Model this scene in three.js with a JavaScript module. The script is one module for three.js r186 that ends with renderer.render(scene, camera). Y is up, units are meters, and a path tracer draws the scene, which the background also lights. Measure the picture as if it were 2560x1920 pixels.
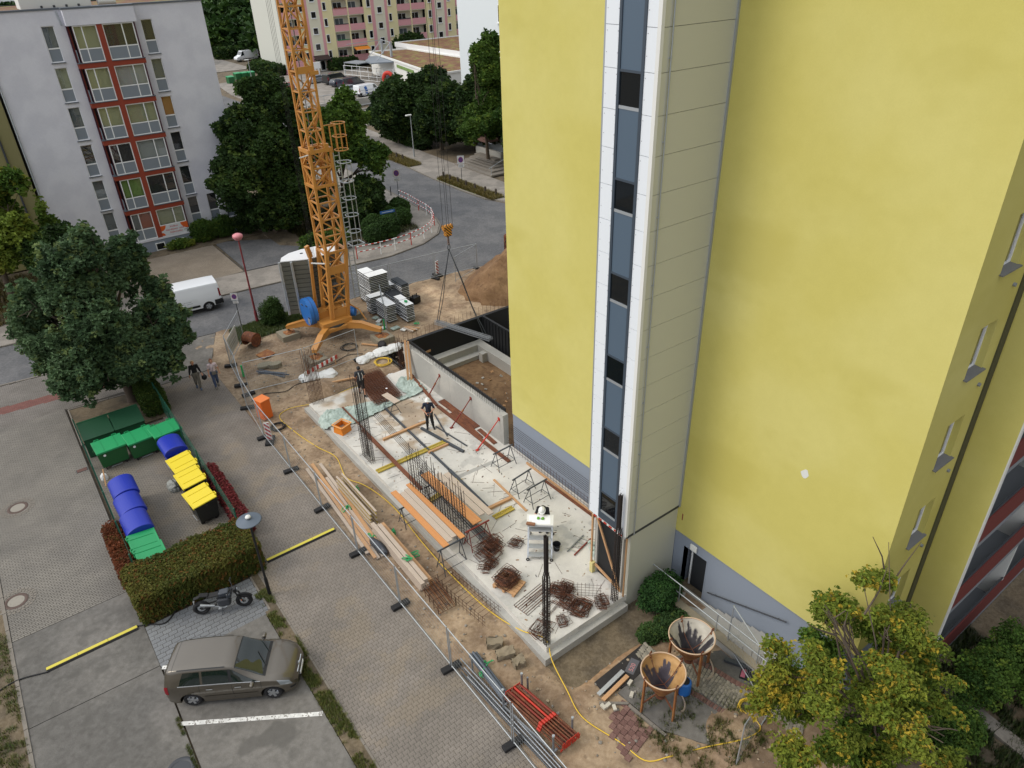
import * as THREE from 'three';
import { mergeGeometries, toCreasedNormals } from 'three/addons/utils/BufferGeometryUtils.js';
import { RoundedBoxGeometry } from 'three/addons/geometries/RoundedBoxGeometry.js';
import { FontLoader } from 'three/addons/loaders/FontLoader.js';
import { TextGeometry } from 'three/addons/geometries/TextGeometry.js';
import { Brush, Evaluator, SUBTRACTION } from 'three-bvh-csg';

const scene = new THREE.Scene();
// ---------------------------------------------------------------- camera
const camera = new THREE.PerspectiveCamera(55.95, 4 / 3, 0.5, 900);
{
  const yaw = 0.62825, pitch = 0.54258, roll = 0.03377;
  const fwd = new THREE.Vector3(Math.sin(yaw) * Math.cos(pitch), -Math.sin(pitch), -Math.cos(yaw) * Math.cos(pitch));
  const right = new THREE.Vector3(Math.cos(yaw), 0, Math.sin(yaw));
  const down = new THREE.Vector3().crossVectors(fwd, right);
  camera.position.set(0, 21, 0);
  camera.up.copy(right).multiplyScalar(Math.sin(roll)).addScaledVector(down, -Math.cos(roll));
  camera.lookAt(camera.position.clone().add(fwd));
}
// ---------------------------------------------------------------- overcast sky
const fr = (x) => x - Math.floor(x);
const hash = (x, y, s = 0) => fr(Math.sin(x * 127.1 + y * 311.7 + s * 74.7) * 43758.5453);
function vnoise(x, y, per, s) {                       // tileable value noise
  const xi = Math.floor(x), yi = Math.floor(y), xf = x - xi, yf = y - yi;
  const u = xf * xf * (3 - 2 * xf), v = yf * yf * (3 - 2 * yf), m = (a) => ((a % per) + per) % per;
  const a = hash(m(xi), m(yi), s), b = hash(m(xi + 1), m(yi), s), c = hash(m(xi), m(yi + 1), s), d = hash(m(xi + 1), m(yi + 1), s);
  return a + (b - a) * u + (c - a) * v + (a - b - c + d) * u * v;
}
function fbm(u, v, f, o, s = 0) { let r = 0, a = 0.5, t = 0; for (let i = 0; i < o; i++) { r += a * vnoise(u * f, v * f, f, s + i); t += a; f *= 2; a *= 0.5; } return r / t; }
const SUN = new THREE.Vector3(-0.76, 0.8, -0.34).normalize();
{
  const W = 512, H = 256, a = new Float32Array(W * H * 4);
  for (let j = 0; j < H; j++) for (let i = 0; i < W; i++) {
    const th = (j / H - 0.5) * Math.PI, ph = (i / W - 0.5) * 2 * Math.PI;
    const d = new THREE.Vector3(Math.cos(th) * Math.cos(ph), Math.sin(th), Math.cos(th) * Math.sin(ph));
    const g = Math.pow(Math.max(0, 0.5 + 0.5 * d.dot(SUN)), 3), cl = fbm(i / W, j / H, 8, 5, 3) - 0.5;
    const up = Math.max(0, d.y), l = 0.3 + 0.3 * up + 1.25 * g + cl * (0.3 + 0.6 * g), k = (j * W + i) * 4;
    a[k] = l * (0.95 + cl * 0.1); a[k + 1] = l * 0.985; a[k + 2] = l * (1.05 - cl * 0.1); a[k + 3] = 1;
  }
  const t = new THREE.DataTexture(a, W, H, THREE.RGBAFormat, THREE.FloatType);
  t.mapping = THREE.EquirectangularReflectionMapping; t.magFilter = t.minFilter = THREE.LinearFilter; t.needsUpdate = true;
  scene.background = t; scene.environment = t;
}
const sun = new THREE.DirectionalLight(0xfff3e2, 1.5);
sun.position.copy(SUN).multiplyScalar(120).add(new THREE.Vector3(20, 0, -40)); sun.target.position.set(20, 0, -40);
sun.castShadow = true; sun.shadow.radius = 40; sun.shadow.mapSize.set(4096, 4096);
Object.assign(sun.shadow.camera, { left: -90, right: 90, top: 90, bottom: -90, near: 1, far: 400 });
scene.add(sun, sun.target);
const renderer = new THREE.WebGLRenderer({ antialias: true });
renderer.toneMapping = THREE.LinearToneMapping; renderer.toneMappingExposure = 1.0; renderer.shadowMap.enabled = true;
// ---------------------------------------------------------------- helpers
let seed = 12345;
const rnd = () => { seed = (seed * 1664525 + 1013904223) >>> 0; return seed / 4294967296; };
const rr = (a, b) => a + (b - a) * rnd();
const V = (x, y, z) => new THREE.Vector3(x, y, z);
const lerp = (a, b, t) => a + (b - a) * t, clamp = (x, a = 0, b = 1) => Math.min(b, Math.max(a, x));
const sst = (a, b, x) => { const t = clamp((x - a) / (b - a)); return t * t * (3 - 2 * t); };
const used = new Map();
const numbered = (n) => { const k = used.get(n) || 0; used.set(n, k + 1); return k ? n + '_' + String(k).padStart(3, '0') : n; };
const col = (h) => new THREE.Color(h);
function tex(size, fn, rep, srgb = true) {              // fn(u,v) -> [r,g,b] 0..255 (or one grey)
  const d = new Uint8Array(size * size * 4);
  for (let j = 0; j < size; j++) for (let i = 0; i < size; i++) {
    const c = fn(i / size, j / size), k = (j * size + i) * 4;
    if (typeof c === 'number') d[k] = d[k + 1] = d[k + 2] = clamp(c, 0, 255); else { d[k] = clamp(c[0], 0, 255); d[k + 1] = clamp(c[1], 0, 255); d[k + 2] = clamp(c[2], 0, 255); }
    d[k + 3] = 255;
  }
  const t = new THREE.DataTexture(d, size, size); t.wrapS = t.wrapT = THREE.RepeatWrapping; t.magFilter = THREE.LinearFilter; t.minFilter = THREE.LinearMipmapLinearFilter; t.generateMipmaps = true;
  if (srgb) t.colorSpace = THREE.SRGBColorSpace; t.repeat.set(1 / rep, 1 / rep); t.needsUpdate = true; return t;
}
const mixc = (a, b, t) => [lerp(a[0], b[0], t), lerp(a[1], b[1], t), lerp(a[2], b[2], t)];
const hx = (h) => [(h >> 16) & 255, (h >> 8) & 255, h & 255];
function mottled(size, rep, c1, c2, f, o, fine, s = 0, extra) {      // two tones mixed by coarse noise plus fine grain
  const a = hx(c1), b = hx(c2);
  return tex(size, (u, v) => {
    let c = mixc(a, b, sst(0.3, 0.7, fbm(u, v, f, o, s))); const g = (hash(u * size, v * size, s) - 0.5) * fine + (fbm(u, v, 64, 2, s + 9) - 0.5) * fine;
    c = [c[0] + g, c[1] + g, c[2] + g]; return extra ? extra(c, u, v) : c;
  }, rep);
}
const M = {};
function mat(key, color, rough = 0.85, o = {}) { const m = new THREE.MeshStandardMaterial({ color, roughness: rough, ...o }); M[key] = m; return m; }
function pmat(key, color, rough, o = {}) { const m = new THREE.MeshPhysicalMaterial({ color, roughness: rough, ...o }); M[key] = m; return m; }
function boxUV(g) {
  const p = g.attributes.position, n = g.attributes.normal, uv = new Float32Array(p.count * 2);
  for (let i = 0; i < p.count; i++) {
    const ax = Math.abs(n.getX(i)), ay = Math.abs(n.getY(i)), az = Math.abs(n.getZ(i)), x = p.getX(i), y = p.getY(i), z = p.getZ(i);
    if (ay >= ax && ay >= az) { uv[2 * i] = x; uv[2 * i + 1] = z; } else if (ax >= az) { uv[2 * i] = z; uv[2 * i + 1] = y; } else { uv[2 * i] = x; uv[2 * i + 1] = y; }
  }
  g.setAttribute('uv', new THREE.BufferAttribute(uv, 2)); return g;
}
const Q = new THREE.Quaternion(), UPV = V(0, 1, 0), MX = new THREE.Matrix4();
const UBOX = boxUV(new THREE.BoxGeometry(1, 1, 1)), UCYL = boxUV(new THREE.CylinderGeometry(0.5, 0.5, 1, 8)), UCYL6 = boxUV(new THREE.CylinderGeometry(0.5, 0.5, 1, 5));
class G {                                                // collects shapes, merges them into one named mesh
  constructor() { this.a = []; }
  put(g, m) { if (m) g.applyMatrix4(m); g = g.index ? g.toNonIndexed() : g; for (const k of Object.keys(g.attributes)) if (k !== 'position' && k !== 'normal' && !(k === 'uv' && this.keepUV)) g.deleteAttribute(k); this.a.push(g); return this; }
  box(w, h, d, x, y, z, ry = 0, rx = 0, rz = 0) { return this.put(new THREE.BoxGeometry(w, h, d), MX.makeRotationFromEuler(new THREE.Euler(rx, ry, rz, 'YXZ')).setPosition(x, y, z)); }
  rbox(w, h, d, r, x, y, z, ry = 0, rx = 0, rz = 0, s = 2) { return this.put(new RoundedBoxGeometry(w, h, d, s, r), MX.makeRotationFromEuler(new THREE.Euler(rx, ry, rz, 'YXZ')).setPosition(x, y, z)); }
  slab(x0, x1, y0, y1, z0, z1) { return this.box(x1 - x0, y1 - y0, z1 - z0, (x0 + x1) / 2, (y0 + y1) / 2, (z0 + z1) / 2); }
  bar(a, b, w, h = w) { const d = b.clone().sub(a), l = d.length(); Q.copy(aim(d)); return this.put(new THREE.BoxGeometry(w, l, h), new THREE.Matrix4().compose(a.clone().add(b).multiplyScalar(0.5), Q, V(1, 1, 1))); }
  cyl(a, b, r, r2 = r, seg = 10) { const d = b.clone().sub(a), l = d.length(); Q.setFromUnitVectors(UPV, d.normalize()); return this.put(new THREE.CylinderGeometry(r2, r, l, seg), new THREE.Matrix4().compose(a.clone().add(b).multiplyScalar(0.5), Q, V(1, 1, 1))); }
  tube(pts, r, seg = 5, n, closed = false) { return this.put(new THREE.TubeGeometry(new THREE.CatmullRomCurve3(pts, closed, 'centripetal'), n || pts.length * 6, r, seg, closed)); }
  poly(pts, y0, y1, holes) { return this.put(polyGeo(pts, y0, y1, holes)); }
  lathe(pts, seg, x, y, z) { return this.put(new THREE.LatheGeometry(pts.map((p) => new THREE.Vector2(p[0], p[1])), seg), new THREE.Matrix4().makeTranslation(x, y, z)); }
  sph(r, x, y, z, sy = 1, seg = 12) { return this.put(new THREE.SphereGeometry(r, seg, Math.ceil(seg * 0.7)), new THREE.Matrix4().compose(V(x, y, z), new THREE.Quaternion(), V(1, sy, 1))); }
  geo() { const g = mergeGeometries(this.a); this.a = []; return this.keepUV ? g : boxUV(g); }
  mesh(name, m, parent) { const o = new THREE.Mesh(this.geo(), m); o.name = parent ? name : numbered(name); shadow(o); (parent || scene).add(o); return o; }
}
function aim(d) { const l = d.length(), y = d.clone().divideScalar(l); let s = V(0, 1, 0); if (Math.abs(y.y) > 0.98) s = V(0, 0, 1); const x = V(0, 0, 0).crossVectors(s, y).normalize(), z = V(0, 0, 0).crossVectors(x, y); return new THREE.Quaternion().setFromRotationMatrix(new THREE.Matrix4().makeBasis(x, y, z)); }
function polyGeo(pts, y0, y1, holes = []) {              // plan polygon [x,z] raised from y0 to y1
  const s = new THREE.Shape(pts.map((p) => new THREE.Vector2(p[0], -p[1])));
  for (const h of holes) s.holes.push(new THREE.Path(h.map((p) => new THREE.Vector2(p[0], -p[1]))));
  const g = new THREE.ExtrudeGeometry(s, { depth: y1 - y0, bevelEnabled: false }); g.rotateX(-Math.PI / 2); g.translate(0, y0, 0); return g;
}
function wallGeo(pts, depth, holes = []) {               // elevation polygon [x,y], thickness along z
  const s = new THREE.Shape(pts.map((p) => new THREE.Vector2(p[0], p[1])));
  for (const h of holes) s.holes.push(new THREE.Path(h.map((p) => new THREE.Vector2(p[0], p[1]))));
  return new THREE.ExtrudeGeometry(s, { depth, bevelEnabled: false });
}
const rectP = (x0, x1, y0, y1) => [[x0, y0], [x1, y0], [x1, y1], [x0, y1]];
function shadow(o) { o.castShadow = o.receiveShadow = true; return o; }
function thing(name, label, category, [x, y, z] = [0, 0, 0], turn = 0, group) {
  const o = new THREE.Group(); o.name = numbered(name); scene.add(o); o.position.set(x, y, z); o.rotation.y = turn; o.userData = { label, category }; if (group) o.userData.group = group; return o;
}
function tag(o, label, category, group) { o.userData = { label, category }; if (group) o.userData.group = group; return o; }
function struct(o) { o.userData.kind = 'structure'; return o; }
function stuff(o) { o.userData.kind = 'stuff'; return o; }
function one(name, g, m, label, category, group) { return tag(g.mesh(name, m), label, category, group); }
function unit(name, geo, m, parent, pos, q, sc) { const o = new THREE.Mesh(geo, m); o.name = name; o.position.copy(pos); if (q) o.quaternion.copy(q); if (sc) o.scale.copy(sc); shadow(o); parent.add(o); return o; }
function bx(name, m, parent, w, h, d, x, y, z, ry = 0, rx = 0, rz = 0) { const o = unit(name, UBOX, m, parent, V(x, y, z), null, V(w, h, d)); o.rotation.set(rx, ry, rz, 'YXZ'); return o; }
function barM(name, m, parent, a, b, w, h = w, geo = UBOX) { const d = b.clone().sub(a); return unit(name, geo, m, parent, a.clone().add(b).multiplyScalar(0.5), aim(d), V(w, d.length(), h)); }
const rodM = (name, m, parent, a, b, r) => barM(name, m, parent, a, b, r * 2, r * 2, UCYL);
const wireM = (name, m, parent, a, b, r) => barM(name, m, parent, a, b, r * 2, r * 2, UCYL6);
function copyOf(o, pos, turn, label) { const c = o.clone(); c.name = numbered(o.name.replace(/_\d{3}$/, '')); c.userData = { ...o.userData }; if (label) c.userData.label = label; c.position.set(...pos); c.rotation.y = turn; scene.add(c); return c; }
function inst(name, geo, m, mats, cols, parent) {
  const o = new THREE.InstancedMesh(geo, m, mats.length); mats.forEach((x, i) => o.setMatrixAt(i, x)); if (cols) cols.forEach((c, i) => o.setColorAt(i, c));
  o.name = parent ? name : numbered(name); shadow(o); (parent || scene).add(o); return o;
}
const mtx = (x, y, z, ry = 0, s = 1, rx = 0, rz = 0) => new THREE.Matrix4().compose(V(x, y, z), new THREE.Quaternion().setFromEuler(new THREE.Euler(rx, ry, rz, 'YXZ')), typeof s === 'number' ? V(s, s, s) : s);
function canvasTex(w, h, draw) { const c = document.createElement('canvas'); c.width = w; c.height = h; draw(c.getContext('2d'), w, h); const t = new THREE.CanvasTexture(c); t.colorSpace = THREE.SRGBColorSpace; return t; }
function printPlane(name, w, h, t, parent, pos, ry = 0, rx = 0, rough = 0.6) { const o = new THREE.Mesh(new THREE.PlaneGeometry(w, h), new THREE.MeshStandardMaterial({ map: t, roughness: rough })); o.name = name; o.position.set(...pos); o.rotation.set(rx, ry, 0, 'YXZ'); shadow(o); parent.add(o); return o; }
// ---------------------------------------------------------------- materials
const T = {};
T.asphalt = mottled(512, 6, 0x57585a, 0x646465, 6, 5, 22, 1);
T.asphaltOld = mottled(1024, 9, 0x5d5b57, 0x6f6c67, 5, 6, 20, 2, (c, u, v) => { const k = sst(0.62, 0.75, fbm(u, v, 9, 5, 22)); return mixc(c, [82, 80, 76], k * 0.6); });
T.pavement = mottled(512, 5, 0x7d7871, 0x8e8880, 6, 5, 18, 3);
T.concrete = mottled(1024, 11, 0xc3c2bc, 0xd6d4cc, 6, 6, 9, 4, (c, u, v) => { const k = sst(0.56, 0.72, fbm(u, v, 4, 5, 41)) * 0.5; c = mixc(c, [186, 172, 150], k); return mixc(c, [150, 148, 143], sst(0.68, 0.78, fbm(u, v, 12, 4, 45)) * 0.35); });
T.concWall = mottled(512, 4, 0xa2a19b, 0xb4b2aa, 4, 5, 8, 5);
T.sand = mottled(1024, 7, 0x7f6b56, 0x9a866d, 7, 6, 30, 6, (c, u, v) => mixc(c, [104, 88, 71], sst(0.6, 0.78, fbm(u, v, 24, 3, 61)) * 0.5));
T.soil = mottled(512, 5, 0x544b3d, 0x6b5f4c, 7, 5, 26, 7);
T.gravel = mottled(512, 3, 0x77726a, 0x948d83, 40, 3, 46, 8);
T.grass = mottled(512, 4, 0x47592a, 0x6d6f3c, 9, 5, 34, 9);
T.yellow = mottled(1024, 15, 0xc9c173, 0xc3ba66, 5, 6, 4, 10, (c, u, v) => mixc(c, [180, 170, 84], sst(0.57, 0.8, fbm(u, fr(v * 2), 4, 5, 77)) * 0.45));
T.plaster = mottled(512, 5, 0xcfd0d8, 0xd8d9e0, 5, 5, 5, 11);
T.rust = mottled(512, 0.9, 0x5a3423, 0x7d4a2c, 12, 5, 34, 12);
T.rustpaint = mottled(512, 1.3, 0x9a6a3a, 0x7a4a2a, 10, 5, 26, 13);
const woodFn = (a, b, s) => tex(512, (u, v) => { const g = fbm(u * 0.25, v, 32, 4, s), h = fbm(u, v, 4, 3, s + 5), r = 0.5 + 0.5 * Math.sin((v * 14 + g * 3) * 6.28); const c = mixc(hx(a), hx(b), clamp(0.45 * r + 0.55 * h)); const n = (hash(u * 512, v * 512) - 0.5) * 12; return [c[0] + n, c[1] + n, c[2] + n]; }, 0.6);
T.woodGrey = woodFn(0xa8998a, 0xc4b6a6, 1); T.woodTan = woodFn(0xa9825c, 0xc79d72, 2); T.woodOrange = woodFn(0xb97c48, 0xcd935c, 3);
T.tarp = mottled(512, 3, 0x94a49c, 0xaab9b1, 9, 5, 10, 14);
T.roofgreen = mottled(512, 9, 0x6a4836, 0x7a5c40, 9, 5, 24, 15, (c, u, v) => mixc(c, [122, 122, 60], sst(0.58, 0.7, fbm(u, v, 12, 4, 91)) * 0.8));
const W = { color: 0xffffff };
const tm = (k, t, rough = 0.9, o = {}) => mat(k, 0xffffff, rough, { map: T[t], ...o });
tm('asphalt', 'asphalt', 0.92); tm('asphaltOld', 'asphaltOld', 0.94); tm('pavement', 'pavement', 0.92); T.slabTop = tex(1024, (u, v) => { // 22 m tile: pale screed, mud dried on the far half, scuffs
  const x = u * 22, z = v * 22 - 44, n = fbm(u, v, 10, 6, 4), f = fbm(u, v, 60, 3, 8); let c = mixc([189, 187, 180], [206, 203, 195], sst(0.3, 0.7, n)); const mud = Math.exp(-Math.pow((x - 14) / 2.1, 2) - Math.pow((z + 28) / 2.3, 2)) + 0.8 * Math.exp(-Math.pow((x - 12.3) / 1.3, 2) - Math.pow((z + 31.9) / 1.2, 2)) + 0.35 * Math.exp(-Math.pow((x - 13.2) / 1.6, 2) - Math.pow((z + 15.6) / 1.4, 2));
  c = mixc(c, [158, 140, 118], clamp(sst(0.36, 0.62, fbm(u, v, 26, 5, 21) * (0.4 + mud)) * 0.9)); c = mixc(c, [150, 150, 146], sst(0.62, 0.74, fbm(u, v, 36, 4, 45)) * 0.4); if (Math.abs(z + 22.6 - (x - 13.5) * 0.05) < 0.12 && x > 13.2 && x < 15.2) c = mixc(c, [140, 140, 136], 0.7); const g = (hash(u * 1024, v * 1024) - 0.5) * 10 + (f - 0.5) * 16; return [c[0] + g, c[1] + g, c[2] + g]; }, 22);
tm('slab', 'slabTop', 0.8); tm('concWall', 'concWall', 0.86);
tm('sand', 'sand', 0.98, { vertexColors: true }); tm('soil', 'soil', 0.98); tm('gravel', 'gravel', 0.95); tm('grassGround', 'grass', 1); tm('yellow', 'yellow', 0.88); tm('plaster', 'plaster', 0.9);
tm('rust', 'rust', 0.8); tm('rustpaint', 'rustpaint', 0.7); tm('woodGrey', 'woodGrey', 0.85); tm('woodTan', 'woodTan', 0.8); tm('woodOrange', 'woodOrange', 0.7); tm('tarp', 'tarp', 0.55, { side: THREE.DoubleSide }); tm('roofgreen', 'roofgreen', 1);
mat('manRing', 0x55463f, 0.8); mat('manCover', 0x8d887e, 0.8); mat('joint', 0x423e38, 0.98); mat('kerb', 0x96928a, 0.9, { map: T.pavement }); M.kerb.color.set(0xf4f2ee);
mat('white', 0xe6e8e8, 0.5); mat('whitePaint', 0xd9dad6, 0.75); mat('offwhite', 0xd4d6d2, 0.7); mat('black', 0x161617, 0.7); mat('rubber', 0x1d1d1f, 0.85); mat('darkgrey', 0x3a3d42, 0.6); mat('grey', 0x82878c, 0.65); mat('greyPanel', 0x7b848d, 0.5);
mat('steel', 0x8d9298, 0.45, { metalness: 0.7 }); mat('galv', 0xaeb4b8, 0.5, { metalness: 0.6 }); mat('darksteel', 0x4c5156, 0.55, { metalness: 0.5 }); mat('rebar', 0x4a2f22, 0.85); mat('rebarDark', 0x2c2522, 0.8); mat('alu', 0xc2c6c9, 0.4, { metalness: 0.7 });
pmat('craneY', 0xbb8340, 0.42, { clearcoat: 0.25, clearcoatRoughness: 0.4 }); pmat('craneBlue', 0x2a6cb8, 0.45); mat('redPaint', 0xb8301f, 0.6); mat('redRust', 0x7c2f22, 0.7); mat('orange', 0xdb6a26, 0.6); mat('green', 0x1f8a52, 0.6); mat('bindGreen', 0x2fa060, 0.6); mat('redbrown', 0x9a3f26, 0.75);
pmat('binGreen', 0x1d5a2e, 0.5); pmat('binLid', 0x1f8f57, 0.45); pmat('binBlue', 0x1b2f9e, 0.4); pmat('binYellow', 0xd9c42c, 0.45); pmat('binBlack', 0x1d2020, 0.55);
pmat('glass', 0xffffff, 0.0, { transmission: 1, thickness: 0, ior: 1.5 }); pmat('glassDark', 0x10161a, 0.04, { specularIntensity: 1 });
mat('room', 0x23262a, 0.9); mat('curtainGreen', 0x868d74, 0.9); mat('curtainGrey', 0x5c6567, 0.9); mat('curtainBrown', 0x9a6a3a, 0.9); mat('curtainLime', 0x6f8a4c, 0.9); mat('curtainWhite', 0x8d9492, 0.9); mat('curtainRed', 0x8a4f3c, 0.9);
mat('bark', 0x5a4f44, 0.95); mat('membrane', 0x15181b, 0.65); mat('yhose', 0xd8b53c, 0.6); mat('cable', 0x1c1c1e, 0.7); mat('pinkpaint', 0xd69ea2, 0.85); mat('creampaint', 0xe2d9aa, 0.88); mat('lightpaint', 0xdbd8c2, 0.9); mat('gablepaint', 0xc4c6bd, 0.9);
mat('skin', 0xc08d72, 0.6); mat('girderY', 0xb5a043, 0.7); mat('purple', 0x4a3a86, 0.6); mat('signBlue', 0x2a5fa8, 0.6);
mat('towerWhite', 0xdfe5ea, 0.35); mat('towerBeige', 0xbcbdb0, 0.4); mat('frameDark', 0x39444f, 0.5); mat('panelBlue', 0x4f6070, 0.45); mat('greyBase', 0x838c99, 0.88);
// ---------------------------------------------------------------- the setting
const PIT = [[16.6, -36.4], [27, -36.4], [27, -22.7], [16.6, -22.7]];
const flat = (name, pts, y0, y1, m, holes) => struct(new G().poly(pts, y0, y1, holes).mesh(name, m));
flat('ground', [[-300, 60], [420, 60], [420, -460], [-300, -460]], -0.3, -0.12, M.soil, [PIT]);
const eN = (x) => -46.98 + 0.103 * x, eF = (x) => -52.75 + 0.094 * x;      // near and far edge of the street
{
  const rd = [];                                          // street, then the curve that leaves it to the upper right
  for (let x = -60; x <= 60; x += 6) rd.push([x, eN(x)]);
  for (let i = 0; i <= 8; i++) rd.push([lerp(60, 40.6, Math.min(1, i / 5)), lerp(-46, -55, i / 8)]);
  rd.push([39.6, -58], [39.45, -62], [39.6, -67], [40, -73], [40.4, -83], [40.8, -131], [40.6, -150], [35, -150], [35.2, -121], [35.0, -90], [34.2, -71], [33.8, -65], [33.2, -58], [32.9, -56], [32.2, -54.2], [30.8, -52.4], [28.5, -51.1], [25, -50.4]);
  for (let x = 20; x >= -60; x -= 8) rd.push([x, eF(x)]);
  flat('street_road', rd, -0.119, -0.08, M.asphalt);
}
// pavements, aprons and yards (top at zero, kerbs a step above the road)
flat('sidewalk', [[-60, eF(-60) - 0.15], [25, -50.55], [28.4, -51.25], [30.7, -52.6], [32, -54.3], [32.7, -56], [33, -58], [33.6, -65], [34, -71], [34.8, -90], [31, -90], [30.5, -71], [30.4, -62], [29.8, -57.5], [27.5, -54.9], [23, -54.2], [-60, -62.5]], -0.118, 0, M.pavement);
flat('sidewalk_right', [[39.75, -58], [39.6, -62], [39.75, -67], [40.15, -73], [40.55, -83], [41, -112], [47, -112], [46, -88], [45.3, -81], [44.8, -70], [44.5, -61], [46, -54], [41, -54.8]], -0.118, 0, M.pavement);
flat('sidewalk_verge', [[39.9, -57.3], [39.75, -62], [39.8, -67.4], [40.9, -67.4], [41.1, -62], [41.4, -57]], 0.002, 0.014, M.grassGround);
flat('sidewalk_verge', [[40.1, -73.6], [40.3, -78], [40.7, -84], [41.9, -84], [41.9, -78], [41.8, -75]], 0.002, 0.014, M.grassGround);
flat('forecourt_pavement', [[14.85, -55.2], [24, -54.35], [23, -58.5], [14.9, -63.6]], -0.1, 0.004, M.asphalt);
flat('forecourt_bed', [[-12, -65.4], [30, -65.4], [30, -63.9], [14.6, -62.9], [-12, -63.9]], -0.1, 0.012, M.soil);
flat('garden_ground', [[23.1, -54.5], [27.3, -55.2], [29.4, -57.8], [30, -62], [30.3, -70], [19, -70], [19, -59]], -0.1, 0.006, M.soil);
flat('car_park', [[41.2, -113], [62, -113], [64.6, -120], [72, -143], [75, -155.4], [44, -155.4], [42, -140]], -0.1, 0.02, M.pavement);
flat('far_path', [[41, -100], [52, -97], [54, -103.4], [46, -104], [47, -112], [41.2, -113]], -0.1, 0.006, M.pavement);
flat('far_yard', [[52, -172], [57.5, -172], [57.5, -215], [44, -215], [44, -172]], -0.1, 0.01, M.pavement);
const kerbRun = (name, pts, w = 0.13, y = 0.012, len = 1) => {          // kerb stones laid end to end along a line
  const o = new THREE.Group(); o.name = numbered(name); scene.add(o); struct(o);
  for (let i = 0; i + 1 < pts.length; i++) {
    const a = V(pts[i][0], y - 0.1, pts[i][1]), b = V(pts[i + 1][0], y - 0.1, pts[i + 1][1]), n = Math.max(1, Math.round(a.distanceTo(b) / len));
    for (let k = 0; k < n; k++) { const p = a.clone().lerp(b, (k + 0.012) / n), q = a.clone().lerp(b, (k + 0.988) / n), m = p.clone().add(q).multiplyScalar(0.5); bx('kerb_stone', M.kerb, o, w, 0.2, p.distanceTo(q), m.x, m.y + rr(-0.004, 0.004), m.z, Math.atan2(q.x - p.x, q.z - p.z)); }
  }
  return o;
};
kerbRun('kerb_far_side', [[-12, eF(-12) - 0.08], [25, -50.48], [28.45, -51.18], [30.75, -52.5], [32.1, -54.25], [32.8, -56], [33.1, -58], [33.7, -65], [34.1, -71], [34.6, -84]]);
kerbRun('kerb_right_side', [[41.4, -54.7], [39.68, -58], [39.52, -62], [39.67, -67], [40.07, -73], [40.47, -83]]);
kerbRun('kerb_near_side', [[-14, eN(-14) + 0.08], [4.2, eN(4.2) + 0.08]]);
// ---- paving built stone by stone
function boneGeo(L, Wd, t) { const w = Wd * 0.39, e = Wd * 0.5, l = L / 2, s = new THREE.Shape([[-l, -e], [-l * 0.62, -e], [-l * 0.36, -w], [l * 0.36, -w], [l * 0.62, -e], [l, -e], [l, e], [l * 0.62, e], [l * 0.36, w], [-l * 0.36, w], [-l * 0.62, e], [-l, e]].map((p) => new THREE.Vector2(...p))); const g = new THREE.ExtrudeGeometry(s, { depth: t, bevelEnabled: true, bevelSize: 0.004, bevelThickness: 0.004, bevelSegments: 1 }); g.rotateX(-Math.PI / 2); return boxUV(g.toNonIndexed()); }
function brickGeo(L, Wd, t) { const g = new THREE.BufferGeometry(), l = L / 2, w = Wd / 2, b = 0.006, P = [[-l, 0, -w], [l, 0, -w], [l, 0, w], [-l, 0, w], [-l, t - b, -w], [l, t - b, -w], [l, t - b, w], [-l, t - b, w], [-l + b, t, -w + b], [l - b, t, -w + b], [l - b, t, w - b], [-l + b, t, w - b]]; const I = []; for (let k = 0; k < 4; k++) { const n = (k + 1) % 4; I.push(k, k + 4, n, n, k + 4, n + 4, k + 4, k + 8, n + 4, n + 4, k + 8, n + 8); } I.push(8, 11, 9, 9, 11, 10); g.setAttribute('position', new THREE.Float32BufferAttribute(P.flat(), 3)); g.setIndex(I); const h = g.toNonIndexed(); h.computeVertexNormals(); return boxUV(h); }
const T_pav = tex(128, (u, v) => 222 + (fbm(u, v, 16, 3, 5) - 0.5) * 70 + (hash(u * 128, v * 128) - 0.5) * 36, 0.35);
mat('paver', 0xffffff, 0.93, { map: T_pav });
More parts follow.
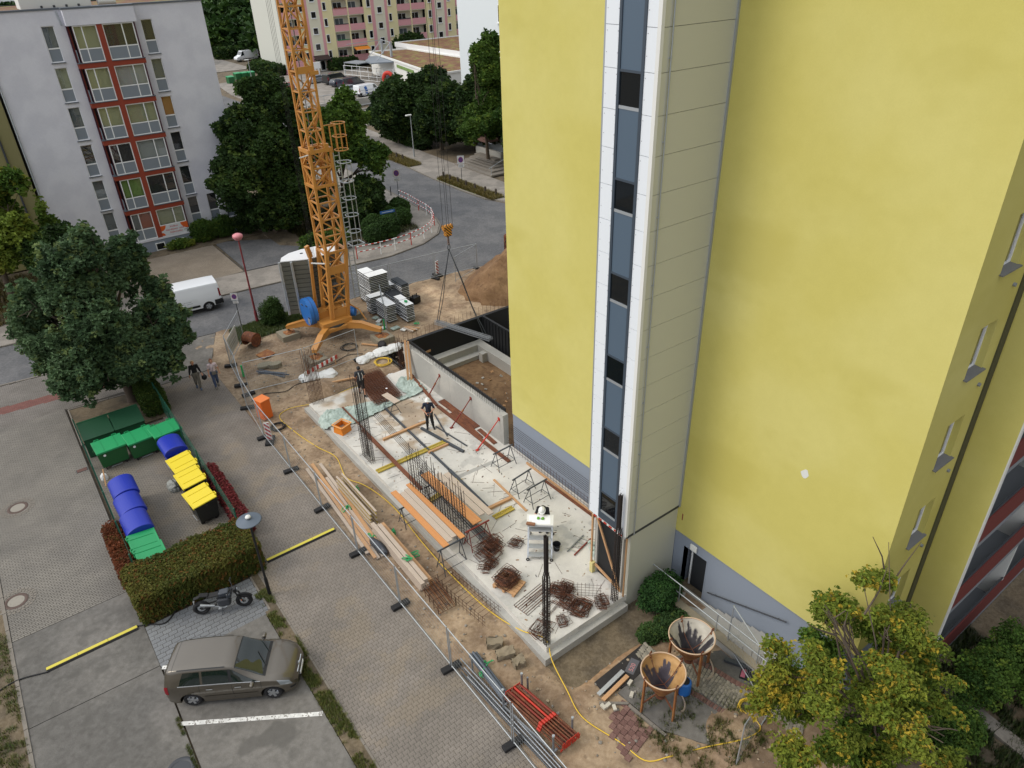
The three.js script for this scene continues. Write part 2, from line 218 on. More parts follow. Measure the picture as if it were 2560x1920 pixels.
function paving(name, bed, geo, x0, x1, z0, z1, px, pz, off, palette, o = {}) {   // bed polygon, stones on a pitch inside x0..x1, z0..z1
  const par = flat(name, bed, -0.118, -0.008, M.joint), L = [];
  for (let j = 0, z = z0 + pz / 2; z < z1; z += pz, j++) for (let xc = x0 + px / 2 - (j % 2 ? off : 0); xc < x1 + px / 2; xc += px) { const le = Math.max(x0, xc - px / 2), re = Math.min(x1, xc + px / 2), sx = (re - le) / px, x = (le + re) / 2; if (sx < 0.15) continue;
    if (o.keep && !o.keep(x, z)) continue;
    const n = fbm(fr(x / 23 + 5), fr(z / 23 + 5), 23, 4, o.s || 1), c = col(palette[0]).lerp(col(palette[1]), clamp(n * 1.8 - 0.4)); c.multiplyScalar(rr(0.94, 1.06)); if (o.tint) o.tint(c, x, z);
    L.push([x, z, c, x * x + z * z, sx]);
  }
  L.sort((a, b) => a[3] - b[3]);
  const N = o.single || 0, mats = o.single ? [0.95, 1, 1.04].map((k) => new THREE.MeshStandardMaterial({ map: T_pav, roughness: 0.93, color: col(palette[0]).lerp(col(palette[1]), 0.5).multiplyScalar(k) })) : 0;
  L.slice(0, N).forEach(([x, z, , , sx]) => { const p = unit('paver', geo, mats[Math.floor(rnd() * 3)], par, V(x, -0.05 + rr(-0.002, 0.002), z)); p.rotation.y = rr(-0.01, 0.01) + (o.turn || 0); p.scale.x = sx; });
  const R = L.slice(N);
  if (R.length) stuff(inst('paver_field', geo, M.paver, R.map(([x, z, , , sx]) => mtx(x, -0.05 + rr(-0.002, 0.002), z, rr(-0.01, 0.01), V(sx, 1, 1))), R.map((r) => r[2]), par));
  return par;
}
const bone = boneGeo(0.196, 0.16, 0.046), brick = brickGeo(0.186, 0.086, 0.05), square = brickGeo(0.286, 0.187, 0.05);
const dusty = (c, x, z) => { const k = sst(0.52, 0.72, fbm(fr(x / 13 + 3), fr(z / 13 + 3), 13, 5, 31)); c.lerp(col(0xa8977c), k * 0.3); };
paving('driveway_paving', [[3.95, -4], [7.7, -4], [7.7, -45.9], [4.2, -46.4], [3.95, -41]], bone, 3.97, 7.69, -41, -4, 0.214, 0.157, 0.107, [0x857e76, 0x958d84], { single: 300, s: 3, tint: dusty });
paving('lane_paving', [[-4.35, -25.3], [-0.1, -25.3], [-0.05, -41.6], [-4.35, -42]], brick, -4.37, -0.1, -41.8, -25.32, 0.2, 0.1, 0.1, [0x85817a, 0x979289], { s: 5 });
paving('bin_yard_paving', [[0.02, -25.2], [4.3, -25.2], [4.3, -37.3], [0.02, -37.3]], brick, 0.06, 4.28, -37.2, -25.25, 0.2, 0.1, 0.1, [0x847f76, 0x968e82], { s: 7, tint: dusty });
paving('stall_paving', [[-0.36, -20.86], [3.6, -20.86], [3.6, -23.0], [-0.36, -23.0]], square, -0.35, 3.57, -22.98, -20.88, 0.3, 0.2, 0.15, [0x7d8084, 0x8c8f91], { single: 90, s: 9 });
paving('sidewalk_paving', [[-20, -41.98], [-0.06, -41.62], [0, -41.62], [4.1, -41.4], [4.1, eN(4.1) + 0.16], [-20, eN(-20) + 0.16]], brick, -16, 4.1, -47.4, -41.5, 0.2, 0.1, 0.1, [0x827d76, 0x928c85], { s: 11, keep: (x, z) => z > eN(x) + 0.25 && z < -41.75 + 0.02 * x, tint: (c, x, z) => { const k = z - (-44.02 + 0.1 * x + 0.02); if (k > 0 && k < 0.85) c.set(0x8d5f57).multiplyScalar(rr(0.9, 1.1)); } });
flat('driveway_apron', [[4.3, -41.1], [7.66, -41.1], [9.4, -45.75], [4.3, -46.3]], -0.1, -0.001, M.asphaltOld);
paving('bay_paving', [[5.5, -55.2], [14.78, -55.1], [14.6, -62.8], [5.5, -63.4]], brick, 5.6, 14.6, -63.2, -55.2, 0.2, 0.1, 0.1, [0x968a7a, 0xa69a8a], { s: 13 });
// car parking: worn concrete
flat('parking_lane', [[-4.4, -2], [-0.47, -2], [-0.36, -20.86], [-4.4, -20.97]], -0.1, -0.002, M.asphaltOld); flat('parking_lane', [[-4.4, -21.0], [-0.36, -20.89], [-0.37, -23], [-0.12, -25.28], [-4.4, -25.28]], -0.1, -0.002, M.asphaltOld);
flat('parking_stalls', [[-0.44, -2], [3.4, -2], [3.4, -20.84], [-0.3, -20.84]], -0.1, -0.004, M.asphaltOld);
flat('planting_strip', [[3.42, -2], [3.93, -2], [3.93, -24.8], [3.62, -24.8], [3.62, -20.9], [3.42, -20.9]], -0.1, 0.008, M.soil);
flat('lawn_left', [[-14, -2], [-4.42, -2], [-4.42, -42], [-14, -42]], -0.1, 0.006, M.soil);
kerbRun('kerb_lane', [[-4.44, -12], [-4.44, -41]], 0.12, 0.03);
kerbRun('kerb_drive', [[3.93, -4], [3.93, -24.6]], 0.07, 0.02);
kerbRun('kerb_stall', [[3.6, -20.9], [3.6, -23]], 0.07, 0.02);
kerbRun('kerb_yard', [[0.02, -37.3], [0.05, -41.55], [4.1, -41.2]], 0.08, 0.03);
flat('yard_bed', [[0.1, -37.4], [4.2, -37.4], [4.2, -41.1], [0.1, -41.45]], -0.1, 0.01, M.soil);
{ // paint
  mat('linePaint', 0xffffff, 0.8, { map: mottled(256, 1, 0xc9c9c5, 0xdcdcd8, 8, 4, 14, 8, (c, u, v) => mixc(c, [134, 130, 124], sst(0.62, 0.66, fbm(u, v, 20, 4, 2)))) });
  const dir = V(3.8, 0, 2.52).normalize(), nrm = V(-dir.z, 0, dir.x).multiplyScalar(0.075);
  const stripe = (a, l) => { const b = [a[0] + dir.x * l, a[1] + dir.z * l]; flat('parking_marking', [[a[0] - nrm.x, a[1] - nrm.z], [b[0] - nrm.x, b[1] - nrm.z], [b[0] + nrm.x, b[1] + nrm.z], [a[0] + nrm.x, a[1] + nrm.z]], -0.003, 0.001, M.linePaint); };
  stripe([-0.4, -18.12], 4.5); stripe([-0.32, -20.75], 4.4); stripe([-0.42, -15.5], 4.5);
}
// manholes and a drain
for (const [x, z, lab] of [[-4.0, -27.47, 'round manhole cover in a cobbled ring nearest the parked car'], [-3.24, -33.83, 'round manhole cover in the lane beside the blue bins'], [-0.85, -16.55, 'dark round manhole cover at the bottom edge beside the stalls']]) {
  const t = thing('manhole', lab, 'manhole', [x, 0, z]);
  new G().lathe([[0.3, -0.05], [0.3, 0.008], [0.42, 0.008], [0.43, -0.05]], 24, 0, 0, 0).mesh('frame_ring', x < -1 ? M.manRing : M.darkgrey, t); M.redbrown.color.set(0x6d5149);
  const c = new G().cyl(V(0, -0.05, 0), V(0, 0.006, 0), 0.29, 0.29, 24); if (x < -1) for (let i = 0; i < 6; i++) c.box(0.03, 0.006, 0.1, Math.cos(i) * 0.2, 0.007, Math.sin(i) * 0.2, i); c.mesh('cover', x < -1 ? M.manCover : M.darkgrey, t);
  if (x < -1) for (let i = 0; i < 26; i++) { const a = i / 26 * 6.283, q = rr(0.52, 0.54); bx('cobble', M.kerb, t, 0.1, 0.06, 0.1, Math.cos(a) * q, -0.016, Math.sin(a) * q, -a); const b = a + 0.1; bx('cobble', M.kerb, t, 0.1, 0.06, 0.1, Math.cos(b) * 0.65, -0.018, Math.sin(b) * 0.65, -b); }
}
{ const t = thing('drain_grate', 'dark rectangular drain grate beside the green bin fence', 'drain', [-0.38, 0, -35.05]); bx('drain_frame', M.darkgrey, t, 0.5, 0.03, 0.3, 0, -0.009, 0); for (let i = 0; i < 6; i++) bx('grate_bar', M.redbrown, t, 0.44, 0.012, 0.03, 0, 0.01, -0.11 + i * 0.044); }
// ---- the building site: trodden sand, the excavation
const hills = [[9.5, -37.3, 1.25, 0.5], [11.9, -34.6, 1.2, 0.16], [13.3, -6.6, 1.6, 0.3], [11.0, -7.2, 1.3, 0.2], [12.4, -34.4, 2, 0.1]];
function siteY(x, z) {
  let y = -0.03 + (fbm(fr(x / 16 + 2), fr(z / 16 + 4), 16, 5, 71) - 0.5) * 0.16 + (fbm(fr(x / 8), fr(z / 8), 40, 3, 5) - 0.5) * 0.05;
  for (const [a, b, r, h] of hills) { const d = Math.hypot(x - a, z - b) / r; if (d < 1) y += h * (1 - d * d) * (1 - d * d) * (0.85 + 0.3 * fbm(fr(x / 4), fr(z / 4), 12, 3, 8)); }
  y -= 0.34 * sst(-0.5, 0.5, x - 10.4) * sst(1.2, 0.4, x - 14.2) * sst(0.4, -0.3, -12.9 - z) * sst(-0.3, 0.6, -11.3 - z);      // dug out in front of the slab
  y -= 0.25 * Math.exp(-Math.pow((z + 33.6) / 0.45, 2)) * sst(10.2, 11.4, x) * sst(15.4, 14.4, x);                              // trench behind the slab
  y -= 0.1 * Math.exp(-Math.pow((x - 7.75) / 0.5, 2)) * 0;
  return y;
}
{
  const nx = 170, nz = 260, P = [], C = [], I = [], x0 = 7.68, x1 = 36, white = col(0xfff6ea);
  for (let i = 0; i <= nx; i++) for (let j = 0; j <= nz; j++) {
    const x = lerp(x0, x1, Math.pow(i / nx, 1.35)), z = lerp(eN(x) + (x > 9.4 ? 0.12 : 0.5), -3.5, j / nz), y = siteY(x, z);
    P.push(x, y, z);
    const c = new THREE.Color(1, 1, 1), n = fbm(fr(x / 12 + 1), fr(z / 12 + 1), 12, 5, 17), grey = sst(-34, -37, z) * sst(19.5, 17.5, x), pale = sst(20, 23, x) * sst(-36, -38.5, z) * sst(27, 24.5, x + n * 2);
    c.lerp(new THREE.Color(0.86, 0.9, 0.95), grey * 0.75); c.lerp(new THREE.Color(1.5, 1.5, 1.5), pale * sst(0.35, 0.65, n)); c.multiplyScalar(0.8 + 0.45 * n);
    const wet = sst(10.2, 11, x) * sst(14.6, 13.8, x) * sst(-13, -12.6, z) * sst(-10.9, -11.4, z); c.lerp(new THREE.Color(1.05, 0.84, 0.62), wet * 0.8);
    C.push(c.r, c.g, c.b);
  }
  const inPit = (x, z) => x > 16.42 && z > -36.5;
  for (let i = 0; i < nx; i++) for (let j = 0; j < nz; j++) {
    const k = i * (nz + 1) + j, X = P[(k + nz + 1) * 3], Z = P[k * 3 + 2]; if (inPit(X, Z + 0.1)) continue;
    I.push(k, k + 1, k + nz + 1, k + nz + 1, k + 1, k + nz + 2);
  }
  const g = new THREE.BufferGeometry(); g.setAttribute('position', new THREE.Float32BufferAttribute(P, 3)); g.setAttribute('color', new THREE.Float32BufferAttribute(C, 3)); g.setIndex(I); g.computeVertexNormals(); boxUV(g);
  const o = shadow(new THREE.Mesh(g, M.sand)); o.name = 'site_ground'; scene.add(struct(o));
}
{ // loose stones strewn on the site
  const geo = boxUV(new THREE.DodecahedronGeometry(0.5, 0)), L = [], C = [];
  for (let i = 0; i < 2600; i++) {
    let x, z; const k = i % 4;
    if (k < 2) { x = rr(9.4, 18.5); z = rr(-44, -33.4); } else if (k === 2) { x = rr(9.3, 15); z = rr(-12.5, -4); } else { x = rr(7.9, 10.1); z = rr(-33, -12); }
    if (x > 10 && z > -33 && z < -12.7) continue; const s = Math.pow(rnd(), 3) * 0.11 + 0.02; L.push(mtx(x, siteY(x, z) + s * 0.2, z, rr(0, 6), V(s, s * 0.6, s * rr(0.7, 1.2)), rr(-0.4, 0.4))); C.push(col(rnd() < 0.5 ? 0x9a8a74 : 0x8a857c).multiplyScalar(rr(0.7, 1.2)));
  }
  mat('stone', 0xffffff, 0.95); const o = stuff(inst('gravel', geo, M.stone, L, C)); Object.assign(o.userData, { label: 'small stones and clods strewn over the site sand', category: 'gravel' });
}
// ---- concrete slab with its foundation lip
{
  const t = thing('foundation_slab', 'long pale concrete floor slab with stepped foundation edge', 'slab', [0, 0, 0]);
  new G().slab(10.42, 16.56, -0.4, 0.45, -32.85, -12.85).mesh('floor_slab', M.slab, t);
  new G().slab(10.18, 10.42, -0.6, 0.2, -33.05, -12.62).slab(10.42, 14.1, -0.6, 0.2, -12.85, -12.62).slab(10.42, 16.5, -0.6, 0.18, -33.05, -32.85).mesh('foundation_lip', M.concWall, t);
  new G().slab(10.6, 11.6, 0.451, 0.453, -24.0, -23.98).mesh('day_joint', M.concWall, t);
  flat; t.userData.kind = 'thing';
}
{ // retaining wall along the pit, with starter bars
  const t = thing('concrete_wall', 'freshly cast grey concrete wall on the far half of the slab', 'wall', [16.3, 0.45, -28]);
  new G().slab(0, 0.3, 0, 1.68, -4.75, 4.75).mesh('cast_wall', M.concWall, t);
  new G().slab(0.3, 0.36, -0.2, 1.85, -4.7, 4.5).mesh('membrane_sheet', M.membrane, t);
  for (let i = 0; i < 60; i++) { const z = -4.6 + i * 0.152; wireM('starter_bar', M.rebarDark, t, V(0.08, 1.6, z), V(0.08 + rr(-0.02, 0.02), 2.05 + rr(-0.06, 0.06), z + rr(-0.02, 0.02)), 0.008); wireM('starter_bar', M.rebarDark, t, V(0.24, 1.6, z + 0.05), V(0.24, 2.05 + rr(-0.06, 0.06), z + 0.05), 0.008); }
  for (let i = 0; i < 5; i++) bx('shutter_seam', M.concWall, t, 0.004, 1.66, 0.02, -0.001, 0.84, -3.9 + i * 1.95);
}
{ // excavated pit behind the wall
  const t = thing('excavation_pit', 'deep pit lined with black membrane behind the grey wall', 'pit', [21, -2.2, -30]);
  new G().slab(-4.5, 6, -0.3, 0, -6.5, 7.3).mesh('pit_floor', M.soil, t); t.children[0].material = new THREE.MeshStandardMaterial({ map: T.sand, roughness: 1, color: 0xc8b8a4 });
  new G().slab(-4.4, 6, 0, 2.3, -6.5, -6.25).slab(3.05, 3.2, 0, 2.35, -6.25, 7.3).slab(-4.4, -4.3, 0, 2.2, -6.25, 7.3).mesh('membrane_lining', M.membrane, t);
  for (let i = 0; i < 24; i++) bx('lining_rib', M.membrane, t, 0.05, 2.3, 0.04, 3.03, 1.15, -6.1 + i * 0.35);
  const c = new G().slab(-3.9, 2.75, 0, 0.75, -6.2, -5.6).slab(2.15, 2.75, 0, 0.75, -5.6, 7.3).slab(1.75, 2.15, 0, 0.62, -4.9, -4.5); c.mesh('footing_wall', M.concWall, t);
  new G().slab(-3.9, 2.15, 0, 0.28, -5.6, -5.1).mesh('footing_step', M.concWall, t);
  for (let i = 0; i < 40; i++) wireM('starter_bar', M.rebar, t, V(-4.0 + rr(-0.05, 0.05), 0, -6 + i * 0.33), V(-4.0, 2.1 + rr(-0.1, 0.2), -6 + i * 0.33), 0.009);
  for (let i = 0; i < 30; i++) wireM('starter_bar', M.rebar, t, V(-3.6 + i * 0.32, 2.2, -6.7), V(-3.6 + i * 0.32, 2.75 + rr(-0.05, 0.1), -6.7), 0.009);
  barM('shutter_board', M.woodTan, t, V(-3.4, 1.2, -5.9), V(-1.1, 1.25, -6.15), 0.04, 0.14); barM('shutter_board', M.woodTan, t, V(2.9, 1.0, -2.5), V(2.95, 1.0, 1.5), 0.04, 0.14);
  for (let i = 0; i < 60; i++) { const s = rr(0.03, 0.13); unit('rubble', UBOX, i % 3 ? M.concWall : M.woodTan, t, V(rr(-2.5, 1.8), s / 3, rr(-4.5, 5)), new THREE.Quaternion().setFromEuler(new THREE.Euler(rnd(), rnd() * 6, rnd())), V(s, s * 0.5, s * 1.5)); }
}
// ---------------------------------------------------------------- buildings
const wallX = (pts, d, X, holes) => { const g = wallGeo(pts, d, holes); g.rotateY(-Math.PI / 2); g.translate(X + d, 0, 0); return g; };      // [z,y] outline, thickness d inwards (+x) from X
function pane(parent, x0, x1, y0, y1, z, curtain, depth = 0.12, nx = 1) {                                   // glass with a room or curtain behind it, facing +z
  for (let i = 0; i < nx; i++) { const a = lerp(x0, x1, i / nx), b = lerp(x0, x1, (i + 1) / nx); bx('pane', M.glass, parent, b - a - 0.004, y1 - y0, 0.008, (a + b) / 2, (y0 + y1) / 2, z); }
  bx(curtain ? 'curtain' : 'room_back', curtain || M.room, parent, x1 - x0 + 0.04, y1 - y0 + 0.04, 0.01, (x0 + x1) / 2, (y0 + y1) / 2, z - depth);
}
{ // ---- yellow block with the blank gable
  const t = thing('yellow_apartment_block', 'tall yellow rendered apartment block with a blank gable wall', 'building', [0, 0, 0]);
  const H = 30, zf = -22.9, zn = -5.65, wins = [17.12, 14.35, 11.59, 8.82, 6.03, 3.27, 19.9];
  new G().put(wallX(rectP(zf, zn - 0.3, 2.33, H), 0.3, 16.6)).slab(16.91, 46, 2.33, H, zf, zf + 0.3).mesh('gable_wall', M.yellow, t);
  new G().put(wallX([[zf, -2.4], [-12.36, -2.4], [-12.36, 1.84], [-11.3, 1.84], [-11.3, -0.1], [-11.3, -2.4], [zn - 0.3, -2.4], [zn - 0.3, 2.325], [zf, 2.325]], 0.27, 16.63)).mesh('plinth_wall', M.greyBase, t);
  const holes = wins.map((y) => rectP(17.79, 18.68, y + 0.02, y + 1.42));
  const f = wallGeo(rectP(16.6, 19.7, 2.33, H), 0.3, holes); f.translate(0, 0, zn - 0.3);
  new G().put(f).slab(19.7, 46, 2.33, H, zn - 0.3, zn - 0.02).mesh('side_wall', M.yellow, t);
  new G().slab(16.63, 46, -2.4, 2.325, zn - 0.3, zn - 0.03).mesh('side_plinth', M.greyBase, t);
  new G().slab(16.6, 46, H, H + 0.2, zf, zn).mesh('roof_slab', M.grey, t);
  new G().slab(16.59, 16.6, 2.3, 2.34, zf, -14.6).slab(16.59, 16.6, 2.3, 2.34, -12.7, zn).mesh('plinth_edge', M.grey, t);
  for (const y of wins) {
    const w = new THREE.Group(); w.name = 'window'; t.add(w); const x0 = 17.79, x1 = 18.68, z = zn - 0.22;
    new G().slab(x0, x0 + 0.07, y + 0.02, y + 1.42, z, z + 0.05).slab(x1 - 0.07, x1, y + 0.02, y + 1.42, z, z + 0.05).slab(x0 + 0.07, x1 - 0.07, y + 0.02, y + 0.1, z, z + 0.05).slab(x0 + 0.07, x1 - 0.07, y + 1.34, y + 1.42, z, z + 0.05).mesh('window_frame', M.white, w);
    pane(w, x0 + 0.07, x1 - 0.07, y + 0.1, y + 1.34, z + 0.02, null);
    bx('sill', M.sillGrey || mat('sillGrey', 0x6f7072, 0.6), w, 1.0, 0.03, 0.3, 18.235, y + 0.04, zn - 0.06, 0, 0.12);
    new G().cyl(V(18.85, y - 0.5, zn), V(18.85, y - 0.5, zn + 0.06), 0.05, 0.05, 10).mesh('vent_cap', M.grey, t);
  }
  // balconies stand out from the long side
  new G().slab(19.28, 19.6, 2.3, H, zn - 0.02, zn + 0.04).mesh('rain_pipe', mat('oliveTrim', 0x4b4a33, 0.8), t);
  new G().slab(19.75, 19.9, -0.1, H, zn - 0.02, -4.62).mesh('balcony_side_wall', M.yellow, t);
  new G().slab(19.745, 19.905, -0.1, H, -4.62, -4.58).mesh('edge_trim', M.whitePaint, t);
  for (let k = 0; k < 10; k++) {
    const y = 0.1 + k * 2.77, b = new THREE.Group(); b.name = 'balcony'; t.add(b);
    new G().slab(19.91, 30, y - 0.18, y, zn, -4.6).mesh('balcony_floor', M.grey, b); new G().slab(19.91, 30, y + 0.02, y + 0.85, -4.68, -4.6).mesh('parapet', M.balconyRed || mat('balconyRed', 0x6e2f2a, 0.8), b);
    new G().bar(V(19.91, y + 0.98, -4.64), V(30, y + 0.98, -4.64), 0.05).mesh('handrail', M.darkgrey, b); new G().slab(19.92, 30, y, y + 2.58, zn, zn + 0.01).mesh('balcony_back', M.room, b); new G().slab(20.4, 22.2, y + 0.1, y + 2.2, zn + 0.01, zn + 0.03).mesh('balcony_window', M.glassDark, b); new G().slab(24.9, 25, y, y + 2.6, zn, -4.62).mesh('divider', M.whitePaint, b);
  }
  // basement door
  const d = new THREE.Group(); d.name = 'door'; t.add(d);
  new G().slab(16.62, 17.4, -0.12, 1.84, -12.4, -12.36).slab(16.62, 17.4, -0.12, 1.84, -11.3, -11.26).slab(16.62, 17.4, 1.84, 1.88, -12.4, -11.26).slab(17.4, 17.45, -0.12, 1.9, -12.4, -11.26).mesh('door_niche', M.greyBase, d);
  new G().slab(16.9, 16.95, -0.1, 1.84, -12.1, -11.32).mesh('door_leaf', M.room, d); new G().slab(16.86, 16.92, -0.1, 1.84, -12.16, -12.1).mesh('door_post', M.white, d); new G().rbox(0.07, 0.26, 0.3, 0.02, 16.58, 2.06, -11.9).mesh('wall_lamp', M.offwhite, d);
  const s = new THREE.Shape(); for (let i = 0; i < 12; i++) { const a = i / 12 * 6.283, r = 0.15 * (0.8 + 0.5 * hash(i, 3)); i ? s.lineTo(Math.cos(a) * r * 0.8, Math.sin(a) * r) : s.moveTo(Math.cos(a) * r * 0.8, Math.sin(a) * r); }
  const pg = new THREE.ExtrudeGeometry(s, { depth: 0.006, bevelEnabled: false }); pg.rotateY(-Math.PI / 2); pg.translate(16.6, 7.6, -8.45); new G().put(pg).mesh('plaster_patch', M.offwhite, t);
}
{ // ---- lift tower on the gable
  const t = thing('lift_tower', 'slender panelled lift tower with a dark window strip on the gable', 'tower', [13.87, 0, -13.68]);
  const W0 = -0.92, W1 = 0.92, H = 26, D = 2.73;
  new G().slab(0.05, D, 3.5, H, W0 + 0.04, W1 - 0.04).mesh('tower_core', M.darkgrey, t);
  for (let y = 3.56, k = 0; y < H; k++) {
    const y1 = k === 0 ? 3.56 + 0.985 : y + 0.985;
    for (const [a, b] of [[W0, -0.43], [0.48, W1]]) bx('front_panel', M.towerWhite, t, 0.06, y1 - y - 0.012, b - a - 0.006, 0.02, (y + y1) / 2, (a + b) / 2);
    bx('side_panel', M.towerBeige, t, D - 0.05, y1 - y - 0.012, 0.05, D / 2 + 0.02, (y + y1) / 2, W1 - 0.02); bx('side_panel', M.towerBeige, t, D - 0.05, y1 - y - 0.012, 0.05, D / 2 + 0.02, (y + y1) / 2, W0 + 0.02); y = y1;
  }
  new G().slab(-0.012, 0.09, 3.55, H, W1 + 0.003, W1 + 0.02).slab(-0.02, -0.011, 3.55, H, W1 - 0.1, W1 + 0.02).mesh('corner_trim', M.whitePaint, t);
  new G().slab(-0.012, 0.1, 3.55, H, W0 - 0.05, W0 - 0.004).slab(D - 0.06, D, 3.5, H, W1 + 0.006, W1 + 0.06).mesh('edge_profile', M.galv, t);
  new G().cyl(V(0.36, 3.5, W1 + 0.05), V(0.36, H, W1 + 0.05), 0.022).mesh('conduit', M.galv, t);
  for (let y = 5; y < H; y += 1.95) new G().box(0.07, 0.03, 0.06, 0.36, y, W1 + 0.035).mesh('conduit_clip', M.galv, t);
  const st = new THREE.Group(); st.name = 'window_strip'; t.add(st);
  new G().slab(-0.035, 0.03, 3.62, H, -0.43, -0.34).slab(-0.035, 0.03, 3.62, H, 0.39, 0.48).slab(-0.035, 0.03, 3.62, 3.9, -0.34, 0.39).mesh('strip_frame', M.frameDark, st);
  for (let k = 0; k < 9; k++) { const b = 3.95 + k * 2.7, tp = b + 0.86; if (tp > H) break; const w = new G().slab(0.0, 0.012, b + 0.03, tp - 0.03, -0.34, 0.39); w.mesh('window_glass', M.glassDark, st); new G().slab(-0.02, 0.03, b - 0.05, b + 0.03, -0.34, 0.39).mesh('window_sill', M.galv, st); new G().slab(-0.03, 0.03, tp - 0.03, tp + 0.03, -0.34, 0.39).mesh('transom', M.frameDark, st); new G().slab(-0.008, 0.03, tp + 0.03, b + 2.65, -0.34, 0.39).mesh('spandrel_panel', M.panelBlue, st); }
  const fp = []; for (let y = 3.9; y < 20; y += 0.493) for (const z of [W0 + 0.06, -0.47, 0.53, W1 - 0.06]) fp.push(mtx(-0.012, y, z)); stuff(inst('rivet', boxUV(new THREE.CylinderGeometry(0.012, 0.012, 0.006, 6).rotateZ(Math.PI / 2)), M.grey, fp, null, t));
  // base below the cladding
  new G().slab(0.33, D, -0.6, 3.4, W0 + 0.08, W1 - 0.06).mesh('base_wall', M.towerBeige, t); new G().slab(0.1, D, 3.4, 3.53, W0, W1 - 0.03).mesh('insulation_edge', M.darkgrey, t);
  new G().slab(0.29, 0.33, 0.5, 3.1, W0 + 0.25, W1 - 0.45).mesh('shaft_board', M.membrane, t); new G().slab(0.24, 0.33, 0.45, 3.3, W0 + 0.1, W0 + 0.22).slab(0.24, 0.33, 0.45, 3.3, W1 - 0.42, W1 - 0.3).mesh('shaft_post', M.concWall, t);
  new G().bar(V(0.18, 3.35, W0 + 0.2), V(0.2, 0.55, W1 - 0.3), 0.05, 0.08).bar(V(0.2, 0.9, W0 + 0.2), V(0.2, 0.6, W1 - 0.3), 0.05, 0.1).bar(V(0.16, 0.5, W1 - 0.08), V(0.16, 3.4, W1 - 0.08), 0.04, 0.06).bar(V(0.14, 0.5, W0 + 0.05), V(0.14, 3.5, W0 + 0.05), 0.05, 0.07).mesh('shutter_brace', M.woodTan, t);
  new G().bar(V(0.1, 3.44, W0 + 0.1), V(0.08, 3.4, W1 - 0.1), 0.05, 0.1).mesh('lower_ledge', M.offwhite, t); for (let i = 0; i < 6; i++) bx('sealing_tape', M.redPaint, t, 0.02, 0.06, 0.14, 0.05, 3.43, W0 + 0.25 + i * 0.26);
  new G().rbox(0.16, 0.5, 0.16, 0.01, 0.16, 0.72, W0 + 0.1).mesh('foam_block', M.curtainLime, t); t.children[t.children.length - 1].material = new THREE.MeshStandardMaterial({ color: 0xcbbf83, roughness: 0.9 });
  new G().rbox(0.34, 0.3, 0.04, 0.01, D + 0.15, 3.1, W1 + 0.14).mesh('bracket_plate', M.curtainRed, t); t.children[t.children.length - 1].position.z = 0.05;
}
